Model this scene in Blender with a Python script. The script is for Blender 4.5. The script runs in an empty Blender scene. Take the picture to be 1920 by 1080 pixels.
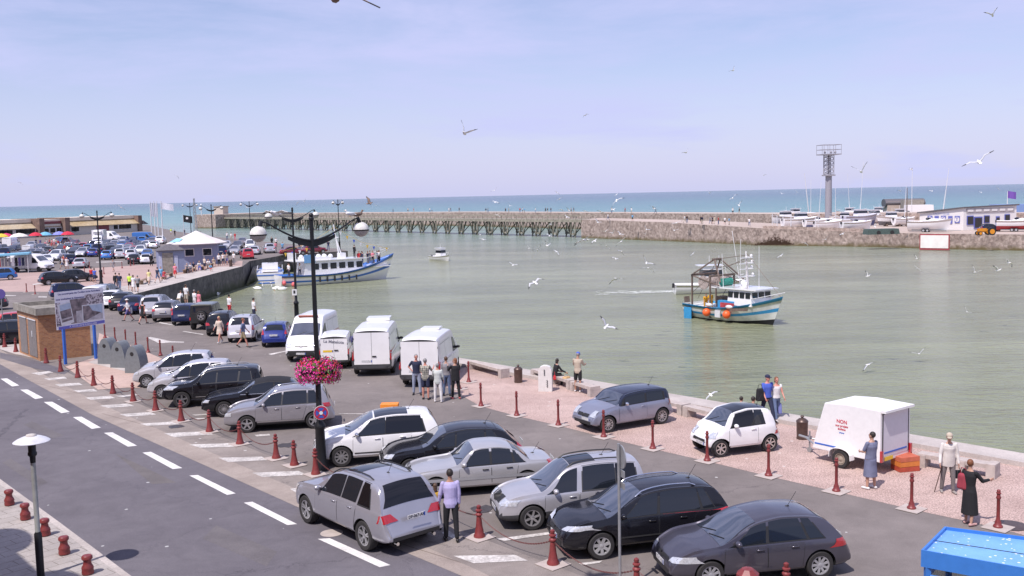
import bpy, bmesh, math, random
from mathutils import Vector, Matrix
R = math.radians
PI = math.pi
random.seed(7)
SC = bpy.context.scene
COL = SC.collection
FPX, CAMH, HY = 1850.0, 8.8, 365.5
PITCH = math.atan((540 - HY) / FPX)
ROLL = math.atan(43 / 1920)
_fw = Vector((0, math.cos(PITCH), -math.sin(PITCH)))
_u0 = Vector((0, math.sin(PITCH), math.cos(PITCH)))
_r0 = Vector((1, 0, 0))
_rt = math.cos(ROLL) * _r0 - math.sin(ROLL) * _u0
_up = math.sin(ROLL) * _r0 + math.cos(ROLL) * _u0
cd = bpy.data.cameras.new('camera')
cd.sensor_width = 36
cd.lens = FPX / 1920 * 36
cd.clip_start = 0.5
cd.clip_end = 30000
cam = bpy.data.objects.new('camera', cd)
COL.objects.link(cam)
M = Matrix((( _rt.x, _up.x, -_fw.x, 0), (_rt.y, _up.y, -_fw.y, 0), (_rt.z, _up.z, -_fw.z, CAMH), (0, 0, 0, 1)))
cam.matrix_world = M
SC.camera = cam
def ray(px, py):
 return _fw + _rt * ((px - 960) / FPX) + _up * (-(py - 540) / FPX)
def at(px, py, z=0.0):
 """point of the level z that shows at photo pixel px,py"""
 d = ray(px, py)
 t = (z - CAMH) / d.z
 return Vector((d.x * t, d.y * t, z))
def atd(px, py, dist):
 """point at a distance along +Y that shows at photo pixel"""
 d = ray(px, py)
 t = dist / d.y
 return Vector((d.x * t, d.y * t, CAMH + d.z * t))
SUN_EL = R(58)
SUN_AZ = math.atan2(-0.81, -0.58)        # direction towards the sun in the ground plane
sd = Vector((math.cos(SUN_AZ) * math.cos(SUN_EL), math.sin(SUN_AZ) * math.cos(SUN_EL), math.sin(SUN_EL)))
w = bpy.data.worlds.new('World'); SC.world = w; w.use_nodes = True
nt = w.node_tree; N = nt.nodes; L = nt.links
for n in list(N): N.remove(n)
wo = N.new('ShaderNodeOutputWorld'); bg = N.new('ShaderNodeBackground')
sky = N.new('ShaderNodeTexSky'); sky.sky_type = 'NISHITA'; sky.sun_disc = False
sky.sun_elevation = SUN_EL
sky.sun_rotation = PI / 2 - SUN_AZ       # measured clockwise from +Y
sky.altitude = 0; sky.air_density = 1.0; sky.dust_density = 0.6; sky.ozone_density = 2.6
geo = N.new('ShaderNodeTexCoord'); sep = N.new('ShaderNodeSeparateXYZ')
L.new(geo.outputs['Generated'], sep.inputs[0])
mp = N.new('ShaderNodeMapping'); mp.inputs['Scale'].default_value = (1.3, 1.3, 7.0)
mp.inputs['Rotation'].default_value = (R(4), R(-5), 0)
L.new(geo.outputs['Generated'], mp.inputs[0])
nz = N.new('ShaderNodeTexNoise'); nz.inputs['Scale'].default_value = 2.5; nz.inputs['Detail'].default_value = 7; nz.inputs['Roughness'].default_value = 0.62
nz.inputs['Distortion'].default_value = 0.25
L.new(mp.outputs[0], nz.inputs['Vector'])
cr = N.new('ShaderNodeValToRGB'); cr.color_ramp.elements[0].position = 0.33; cr.color_ramp.elements[1].position = 0.67
cr.color_ramp.elements[0].color = (0.15, 0.15, 0.15, 1); cr.color_ramp.elements[1].color = (0.95, 0.95, 0.95, 1)
L.new(nz.outputs['Fac'], cr.inputs[0])
hz = N.new('ShaderNodeMapRange'); hz.inputs['From Min'].default_value = 0.0; hz.inputs['From Max'].default_value = 0.22
hz.inputs['To Min'].default_value = 0.80; hz.inputs['To Max'].default_value = 0.0
L.new(sep.outputs['Z'], hz.inputs['Value'])
mx = N.new('ShaderNodeMath'); mx.operation = 'MAXIMUM'
L.new(cr.outputs[0], mx.inputs[0]); L.new(hz.outputs[0], mx.inputs[1])
mix = N.new('ShaderNodeMixRGB'); L.new(mx.outputs[0], mix.inputs[0])
tint = N.new('ShaderNodeMixRGB'); tint.blend_type = 'MULTIPLY'; tint.inputs[0].default_value = 1
tint.inputs[2].default_value = (1.18, 1.04, 1.16, 1)
L.new(sky.outputs[0], tint.inputs[1])
L.new(tint.outputs[0], mix.inputs[1])
CLOUD = (5.05, 5.3, 8.0, 1)
mix.inputs[2].default_value = CLOUD
L.new(mix.outputs[0], bg.inputs['Color'])
bg.inputs['Strength'].default_value = 0.105
L.new(bg.outputs[0], wo.inputs[0])
sl = bpy.data.lights.new('sun', 'SUN'); sl.energy = 4.2; sl.angle = R(0.55); sl.color = (1.0, 0.93, 0.89)
so = bpy.data.objects.new('sun', sl); COL.objects.link(so)
so.rotation_euler = (-sd).to_track_quat('-Z', 'Y').to_euler(); so.location = (0, -20, 60)
SC.view_settings.view_transform = 'Standard'; SC.view_settings.look = 'None'
SC.view_settings.exposure = 0.22; SC.view_settings.gamma = 1; SC.view_settings.use_curve_mapping = False
SC.render.engine = 'CYCLES'
SC.cycles.max_bounces = 6; SC.cycles.glossy_bounces = 3; SC.cycles.transmission_bounces = 4; SC.cycles.transparent_max_bounces = 6
SC.cycles.caustics_reflective = False; SC.cycles.caustics_refractive = False
MATS = {}
def nodes(name):
 m = bpy.data.materials.new(name); m.use_nodes = True
 t = m.node_tree; b = t.nodes['Principled BSDF']
 return m, t, b
def mat(name, col, rough=0.6, metal=0.0, spec=0.5, var=0.12, scale=6.0, coat=0.0, emit=None, bump=0.0, bscale=40, flake=0.0):
 """plain paint, stone, metal etc. with a slight procedural unevenness"""
 if name in MATS: return MATS[name]
 m, t, b = nodes(name)
 b.inputs['Roughness'].default_value = rough; b.inputs['Metallic'].default_value = metal
 b.inputs['Specular IOR Level'].default_value = spec
 if coat: b.inputs['Coat Weight'].default_value = coat; b.inputs['Coat Roughness'].default_value = 0.04
 tc = t.nodes.new('ShaderNodeTexCoord')
 if var > 0:
  n = t.nodes.new('ShaderNodeTexNoise'); n.inputs['Scale'].default_value = scale; n.inputs['Detail'].default_value = 6
  n.inputs['Roughness'].default_value = 0.6
  t.links.new(tc.outputs['Object'], n.inputs['Vector'])
  r = t.nodes.new('ShaderNodeValToRGB')
  r.color_ramp.elements[0].position = 0.3; r.color_ramp.elements[1].position = 0.7
  r.color_ramp.elements[0].color = tuple(c * (1 - var) for c in col[:3]) + (1,)
  r.color_ramp.elements[1].color = tuple(min(1, c * (1 + var)) for c in col[:3]) + (1,)
  t.links.new(n.outputs['Fac'], r.inputs[0]); t.links.new(r.outputs[0], b.inputs['Base Color'])
 else:
  b.inputs['Base Color'].default_value = tuple(col[:3]) + (1,)
 if bump:
  n2 = t.nodes.new('ShaderNodeTexNoise'); n2.inputs['Scale'].default_value = bscale; n2.inputs['Detail'].default_value = 4
  t.links.new(tc.outputs['Object'], n2.inputs['Vector'])
  bp = t.nodes.new('ShaderNodeBump'); bp.inputs['Strength'].default_value = bump; bp.inputs['Distance'].default_value = 0.02
  t.links.new(n2.outputs['Fac'], bp.inputs['Height']); t.links.new(bp.outputs[0], b.inputs['Normal'])
 if emit:
  b.inputs['Emission Color'].default_value = tuple(col[:3]) + (1,); b.inputs['Emission Strength'].default_value = emit
 MATS[name] = m
 return m
def ground_mat(name, c1, c2, s1=0.25, s2=30.0, grain=0.25, spots=0.0, spotcol=(0.5, 0.5, 0.5), rough=0.85, bump=0.3, cracks=0.0, joints=None, ss=1.3):
 """asphalt, gravel, concrete: large patches + fine grain (+ pale droppings, + joints)"""
 m, t, b = nodes(name); nd = t.nodes; lk = t.links
 b.inputs['Roughness'].default_value = rough; b.inputs['Specular IOR Level'].default_value = 0.25
 tc = nd.new('ShaderNodeTexCoord')
 n1 = nd.new('ShaderNodeTexNoise'); n1.inputs['Scale'].default_value = s1; n1.inputs['Detail'].default_value = 8; n1.inputs['Roughness'].default_value = 0.65
 lk.new(tc.outputs['Object'], n1.inputs['Vector'])
 r1 = nd.new('ShaderNodeValToRGB'); r1.color_ramp.elements[0].position = 0.32; r1.color_ramp.elements[1].position = 0.68
 r1.color_ramp.elements[0].color = tuple(c1) + (1,); r1.color_ramp.elements[1].color = tuple(c2) + (1,)
 lk.new(n1.outputs['Fac'], r1.inputs[0])
 n2 = nd.new('ShaderNodeTexNoise'); n2.inputs['Scale'].default_value = s2; n2.inputs['Detail'].default_value = 3
 lk.new(tc.outputs['Object'], n2.inputs['Vector'])
 mr = nd.new('ShaderNodeMapRange'); mr.inputs['From Min'].default_value = 0.3; mr.inputs['From Max'].default_value = 0.7
 mr.inputs['To Min'].default_value = 1 - grain; mr.inputs['To Max'].default_value = 1 + grain
 lk.new(n2.outputs['Fac'], mr.inputs['Value'])
 mm = nd.new('ShaderNodeVectorMath'); mm.operation = 'SCALE'
 lk.new(r1.outputs[0], mm.inputs[0]); lk.new(mr.outputs[0], mm.inputs['Scale'])
 out = mm.outputs[0]
 n4 = nd.new('ShaderNodeTexNoise'); n4.inputs['Scale'].default_value = 1.1; n4.inputs['Detail'].default_value = 9; n4.inputs['Roughness'].default_value = 0.75; n4.inputs['Distortion'].default_value = 0.8
 lk.new(tc.outputs['Object'], n4.inputs['Vector'])
 m4 = nd.new('ShaderNodeMapRange'); m4.inputs['From Min'].default_value = 0.3; m4.inputs['From Max'].default_value = 0.7; m4.inputs['To Min'].default_value = 0.86; m4.inputs['To Max'].default_value = 1.12
 lk.new(n4.outputs['Fac'], m4.inputs['Value']); s4 = nd.new('ShaderNodeVectorMath'); s4.operation = 'SCALE'; lk.new(out, s4.inputs[0]); lk.new(m4.outputs[0], s4.inputs['Scale']); out = s4.outputs[0]
 if cracks:
  vc = nd.new('ShaderNodeTexVoronoi'); vc.feature = 'DISTANCE_TO_EDGE'; vc.inputs['Scale'].default_value = 0.16; vd = nd.new('ShaderNodeMixRGB'); vd.inputs[0].default_value = 0.25; lk.new(tc.outputs['Object'], vd.inputs[1]); lk.new(n4.outputs['Color'], vd.inputs[2]);
  vs_ = nd.new('ShaderNodeVectorMath'); vs_.operation = 'MULTIPLY_ADD'; vs_.inputs[1].default_value = (1.6, 1.6, 0); lk.new(n4.outputs['Color'], vs_.inputs[0]); lk.new(tc.outputs['Object'], vs_.inputs[2]); lk.new(vs_.outputs[0], vc.inputs['Vector'])
  lc = nd.new('ShaderNodeMath'); lc.operation = 'LESS_THAN'; lc.inputs[1].default_value = cracks; lk.new(vc.outputs['Distance'], lc.inputs[0])
  mk_ = nd.new('ShaderNodeMixRGB'); mk_.blend_type = 'MULTIPLY'; mk_.inputs[2].default_value = (0.72, 0.72, 0.74, 1); lk.new(lc.outputs[0], mk_.inputs[0]); lk.new(out, mk_.inputs[1]); out = mk_.outputs[0]
 if spots > 0:
  v = nd.new('ShaderNodeTexVoronoi'); v.inputs['Scale'].default_value = ss
  lk.new(tc.outputs['Object'], v.inputs['Vector'])
  lt = nd.new('ShaderNodeMath'); lt.operation = 'LESS_THAN'; lt.inputs[1].default_value = spots
  lk.new(v.outputs['Distance'], lt.inputs[0])
  wv = nd.new('ShaderNodeTexWhiteNoise'); lk.new(v.outputs['Color'], wv.inputs['Vector'])
  gt = nd.new('ShaderNodeMath'); gt.operation = 'GREATER_THAN'; gt.inputs[1].default_value = 0.55; lk.new(wv.outputs['Value'], gt.inputs[0])
  mu = nd.new('ShaderNodeMath'); mu.operation = 'MULTIPLY'; lk.new(lt.outputs[0], mu.inputs[0]); lk.new(gt.outputs[0], mu.inputs[1])
  mc = nd.new('ShaderNodeMixRGB'); mc.inputs[2].default_value = tuple(spotcol) + (1,)
  lk.new(mu.outputs[0], mc.inputs[0]); lk.new(out, mc.inputs[1]); out = mc.outputs[0]
 if joints:
  bt = nd.new('ShaderNodeTexBrick'); bt.inputs['Scale'].default_value = 1.0
  bt.inputs['Brick Width'].default_value = joints[0]; bt.inputs['Row Height'].default_value = joints[1]; bt.inputs['Mortar Size'].default_value = joints[2]
  bt.offset = 0.5
  mpj = nd.new('ShaderNodeMapping'); mpj.inputs['Rotation'].default_value = (0, 0, R(-49))
  lk.new(tc.outputs['Object'], mpj.inputs[0]); lk.new(mpj.outputs[0], bt.inputs['Vector'])
  mj = nd.new('ShaderNodeMixRGB'); mj.blend_type = 'MULTIPLY'; lk.new(bt.outputs['Fac'], mj.inputs[0]); lk.new(out, mj.inputs[1]); mj.inputs[2].default_value = (0.6, 0.58, 0.55, 1)
  out = mj.outputs[0]
 lk.new(out, b.inputs['Base Color'])
 bp = nd.new('ShaderNodeBump'); bp.inputs['Strength'].default_value = bump; bp.inputs['Distance'].default_value = 0.01
 lk.new(n2.outputs['Fac'], bp.inputs['Height']); lk.new(bp.outputs[0], b.inputs['Normal'])
 MATS[name] = m
 return m
def wall_mat(name, c1, c2, dark, zlow, zhigh, scale=0.6, joints=None, vert_scale=1.0, bump=0.8):
 """old masonry: blotches, darker wet weedy band near the water (real growth on the stone)"""
 m, t, b = nodes(name); nd = t.nodes; lk = t.links
 b.inputs['Roughness'].default_value = 0.9
 g = nd.new('ShaderNodeNewGeometry'); sp = nd.new('ShaderNodeSeparateXYZ'); lk.new(g.outputs['Position'], sp.inputs[0])
 n1 = nd.new('ShaderNodeTexNoise'); n1.inputs['Scale'].default_value = scale; n1.inputs['Detail'].default_value = 9; n1.inputs['Roughness'].default_value = 0.72
 lk.new(g.outputs['Position'], n1.inputs['Vector'])
 r1 = nd.new('ShaderNodeValToRGB'); r1.color_ramp.elements[0].position = 0.36; r1.color_ramp.elements[1].position = 0.64
 r1.color_ramp.elements[0].color = tuple(c1) + (1,); r1.color_ramp.elements[1].color = tuple(c2) + (1,)
 lk.new(n1.outputs['Fac'], r1.inputs[0])
 v = nd.new('ShaderNodeTexVoronoi'); v.inputs['Scale'].default_value = 2.3; lk.new(g.outputs['Position'], v.inputs['Vector'])
 mv = nd.new('ShaderNodeMixRGB'); mv.blend_type = 'MULTIPLY'; mv.inputs[0].default_value = 0.5
 lk.new(r1.outputs[0], mv.inputs[1]); bwn = nd.new('ShaderNodeRGBToBW'); lk.new(v.outputs['Color'], bwn.inputs[0]); lk.new(bwn.outputs[0], mv.inputs[2])
 mr = nd.new('ShaderNodeMapRange'); mr.inputs['From Min'].default_value = zlow; mr.inputs['From Max'].default_value = zhigh
 mr.inputs['To Min'].default_value = 1; mr.inputs['To Max'].default_value = 0
 n3 = nd.new('ShaderNodeTexNoise'); n3.inputs['Scale'].default_value = 0.9; n3.inputs['Detail'].default_value = 6; lk.new(g.outputs['Position'], n3.inputs['Vector'])
 ad = nd.new('ShaderNodeMath'); ad.operation = 'MULTIPLY_ADD'; ad.inputs[1].default_value = 1.6; ad.inputs[2].default_value = -0.8
 lk.new(n3.outputs['Fac'], ad.inputs[0])
 a2 = nd.new('ShaderNodeMath'); a2.operation = 'ADD'; lk.new(ad.outputs[0], a2.inputs[0]); lk.new(sp.outputs['Z'], a2.inputs[1])
 lk.new(a2.outputs[0], mr.inputs['Value'])
 mx = nd.new('ShaderNodeMixRGB'); lk.new(mr.outputs[0], mx.inputs[0]); lk.new(mv.outputs[0], mx.inputs[1]); mx.inputs[2].default_value = tuple(dark) + (1,)
 lk.new(mx.outputs[0], b.inputs['Base Color'])
 bp = nd.new('ShaderNodeBump'); bp.inputs['Strength'].default_value = bump; bp.inputs['Distance'].default_value = 0.08
 lk.new(n1.outputs['Fac'], bp.inputs['Height']); lk.new(bp.outputs[0], b.inputs['Normal'])
 MATS[name] = m
 return m
class MB:
 def __init__(s): s.v = []; s.f = []; s.m = []
 def add(s, vs, fs, mi=0):
  o = len(s.v); s.v += [tuple(p) for p in vs]
  for f in fs: s.f.append([i + o for i in f]); s.m.append(mi)
  return s
 def box(s, c, d, rz=0, mi=0, ry=0, rx=0, taper=1.0):
  x, y, z = d[0] / 2, d[1] / 2, d[2] / 2
  k = taper
  p = [(-x, -y, -z), (x, -y, -z), (x, y, -z), (-x, y, -z), (-x * k, -y * k, z), (x * k, -y * k, z), (x * k, y * k, z), (-x * k, y * k, z)]
  m = Matrix.Rotation(rz, 3, 'Z') @ Matrix.Rotation(ry, 3, 'Y') @ Matrix.Rotation(rx, 3, 'X')
  p = [m @ Vector(q) + Vector(c) for q in p]
  return s.add(p, [(3, 2, 1, 0), (4, 5, 6, 7), (0, 1, 5, 4), (1, 2, 6, 5), (2, 3, 7, 6), (3, 0, 4, 7)], mi)
 def cyl(s, a, b, r0, r1=None, n=10, mi=0, caps=True):
  r1 = r0 if r1 is None else r1
  a = Vector(a); b = Vector(b); d = (b - a)
  if d.length < 1e-6: return s
  q = d.normalized().to_track_quat('Z', 'Y')
  vs = []
  for k in range(n):
   e = 2 * PI * k / n; u = q @ Vector((math.cos(e), math.sin(e), 0)); vs.append(a + u * r0)
  for k in range(n):
   e = 2 * PI * k / n; u = q @ Vector((math.cos(e), math.sin(e), 0)); vs.append(b + u * r1)
  fs = [(k, (k + 1) % n, n + (k + 1) % n, n + k) for k in range(n)]
  if caps: fs += [tuple(range(n - 1, -1, -1)), tuple(range(n, 2 * n))]
  return s.add(vs, fs, mi)
 def tube(s, pts, r, n=8, mi=0):
  pts = [Vector(p) for p in pts]; m = len(pts); vs = []
  rr = r if isinstance(r, (list, tuple)) else [r] * m
  for i, p in enumerate(pts):
   d = (pts[min(i + 1, m - 1)] - pts[max(i - 1, 0)]).normalized()
   q = d.to_track_quat('Z', 'Y') if abs(d.z) < 0.95 else Vector((d.x, d.y, d.z)).to_track_quat('Z', 'X')
   if abs(d.z) < 0.95:
    xa = d.cross(Vector((0, 0, 1))).normalized(); ya = xa.cross(d).normalized()
   else:
    xa = Vector((1, 0, 0)); xa = (xa - d * xa.dot(d)).normalized(); ya = d.cross(xa)
    xa, ya = ya, xa
   for k in range(n):
    e = 2 * PI * k / n; vs.append(p + (xa * math.cos(e) + ya * math.sin(e)) * rr[i])
  fs = []
  for i in range(m - 1):
   for k in range(n):
    fs.append((i * n + k, i * n + (k + 1) % n, (i + 1) * n + (k + 1) % n, (i + 1) * n + k))
  fs += [tuple(range(n - 1, -1, -1)), tuple(range((m - 1) * n, m * n))]
  return s.add(vs, fs, mi)
 def lathe(s, prof, c=(0, 0, 0), n=16, mi=0, axis='Z', mis=None):
  """prof = [(r, z)...] bottom to top"""
  vs = []; c = Vector(c)
  for r, z in prof:
   for k in range(n):
    e = 2 * PI * k / n; p = (r * math.cos(e), r * math.sin(e), z)
    if axis == 'Y': p = (p[0], -p[2], p[1])
    if axis == 'X': p = (p[2], p[0], p[1])
    vs.append(c + Vector(p))
  o = len(s.v); s.v += [tuple(p) for p in vs]
  for i in range(len(prof) - 1):
   for k in range(n):
    s.f.append([o + i * n + k, o + i * n + (k + 1) % n, o + (i + 1) * n + (k + 1) % n, o + (i + 1) * n + k])
    s.m.append(mis[i] if mis else mi)
  s.f.append([o + k for k in range(n - 1, -1, -1)]); s.m.append(mis[0] if mis else mi)
  s.f.append([o + (len(prof) - 1) * n + k for k in range(n)]); s.m.append(mis[-1] if mis else mi)
  return s
 def ball(s, c, r, n=12, mi=0, rot=None):
  r = (r, r, r) if not isinstance(r, (tuple, list)) else r
  h = n // 2 + 1; c = Vector(c); vs = []
  for i in range(1, h):
   a = -PI / 2 + PI * i / h
   for k in range(n):
    e = 2 * PI * k / n
    p = Vector((r[0] * math.cos(a) * math.cos(e), r[1] * math.cos(a) * math.sin(e), r[2] * math.sin(a)))
    vs.append(c + (rot @ p if rot else p))
  b = Vector((0, 0, -r[2])); t_ = Vector((0, 0, r[2]))
  vs.append(c + (rot @ b if rot else b)); vs.append(c + (rot @ t_ if rot else t_))
  fs = [(i * n + k, i * n + (k + 1) % n, (i + 1) * n + (k + 1) % n, (i + 1) * n + k) for i in range(h - 2) for k in range(n)]
  B = (h - 1) * n; T = B + 1
  fs += [(B, (k + 1) % n, k) for k in range(n)] + [(T, (h - 2) * n + k, (h - 2) * n + (k + 1) % n) for k in range(n)]
  return s.add(vs, fs, mi)
 def prism(s, poly, z0, z1, mi=0, mtop=None):
  n = len(poly)
  ar = sum(poly[i][0] * poly[(i + 1) % n][1] - poly[(i + 1) % n][0] * poly[i][1] for i in range(n))
  if ar < 0: poly = poly[::-1]
  zz0 = z0 if isinstance(z0, list) else [z0] * n; zz1 = z1 if isinstance(z1, list) else [z1] * n
  if ar < 0: zz0 = zz0[::-1]; zz1 = zz1[::-1]
  vs = [(p[0], p[1], zz0[i]) for i, p in enumerate(poly)] + [(p[0], p[1], zz1[i]) for i, p in enumerate(poly)]
  s.add(vs, [tuple(range(n - 1, -1, -1))] + [(k, (k + 1) % n, n + (k + 1) % n, n + k) for k in range(n)], mi)
  o = len(s.v) - 2 * n
  s.f.append([o + n + k for k in range(n)]); s.m.append(mi if mtop is None else mtop)
  return s
 def slab(s, poly, z, mi=0):
  """flat sheet"""
  n = len(poly)
  ar = sum(poly[i][0] * poly[(i + 1) % n][1] - poly[(i + 1) % n][0] * poly[i][1] for i in range(n))
  if ar < 0: poly = poly[::-1]
  return s.add([(p[0], p[1], z) for p in poly], [tuple(range(n))], mi)
 def strip(s, A, B, z=None, mi=0):
  """sheet between two polylines of the same length"""
  n = len(A)
  vs = [tuple(p) if z is None else (p[0], p[1], z) for p in A] + [tuple(p) if z is None else (p[0], p[1], z) for p in B]
  return s.add(vs, [(k, k + 1, n + k + 1, n + k) for k in range(n - 1)], mi)
 def grid(s, fn, nu, nv, mi=0, flip=False):
  vs = [fn(i / nu, j / nv) for i in range(nu + 1) for j in range(nv + 1)]
  fs = []
  for i in range(nu):
   for j in range(nv):
    q = (i * (nv + 1) + j, (i + 1) * (nv + 1) + j, (i + 1) * (nv + 1) + j + 1, i * (nv + 1) + j + 1)
    fs.append(q[::-1] if flip else q)
  return s.add(vs, fs, mi)
 def solid(s, fn, nu, nv, th, mi=0):
  """a grid given thickness th along -its normal estimate (two skins + rim)"""
  P = [[Vector(fn(i / nu, j / nv)) for j in range(nv + 1)] for i in range(nu + 1)]
  Q = []
  for i in range(nu + 1):
   row = []
   for j in range(nv + 1):
    a = P[min(i + 1, nu)][j] - P[max(i - 1, 0)][j]; b = P[i][min(j + 1, nv)] - P[i][max(j - 1, 0)]
    nn = a.cross(b); nn = nn.normalized() if nn.length > 1e-9 else Vector((0, 0, 1))
    row.append(P[i][j] - nn * th)
   Q.append(row)
  W = nv + 1; T = (nu + 1) * W
  vs = [p for r_ in P for p in r_] + [p for r_ in Q for p in r_]
  fs = []
  for i in range(nu):
   for j in range(nv):
    q = (i * W + j, (i + 1) * W + j, (i + 1) * W + j + 1, i * W + j + 1)
    fs.append(q); fs.append(tuple(T + k for k in q[::-1]))
  rim = [i * W for i in range(nu + 1)] + [nu * W + j for j in range(1, nv + 1)] + [i * W + nv for i in range(nu - 1, -1, -1)] + [j for j in range(nv - 1, 0, -1)]
  for k in range(len(rim)):
   a, b = rim[k], rim[(k + 1) % len(rim)]
   fs.append((b, a, T + a, T + b))
  return s.add(vs, fs, mi)
 def xf(s, m, start=0):
  for i in range(start, len(s.v)): s.v[i] = tuple(m @ Vector(s.v[i]))
  return s
 def mesh(s, name, mats, smooth=None):
  me = bpy.data.meshes.new(name)
  me.from_pydata(s.v, [], s.f)
  if not isinstance(mats, (list, tuple)): mats = [mats]
  for m in mats: me.materials.append(m)
  for i, p in enumerate(me.polygons): p.material_index = s.m[i]
  if smooth is not None:
   me.polygons.foreach_set('use_smooth', [True] * len(me.polygons))
   if smooth < 180: me.set_sharp_from_angle(angle=R(smooth))
  me.update()
  return me
 def build(s, name, mats, parent=None, smooth=None, **kw):
  o = bpy.data.objects.new(name, s.mesh(name, mats, smooth)); COL.objects.link(o)
  if parent is not None: o.parent = parent
  tag(o, **kw)
  return o
def tag(o, label=None, cat=None, group=None, kind=None):
 if label: o['label'] = label
 if cat: o['category'] = cat
 if group: o['group'] = group
 if kind: o['kind'] = kind
 return o
def thing(name, label, cat, loc=(0, 0, 0), rz=0, group=None):
 o = bpy.data.objects.new(name, None); COL.objects.link(o)
 o.empty_display_size = 0.1
 o.location = loc; o.rotation_euler = (0, 0, rz)
 return tag(o, label, cat, group)
def copy_tree(o, parent=None):
 c = o.copy(); COL.objects.link(c)
 if parent is not None: c.parent = parent
 for ch in list(KIDS.get(o.name, [])) or [k for k in o.children]: copy_tree(ch, c)
 return c
KIDS = {}
def text_mesh(name, s, size, material, parent, M4, align='CENTER', depth=0.004, shear=0, label=None, spacing=1.0):
 cu = bpy.data.curves.new(name, 'FONT'); cu.body = s; cu.size = size; cu.align_x = align; cu.align_y = 'CENTER'
 cu.extrude = depth; cu.offset = size * .02; cu.shear = shear; cu.space_character = spacing
 tmp = bpy.data.objects.new('tmp', cu); COL.objects.link(tmp)
 dg = bpy.context.evaluated_depsgraph_get()
 me = bpy.data.meshes.new_from_object(tmp.evaluated_get(dg))
 bpy.data.objects.remove(tmp)
 me.transform(M4)
 me.materials.clear(); me.materials.append(material)
 o = bpy.data.objects.new(name, me); COL.objects.link(o); o.parent = parent
 if label: o['label'] = label
 return o
def frame(o, x, y):
 """matrix with text plane: origin o, right x, up y"""
 x = Vector(x).normalized(); y = Vector(y); y = (y - x * y.dot(x)).normalized(); z = x.cross(y)
 return Matrix(((x.x, y.x, z.x, o[0]), (x.y, y.y, z.y, o[1]), (x.z, y.z, z.z, o[2]), (0, 0, 0, 1)))
ORD = ['first', 'second', 'third', 'fourth', 'fifth', 'sixth', 'seventh', 'eighth', 'ninth', 'tenth', 'eleventh', 'twelfth', 'thirteenth', 'fourteenth', 'fifteenth', 'sixteenth', 'seventeenth', 'eighteenth', 'nineteenth', 'twentieth', 'twenty-first', 'twenty-second', 'twenty-third', 'twenty-fourth', 'twenty-fifth', 'twenty-sixth', 'twenty-seventh', 'twenty-eighth', 'twenty-ninth', 'thirtieth']
def ordl(i, n):
 if i == 0: return 'leftmost'
 if i == n - 1: return 'rightmost'
 return ORD[i] + ' from the left'
WATER = -2.8
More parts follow.
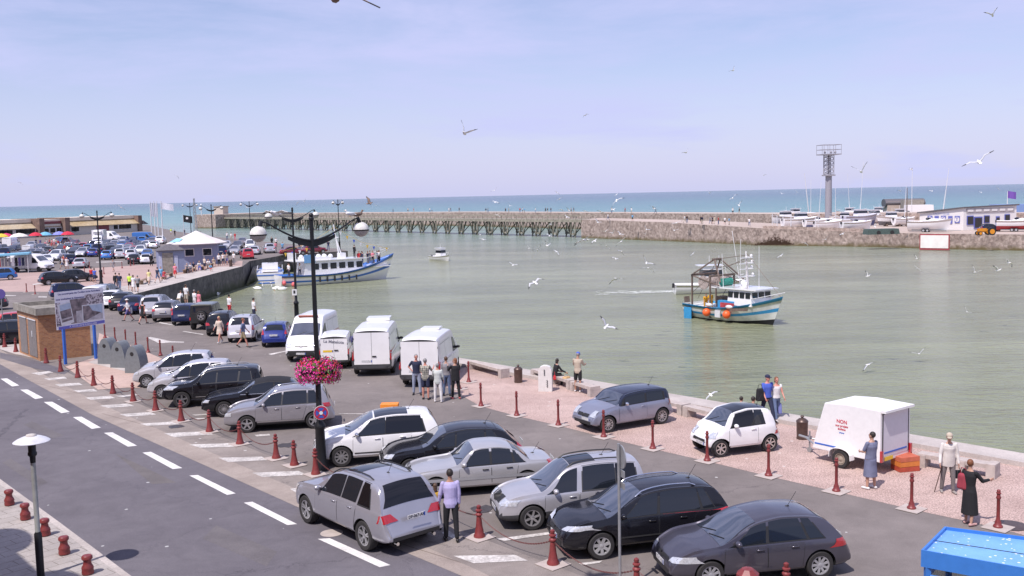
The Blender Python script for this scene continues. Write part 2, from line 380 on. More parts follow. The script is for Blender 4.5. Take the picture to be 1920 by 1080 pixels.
# ======== THE SETTING
def water_material():
 m, t, b = nodes('water'); nd = t.nodes; lk = t.links
 g = nd.new('ShaderNodeNewGeometry'); sp = nd.new('ShaderNodeSeparateXYZ'); lk.new(g.outputs['Position'], sp.inputs[0])
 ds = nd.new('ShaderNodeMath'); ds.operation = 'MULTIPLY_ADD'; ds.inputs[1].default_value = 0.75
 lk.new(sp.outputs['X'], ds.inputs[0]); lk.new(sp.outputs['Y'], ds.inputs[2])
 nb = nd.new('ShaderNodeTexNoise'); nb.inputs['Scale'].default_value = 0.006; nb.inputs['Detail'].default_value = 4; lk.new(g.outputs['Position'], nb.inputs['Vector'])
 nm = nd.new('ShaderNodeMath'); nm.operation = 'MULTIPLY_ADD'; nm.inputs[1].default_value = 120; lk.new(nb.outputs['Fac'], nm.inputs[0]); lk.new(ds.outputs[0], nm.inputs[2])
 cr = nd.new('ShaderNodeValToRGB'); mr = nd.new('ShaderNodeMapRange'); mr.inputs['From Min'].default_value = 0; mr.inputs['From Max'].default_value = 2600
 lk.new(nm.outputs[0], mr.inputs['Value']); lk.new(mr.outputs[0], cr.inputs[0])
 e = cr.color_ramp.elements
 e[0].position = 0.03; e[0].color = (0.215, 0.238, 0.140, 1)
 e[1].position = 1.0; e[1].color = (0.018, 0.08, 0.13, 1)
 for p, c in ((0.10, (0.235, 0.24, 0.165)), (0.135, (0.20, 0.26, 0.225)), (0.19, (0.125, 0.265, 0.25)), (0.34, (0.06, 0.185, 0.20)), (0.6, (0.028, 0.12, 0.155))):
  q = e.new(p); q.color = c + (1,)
 mp = nd.new('ShaderNodeMapping'); mp.inputs['Scale'].default_value = (0.020, 0.055, 1); mp.inputs['Rotation'].default_value = (0, 0, R(8)); lk.new(g.outputs['Position'], mp.inputs[0])
 n2 = nd.new('ShaderNodeTexNoise'); n2.inputs['Scale'].default_value = 1.6; n2.inputs['Detail'].default_value = 7; n2.inputs['Roughness'].default_value = 0.6; lk.new(mp.outputs[0], n2.inputs['Vector'])
 r2 = nd.new('ShaderNodeMapRange'); r2.inputs['From Min'].default_value = 0.3; r2.inputs['From Max'].default_value = 0.7; r2.inputs['To Min'].default_value = 0.74; r2.inputs['To Max'].default_value = 1.25
 lk.new(n2.outputs['Fac'], r2.inputs['Value'])
 sc = nd.new('ShaderNodeVectorMath'); sc.operation = 'SCALE'; lk.new(cr.outputs[0], sc.inputs[0]); lk.new(r2.outputs[0], sc.inputs['Scale'])
 lk.new(sc.outputs[0], b.inputs['Base Color'])
 b.inputs['Roughness'].default_value = 0.16; b.inputs['IOR'].default_value = 1.33
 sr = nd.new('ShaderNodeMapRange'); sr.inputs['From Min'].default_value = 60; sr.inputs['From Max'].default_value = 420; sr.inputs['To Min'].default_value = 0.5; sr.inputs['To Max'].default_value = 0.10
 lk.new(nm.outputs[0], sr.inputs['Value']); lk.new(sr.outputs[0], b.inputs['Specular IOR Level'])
 hs = None
 for (sx, sy, rot, sc_, amp) in ((0.55, 1.5, 12, 1.0, 1.0), (1.4, 3.8, -9, 1.0, 0.6), (0.10, 0.34, 14, 1.0, 2.2)):
  q = nd.new('ShaderNodeMapping'); q.inputs['Scale'].default_value = (sx, sy, 1); q.inputs['Rotation'].default_value = (0, 0, R(rot)); lk.new(g.outputs['Position'], q.inputs[0])
  n = nd.new('ShaderNodeTexNoise'); n.inputs['Scale'].default_value = sc_; n.inputs['Detail'].default_value = 3; n.inputs['Roughness'].default_value = 0.5; n.inputs['Distortion'].default_value = 0.6
  lk.new(q.outputs[0], n.inputs['Vector'])
  mu = nd.new('ShaderNodeMath'); mu.operation = 'MULTIPLY'; mu.inputs[1].default_value = amp; lk.new(n.outputs['Fac'], mu.inputs[0])
  if hs is None: hs = mu.outputs[0]
  else:
   ad = nd.new('ShaderNodeMath'); ad.operation = 'ADD'; lk.new(hs, ad.inputs[0]); lk.new(mu.outputs[0], ad.inputs[1]); hs = ad.outputs[0]
 bp = nd.new('ShaderNodeBump'); bp.inputs['Strength'].default_value = 0.85; bp.inputs['Distance'].default_value = 0.24
 lk.new(hs, bp.inputs['Height']); lk.new(bp.outputs[0], b.inputs['Normal'])
 return m
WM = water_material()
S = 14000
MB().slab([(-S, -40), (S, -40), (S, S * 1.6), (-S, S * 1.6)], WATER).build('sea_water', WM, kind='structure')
ASPH = ground_mat('asphalt_road', (0.120, 0.110, 0.126), (0.162, 0.150, 0.166), 0.18, 45, 0.16, spots=0.07, cracks=0.0018, spotcol=(0.42, 0.42, 0.42))
ASPH2 = ground_mat('asphalt_quay', (0.158, 0.138, 0.131), (0.222, 0.194, 0.183), 0.22, 40, 0.14, spots=0.06, cracks=0.0018, spotcol=(0.48, 0.47, 0.45))
ASPH3 = ground_mat('asphalt_strip', (0.210, 0.180, 0.165), (0.300, 0.262, 0.240), 0.5, 40, 0.14, spots=0.07, cracks=0.003, spotcol=(0.5, 0.48, 0.46))
GUT = ground_mat('gutter_concrete', (0.27, 0.225, 0.20), (0.37, 0.315, 0.28), 0.5, 25, 0.12, joints=(3.0, 40, 0.02))
GRAV = ground_mat('pink_gravel', (0.37, 0.265, 0.235), (0.50, 0.375, 0.335), 0.35, 22, 0.5, spots=0.07, spotcol=(0.6, 0.55, 0.52))
PINK = ground_mat('pink_paving', (0.42, 0.31, 0.265), (0.52, 0.385, 0.33), 0.3, 30, 0.10)
PLAZA = ground_mat('plaza_paving', (0.36, 0.262, 0.238), (0.46, 0.335, 0.30), 0.06, 8, 0.10)
CONC = ground_mat('concrete', (0.38, 0.34, 0.32), (0.52, 0.47, 0.44), 0.4, 20, 0.12, rough=0.9)
PAVE = ground_mat('pavement_slabs', (0.33, 0.30, 0.285), (0.43, 0.395, 0.37), 0.4, 25, 0.10, joints=(0.6, 0.4, 0.012))
PAINT = ground_mat('road_paint', (0.60, 0.58, 0.56), (0.78, 0.76, 0.74), 3.0, 30, 0.14, rough=0.6)
WORN = ground_mat('worn_paint', (0.36, 0.33, 0.31), (0.66, 0.63, 0.60), 2.2, 14, 0.25, rough=0.7)
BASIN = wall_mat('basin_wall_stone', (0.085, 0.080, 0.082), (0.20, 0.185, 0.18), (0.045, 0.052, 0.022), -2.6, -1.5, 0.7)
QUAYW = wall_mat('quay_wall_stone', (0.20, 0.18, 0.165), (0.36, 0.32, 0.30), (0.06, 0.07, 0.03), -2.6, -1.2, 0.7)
STONE = wall_mat('pier_wall_stone', (0.27, 0.20, 0.17), (0.60, 0.48, 0.42), (0.13, 0.10, 0.045), -2.75, -1.9, 1.1)
ea = at(1920, 860); eb = at(880, 680)
ed = (ea - eb).normalized()
far_r = ea + ed * 45
corner = Vector((-36.9, 0, 0)); k_ = (corner.x - eb.x) / ed.x; corner = eb + ed * k_
c2 = at(463, 499)
c2.x = -36.4
c3 = at(470, 489)
c4 = at(540, 477); c5 = at(652, 470.5); c6 = at(640, 467); c7 = at(400, 443.5); c8 = at(332, 434); c9 = at(272, 421)
land = [far_r, Vector((60, -30, 0)), Vector((-200, -30, 0)), Vector((-420, 250, 0)), Vector((-330, 340, 0)), c9, c8, c7, c6, c5, c4, c3, Vector((-38.5, c3.y, 0)), c2, corner]
lp = [(p[0], p[1]) for p in land]
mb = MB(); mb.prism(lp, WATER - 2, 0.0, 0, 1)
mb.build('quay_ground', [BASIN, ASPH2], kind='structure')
def pl(pts, z=0): return [at(x, y, z) for x, y in pts]
def off(poly, d):
 """offset polyline sideways (positive = to the left of travel)"""
 out = []
 for i, p in enumerate(poly):
  a = poly[max(i - 1, 0)]; b = poly[min(i + 1, len(poly) - 1)]
  t = (b - a); t.z = 0; t.normalize(); n = Vector((-t.y, t.x, 0)); out.append(p + n * d)
 return out
dash_px = [(18, 717), (58, 740), (105, 763), (162, 792), (225, 824), (305, 863), (398, 909), (507, 962), (664, 1035)]
dl = pl(dash_px)
ext0 = dl[0] + (dl[0] - dl[1]) * 30; ext1 = dl[-1] + (dl[-1] - dl[-2]) * 8
dline = [ext0] + dl + [ext1]
gl = pl([(0, 683), (50, 711), (100, 738), (175, 779), (250, 813), (400, 880), (560, 952), (770, 1040), (860, 1078)])
gl = [gl[0] + (gl[0] - gl[1]) * 30] + gl + [gl[-1] + (gl[-1] - gl[-3]) * 3]
g2 = pl([(0, 655), (83, 703), (137, 731), (203, 764), (285, 800), (440, 868), (590, 932), (790, 1022), (905, 1074)])
g2 = [g2[0] + (g2[0] - g2[1]) * 30] + g2 + [g2[-1] + (g2[-1] - g2[-3]) * 3]
left_edge = [p for p in off(dline, -6.6)]
kb = pl([(0, 905), (115, 990), (240, 1085)])
kb = [kb[0] + (kb[0] - kb[2]) * 6, kb[0], kb[1], kb[2], kb[2] + (kb[2] - kb[0]) * 1.2]
Z1, Z2, Z3, Z4 = 0.004, 0.008, 0.012, 0.016
mb = MB(); mb.slab([(p.x, p.y) for p in gl] + [(p.x, p.y) for p in reversed(kb)], Z1)
mb.build('road', ASPH, kind='structure')
mb = MB(); mb.strip(gl, g2, Z2); mb.build('road_gutter', GUT, kind='structure')
kin = off(kb, -0.18)
lo = off(kb, -14)
mb = MB(); mb.strip(kin, lo, 0.13, 1)
mb.strip(kb, kin, 0.132, 0)
n_ = len(kb)
mb.add([(p.x, p.y, 0) for p in kb] + [(p.x, p.y, 0.132) for p in kb], [(k, k + 1, n_ + k + 1, n_ + k) for k in range(n_ - 1)], 0)
mb.build('pavement', [CONC, PAVE], kind='structure')
bol_px = [(146, 708), (176, 723), (212, 738), (250, 753), (292, 770), (340, 790), (393, 810), (450, 833), (518, 860), (592, 890), (899, 1008), (1037, 1060)]
bl = pl(bol_px); bl = [bl[0] + (bl[0] - bl[1]) * 1.5] + bl + [bl[-1] + (bl[-1] - bl[-2]) * 4]
g2s = pl([(90, 707), (137, 731), (170, 748), (203, 764), (243, 782), (285, 800), (335, 823), (385, 845), (440, 868), (510, 898), (590, 932), (790, 1022), (905, 1074)])
g2s = g2s + [g2s[-1] + (g2s[-1] - g2s[-3]) * 1.4]
mb = MB(); mb.strip(g2s, bl, Z1); mb.build('marking_strip', ASPH3, kind='structure')
def quad_marks(name, quads, material, z, lab=None):
 mb = MB()
 for q in quads:
  ps = [at(*p) for p in q]
  mb.slab([(p.x, p.y) for p in ps], z)
 return mb.build(name, material, kind='structure')
dq = [((1, 710.5), (13, 709.5), (36, 723), (23, 725)), ((38, 731), (52, 730.5), (81, 746), (66, 748.5)), ((82, 754), (98, 753.5), (131, 772.5), (115, 775)), ((137, 782.5), (153, 781.5), (189, 802), (172, 804.5)),
      ((195, 812), (211, 811), (257, 836), (240, 838)), ((267, 849), (283, 847.5), (342, 878), (324, 880)), ((355, 892), (371, 891), (442, 925.5), (426, 928.5)), ((457, 943), (473, 941), (557, 983), (539, 985)), ((596, 1011), (618, 1009.5), (732, 1060), (712, 1064)), ((-48, 690), (-38, 689.5), (-14, 700), (-24, 702))]
quad_marks('centre_line_dashes', dq, PAINT, Z2)
hq = [((58, 700), (92, 696), (100, 699), (74, 703.5)), ((82, 710), (120, 706.5), (126, 710), (92, 713)), ((103, 721), (148, 718), (155, 722), (112, 725)), ((137, 732), (176, 730), (183, 734), (147, 736)),
      ((160, 746), (207, 742.5), (216, 747), (170, 750)), ((187, 761), (240, 757), (252, 762), (203, 765)), ((224, 777), (283, 773), (293, 778), (238, 781.5)), ((262, 795), (328, 790.5), (337, 796), (277, 799)),
      ((308, 813), (388, 809), (400, 815), (326, 820)), ((355, 834), (433, 831.5), (446, 838), (375, 840)), ((410, 859), (490, 856.5), (505, 863), (428, 867)), ((473, 887), (560, 883.5), (575, 891), (492, 895)),
      ((850, 1043), (965, 1041), (990, 1052), (888, 1057)), ((543, 917), (560, 915), (578, 925), (556, 925)), ((828, 1000), (838, 994), (862, 1008), (850, 1011))]
quad_marks('oblique_white_stripes', hq, WORN, Z3)
pm = [((215, 743), (255, 739.5), (262, 741), (232, 745)), ((360, 778), (388, 776), (390, 778), (366, 780)), ((633, 776), (640, 775.5), (716, 776), (716, 781), (712, 781), (710, 778.5)), ((365, 785), (384, 784), (385, 786), (370, 787)),
      ((477, 816), (505, 814), (507, 817), (482, 819)), ((930, 1011), (1030, 998), (1042, 1001), (946, 1015)), ((1085, 1057), (1130, 1052), (1124, 1056), (1092, 1061)), ((478, 634), (528, 641), (525, 642), (472, 635)), ((300, 604), (330, 610), (328, 611), (297, 606)),
      ((345, 621), (383, 627), (380, 628), (342, 622)), ((503, 664), (540, 657), (543, 658), (508, 666)), ((0, 515), (30, 511), (32, 512), (0, 517)), ((180, 491), (230, 490), (230, 491), (180, 492.5)), ((230, 483.5), (262, 484), (262, 485), (230, 484.5)),
      ((60, 533), (92, 528), (94, 529), (64, 534.5)), ((0, 553), (30, 554), (30, 555), (0, 555)), ((72, 556), (88, 556), (88, 558), (72, 558)), ((277, 634), (282, 632), (320, 640), (345, 641), (345, 642.5), (320, 642.5), (298, 644)), ((480, 705), (510, 707), (508, 708), (478, 706))]
quad_marks('parking_bay_lines', pm, WORN, Z3)
tb_px = [(835, 725), (902, 762), (969, 780), (1047, 798), (1132, 820), (1224, 842), (1326, 865), (1441, 893), (1568, 922), (1709, 955), (1871, 990), (2050, 1040)]
tb = pl(tb_px)
grav = tb + [at(2100, 905), at(1920, 869), at(1760, 838), at(1500, 798), at(1270, 753), at(1100, 718), at(1000, 702), at(880, 685), at(845, 700)]
mb = MB(); mb.slab([(p.x, p.y) for p in grav], Z1); mb.build('gravel_promenade', GRAV, kind='structure')
e0 = at(820, 665); e0 = eb + ed * ((e0 - eb).dot(ed)); e1 = far_r
nrm = Vector((-ed.y, ed.x, 0));  # towards the water?
if nrm.y < 0: nrm = -nrm
def band(name, d0, d1, z0, z1, material, a=None, b=None, kind='structure'):
 a = a or e0; b = b or e1
 p = [a + nrm * d0, b + nrm * d0, b + nrm * d1, a + nrm * d1]
 mb = MB(); mb.prism([(q.x, q.y) for q in p], z0, z1); return mb.build(name, material, kind=kind)
band('quay_coping', -1.05, 0.06, 0.0045, 0.16, CONC)
band('quay_wall_face', 0.062, 0.10, WATER - 1, -0.02, QUAYW, a=corner)
band('quay_coping_far', -0.5, 0.06, 0.0045, 0.12, CONC, a=corner + ed * 0.3, b=e0 - ed * 0.05)
mb = MB(); mb.slab([(p.x, p.y) for p in (corner, c2, c2 + Vector((-3.2, 0, 0)), corner + Vector((-6.0, -1, 0)))], Z1)
mb.build('basin_walkway', CONC, kind='structure')
pz = pl([(125, 690), (183, 671), (200, 600), (243, 596), (330, 668), (300, 690), (262, 727), (240, 724), (185, 728), (160, 712)])
mb = MB()
mb.slab([(p.x, p.y) for p in pl([(122, 688), (180, 670), (186, 625), (262, 655), (312, 676), (300, 690), (262, 728), (240, 727), (184, 731)])], Z3)
mb.build('pink_pavement', PINK, kind='structure')
mb = MB(); mb.slab([(p.x, p.y) for p in pl([(165, 680), (196, 668), (276, 690), (250, 700)])], Z4); mb.build('recycling_slab', CONC, kind='structure')
plaza = pl([(0, 541), (205, 543), (262, 545), (470, 489), (440, 484), (345, 492), (255, 499), (110, 507), (0, 516)])
plaza2 = [Vector((-36.95, corner.y, 0)), Vector((-36.5, c2.y, 0))]
mb = MB(); mb.slab([(p.x, p.y) for p in [at(-60, 547), at(170, 547), Vector((corner.x + 0.0, corner.y + 0.2, 0)), c2 + Vector((-0.1, 0, 0)), at(455, 489), at(380, 492), at(262, 497), at(110, 507), at(-40, 514)]], Z1 * 0.75)
mb.build('plaza_ground', PLAZA, kind='structure')
mb = MB(); mb.slab([(p.x, p.y) for p in pl([(0, 640), (118, 648), (66, 672), (28, 664), (0, 655)])], Z3); mb.build('hut_pavement', CONC, kind='structure')
mb = MB(); mb.slab([(p.x, p.y) for p in pl([(0, 661), (28, 667), (66, 676), (130, 696), (120, 702), (60, 690), (0, 672)])], Z3); mb.build('asphalt_patch', ASPH, kind='structure')
mb = MB();
sp_ = [(c3.x + 0.2, c3.y + 0.5), (c4.x, c4.y - 0.8), (c4.x - 1.0, c4.y - 16), (c2.x + 0.3, c2.y + 0.6)]
mb.prism(sp_, WATER - 1, [-0.9, -0.9, -2.7, -2.4]); mb.build('boat_slip', QUAYW, kind='structure')
# ===== far side of the harbour
wl_px = [(1090, 446), (1250, 452), (1430, 460), (1640, 463), (1760, 467), (1920, 470), (2100, 474)]
wp = [at(x, y, WATER) for x, y in wl_px]
wz = [2.0, 1.6, 1.2, 0.62, 0.05, 0.05, 0.05]
wz[3] = 0.62
bw_px = [(2300, 398), (1430, 401), (1090, 399), (870, 398), (610, 399.5), (395, 402)]
bwz = 2.5
bwp = [at(x, y, bwz) for x, y in bw_px]
yardback = [at(2500, 399, 0), at(1430, 404, 0)]
A = wp[0:4]; zA = wz[0:4]
depth = Vector((12, 55, 0))
def back(p, k): return Vector((p.x, p.y, 0)) + Vector((0.45, 1.0, 0)) * k
mb = MB()
left_poly = [(p.x, p.y) for p in wp[0:4]] + [(back(wp[3], 40).x, back(wp[3], 40).y), (back(wp[2], 24).x, back(wp[2], 24).y), (back(wp[1], 16).x, back(wp[1], 16).y), (back(wp[0], 12).x, back(wp[0], 12).y)]
zt = [2.0, 1.6, 0.75, 0.02, 0.02, 0.75, 1.6, 2.0]
SAND = ground_mat('pier_surface', (0.40, 0.325, 0.28), (0.52, 0.43, 0.375), 0.05, 3, 0.12)
for i in range(3):
 a, b = wp[i], wp[i + 1]; ks = [12, 16, 24, 60]
 c, d = back(b, ks[i + 1]), back(a, ks[i])
 z0, z1 = zt[i], zt[i + 1]
 mb.add([(a.x, a.y, z0), (b.x, b.y, z1), (c.x, c.y, z1), (d.x, d.y, z0)], [(0, 1, 2, 3)], 1)
 mb.add([(a.x, a.y, WATER - 1), (b.x, b.y, WATER - 1), (b.x, b.y, z1), (a.x, a.y, z0)], [(0, 1, 2, 3)], 0)
 mb.add([(d.x, d.y, WATER - 1), (c.x, c.y, WATER - 1), (c.x, c.y, z1), (d.x, d.y, z0)], [(3, 2, 1, 0)], 0)
a = wp[0]; d = back(a, 12)
mb.add([(a.x, a.y, WATER - 1), (a.x, a.y, 2.0), (d.x, d.y, 2.0), (d.x, d.y, WATER - 1)], [(0, 1, 2, 3)], 0)
mb.build('stone_pier', [STONE, SAND], kind='structure')
yb = [at(1350, 408, 0), at(2700, 400, 0)]
yard = [(wp[3].x, wp[3].y), (wp[4].x, wp[4].y), (wp[5].x, wp[5].y), (wp[6].x, wp[6].y), (wp[6].x + 160, wp[6].y - 60), (wp[6].x + 160, wp[6].y + 120), (at(1600, 402, 0).x + 20, at(1600, 402, 0).y), (back(wp[2], 60).x, back(wp[2], 60).y), (back(wp[2], 24).x, back(wp[2], 24).y)]
mb = MB(); mb.prism(yard, WATER - 1.5, 0.0, 0, 1); mb.build('boatyard_ground', [STONE, SAND], kind='structure')
def wall_run(name, pts, zb, ztops, th, material, label, cat):
 mb = MB()
 for i in range(len(pts) - 1):
  a, b = pts[i], pts[i + 1]; t = Vector((b.x - a.x, b.y - a.y, 0)).normalized(); n = Vector((-t.y, t.x, 0))
  if n.y < 0: n = -n
  q = [a, b, b + n * th, a + n * th]
  mb.prism([(p.x, p.y) for p in q], zb, [ztops[i], ztops[i + 1], ztops[i + 1], ztops[i]])
 return mb.build(name, material, label=label, cat=cat)
pw = [at(1430, 459.6, WATER), at(1530, 461.2, WATER), at(1632, 462.4, WATER)]
pw = [Vector((p.x, p.y, 0)) for p in pw]
off_ = Vector((0, -0.15, 0))
wall_run('parapet_wall', [p + off_ for p in pw], WATER - 1, [1.25, 0.95, 0.62], 0.7, STONE, 'rough stone parapet wall along the harbour in front of the stored boats', 'wall')
mb = MB(); th = 14
fr = [Vector((p.x, p.y, 0)) for p in bwp]
bk = [p + Vector((0.35, 1, 0)).normalized() * th for p in fr]
for i in range(len(fr) - 1):
 q = [fr[i], fr[i + 1], bk[i + 1], bk[i]]
 mb.add([(p.x, p.y, bwz) for p in q], [(3, 2, 1, 0)], 1)
 mb.add([(fr[i].x, fr[i].y, WATER - 1), (fr[i + 1].x, fr[i + 1].y, WATER - 1), (fr[i + 1].x, fr[i + 1].y, bwz), (fr[i].x, fr[i].y, bwz)], [(3, 2, 1, 0)], 0)
 mb.add([(bk[i].x, bk[i].y, WATER - 1), (bk[i + 1].x, bk[i + 1].y, WATER - 1), (bk[i + 1].x, bk[i + 1].y, bwz), (bk[i].x, bk[i].y, bwz)], [(0, 1, 2, 3)], 0)
mb.build('breakwater', [STONE, SAND], kind='structure')
ph = [at(366, 428, WATER), at(405, 428.5, WATER)]
mb = MB(); x0, y0 = ph[0].x, ph[0].y; x1 = ph[1].x
mb.prism([(x0, y0), (x1, ph[1].y), (x1 + 26, y0 + 22), (x0 + 14, y0 + 30)], WATER - 1, 3.2, 0, 1)
mb.build('pier_head', [STONE, SAND], kind='structure')
for i, (q, m_) in enumerate(((((215, 850), (262, 872), (330, 905), (285, 908)), 'a'), (((405, 985), (520, 1035), (500, 1062), (380, 1010)), 'b'), (((60, 790), (120, 817), (100, 822), (45, 797)), 'b'), (((1180, 905), (1330, 945), (1345, 925), (1200, 888)), 'a'), (((20, 860), (90, 905), (70, 912), (5, 868)), 'b'))):
 pm_ = ground_mat('asphalt_repair_' + m_, (.12, .108, .11) if m_ == 'a' else (.118, .107, .115), (.16, .145, .145) if m_ == 'a' else (.16, .147, .153), .6, 40, .15)
 mb = MB(); ps = [at(*p) for p in q]; mb.slab([(p.x, p.y) for p in ps], Z1 + .002 + .0004 * i); mb.build('asphalt_repair', pm_, kind='structure')
OIL = mat('oil_stain', (.06, .055, .06), .5, var=.3)
for i, (x, y, r) in enumerate(((700, 905, .5), (905, 955, .4), (1080, 900, .35), (540, 835, .4), (480, 745, .45), (1250, 1000, .5), (330, 800, .35), (1500, 960, .3))):
 p = at(x, y); rr = random.Random(i); mb = MB(); mb.slab([(p.x + r * math.cos(a) * rr.uniform(.6, 1.1), p.y + r * math.sin(a) * rr.uniform(.6, 1.1)) for a in [k * .45 for k in range(14)]], Z2 + .003); mb.build('oil_stain', OIL, kind='structure')
# ======== VEHICLES
def curve(pts):
 xs = [p[0] for p in pts]; ys = [p[1] for p in pts]; n = len(xs)
 h = [xs[i + 1] - xs[i] for i in range(n - 1)]; d = [(ys[i + 1] - ys[i]) / h[i] for i in range(n - 1)]
 m = [d[0]] + [0 if d[i - 1] * d[i] <= 0 else 2 * d[i - 1] * d[i] / (d[i - 1] + d[i]) for i in range(1, n - 1)] + [d[-1]]
 def f(x):
  if x <= xs[0]: return ys[0]
  if x >= xs[-1]: return ys[-1]
  i = 0
  while x > xs[i + 1]: i += 1
  t = (x - xs[i]) / h[i]; t2 = t * t; t3 = t2 * t
  return (2 * t3 - 3 * t2 + 1) * ys[i] + (t3 - 2 * t2 + t) * h[i] * m[i] + (-2 * t3 + 3 * t2) * ys[i + 1] + (t3 - t2) * h[i] * m[i + 1]
 return f
GLASS = mat('car_glass', (0.012, 0.015, 0.021), 0.04, 0.0, 0.7, var=0)
WSG = mat('windscreen_glass', (.03, .036, .05), .04, 0, 1.0, var=0, coat=.8)
WSG.node_tree.nodes['Principled BSDF'].inputs['IOR'].default_value = 2.0
TINT = mat('tinted_glass', (0.006, 0.006, 0.008), 0.04, 0.0, 0.6, var=0)
TRIM = mat('black_trim', (0.022, 0.022, 0.024), 0.5, var=0.15)
CLAD = mat('grey_plastic', (0.055, 0.055, 0.06), 0.55, var=0.12)
TYRE = mat('tyre_rubber', (0.028, 0.026, 0.027), 0.8, var=0.2)
ALLOY = mat('alloy_rim', (0.52, 0.52, 0.54), 0.28, 0.75, var=0.05)
HUBC = mat('wheel_cover', (0.42, 0.42, 0.44), 0.4, 0.3, var=0.08)
STEEL = mat('black_rim', (0.04, 0.04, 0.042), 0.5, 0.2, var=0.1)
CHROME = mat('chrome', (0.75, 0.75, 0.76), 0.08, 1.0, var=0)
HEADL = mat('headlight_lens', (0.62, 0.64, 0.68), 0.06, 0.35, 0.8, var=0.25, scale=18, coat=1)
TAILR = mat('red_lens', (0.42, 0.012, 0.02), 0.12, 0.0, 0.7, var=0.15, scale=16, coat=1)
PLATEW = mat('plate_white', (0.52, 0.52, 0.53), 0.4, var=0.5, scale=22)
PLATEC = mat('plate_clean', (0.72, 0.72, 0.72), 0.4, var=0.05)
PLATEY = mat('plate_yellow', (0.75, 0.50, 0.05), 0.4, var=0.05)
PBLUE = mat('plate_blue', (0.02, 0.07, 0.35), 0.4, var=0)
INK = mat('black_ink', (0.02, 0.02, 0.025), 0.6, var=0)
def paint(name, col, metal=0.0, rough=0.26):
 return mat('paint_' + name, col, rough, metal, 0.5 if sum(col) > .2 else .3, var=0.04, scale=2.0, coat=0.8 if sum(col) > .2 else .45)
P_SILVER = paint('silver', (0.50, 0.49, 0.52), 0.45, 0.32)
P_SILVER2 = paint('pale_silver', (0.60, 0.59, 0.62), 0.4, 0.32)
P_WHITE = paint('white', (0.80, 0.79, 0.80))
P_BLACK = paint('black', (0.010, 0.010, 0.014), 0.0, 0.2)
P_NAVY = paint('navy', (0.012, 0.018, 0.06), 0.2, 0.22)
P_DARK = paint('dark_grey', (0.045, 0.047, 0.058), 0.4, 0.3)
P_GREY = paint('grey', (0.13, 0.13, 0.155), 0.5, 0.32)
P_BLUE = paint('blue', (0.03, 0.14, 0.42), 0.3, 0.28)
P_COBALT = paint('cobalt', (0.014, 0.03, 0.20), 0.2, 0.25)
P_RED = paint('red', (0.48, 0.02, 0.03), 0.0, 0.28)
P_WINE = paint('wine', (0.20, 0.015, 0.035), 0.1, 0.28)
P_CREAM = paint('cream', (0.70, 0.60, 0.45))
P_TAUPE = paint('taupe', (0.22, 0.19, 0.20), 0.4, 0.35)
P_OLIVE = paint('olive', (0.10, 0.10, 0.075), 0.2, 0.4)
def sc(pts, kx, kz): return [(a * kx, b * kz) for a, b in pts]
class CarShape:
 """body surface of a car: x forward from the rear bumper (0) to the nose (L)"""
 def __init__(s, L, W, H, t, b, zb=0.24, k=0.34, tf=0.22, tr=0.16, kink=0.34, crown=0.035, bulge=0.985, corner=0.09):
  s.L, s.W, s.H = L, W, H
  s.t = curve(t); s.b0 = curve(b); s.zb0 = zb; s.k = k; s.tf, s.tr = tf, tr; s.crown = crown; s.bulge = bulge; s.corner = corner; s.endf, s.endr = 0.62, 0.45
  s.cache = {}
 def w(s, x):
  v = 1.0; n = s.L * 0.5
  if x > s.L - 1.0: v -= s.tf * ((x - s.L + 1.0) / 1.0) ** 2.6
  if x < 0.8: v -= s.tr * ((0.8 - x) / 0.8) ** 2.8
  return s.W / 2 * v
 def zb(s, x):
  z = s.zb0; e = min(x, s.L - x)
  if e < 0.30: z += 0.10 * ((0.30 - e) / 0.30) ** 2
  return z
 def ring(s, x):
  key = round(x, 4)
  if key in s.cache: return s.cache[key]
  w = s.w(x); t = s.t(x); zb = s.zb(x); b = min(s.b0(x), t - 0.03); h = t - b; g = b - zb
  ys = w * 0.945; kk = s.k
  P = [(0, zb), (w * .78, zb), (w * .92, zb + .03 * g / .6), (w * s.bulge, zb + .16 * g), (w, zb + .36 * g), (w * .998, zb + .6 * g), (w * .985, zb + .82 * g), (w * .968, zb + .95 * g), (ys, b)]
  for f in (.12, .35, .6, .84): P.append((ys - kk * h * f, b + h * f))
  ce = s.corner * min(1, h / .3) + .03
  yt = max(0.08, ys - kk * h - ce); cr_ = s.crown * min(1, yt / .5)
  P.append((ys - kk * h * .95 - ce * .25, b + h * .945 - cr_ * .3)); P.append((yt + ce * .22, t - cr_ * 1.15 - .006)); P.append((yt, t - cr_))
  for q in (.78, .52, .26, 0): P.append((yt * q, t - cr_ * q * q))
  s.cache[key] = P
  return P
 def hw(s, x, z):
  P = s.ring(x)[2:]
  if z > P[-1][1] or z < P[0][1]: return 0 if z > P[-1][1] else P[0][0]
  for i in range(len(P) - 1):
   if P[i][1] <= z <= P[i + 1][1]:
    d = P[i + 1][1] - P[i][1]
    return P[i][0] + (P[i + 1][0] - P[i][0]) * ((z - P[i][1]) / d if d > 1e-6 else 0)
  return P[-1][0]
 def top(s, x, y):
  P = s.ring(x)[8:]
  y = abs(y)
  for i in range(len(P) - 1, 0, -1):
   if P[i][0] <= y <= P[i - 1][0]:
    d = P[i - 1][0] - P[i][0]
    return P[i][1] + (P[i - 1][1] - P[i][1]) * ((y - P[i][0]) / d if d > 1e-6 else 0)
  return P[0][1]
 def yt(s, x): return s.ring(x)[15][0]
 def endx(s, y, z, end):
  """x where the front (+1) / rear (-1) surface has half width |y| at height z"""
  y = abs(y); lo, hi = (s.L, s.L * .55) if end > 0 else (0.0, s.L * .45)
  if s.hw(lo, z) >= y: return lo
  for _ in range(26):
   m = (lo + hi) / 2
   if s.hw(m, z) >= y: hi = m
   else: lo = m
  return hi
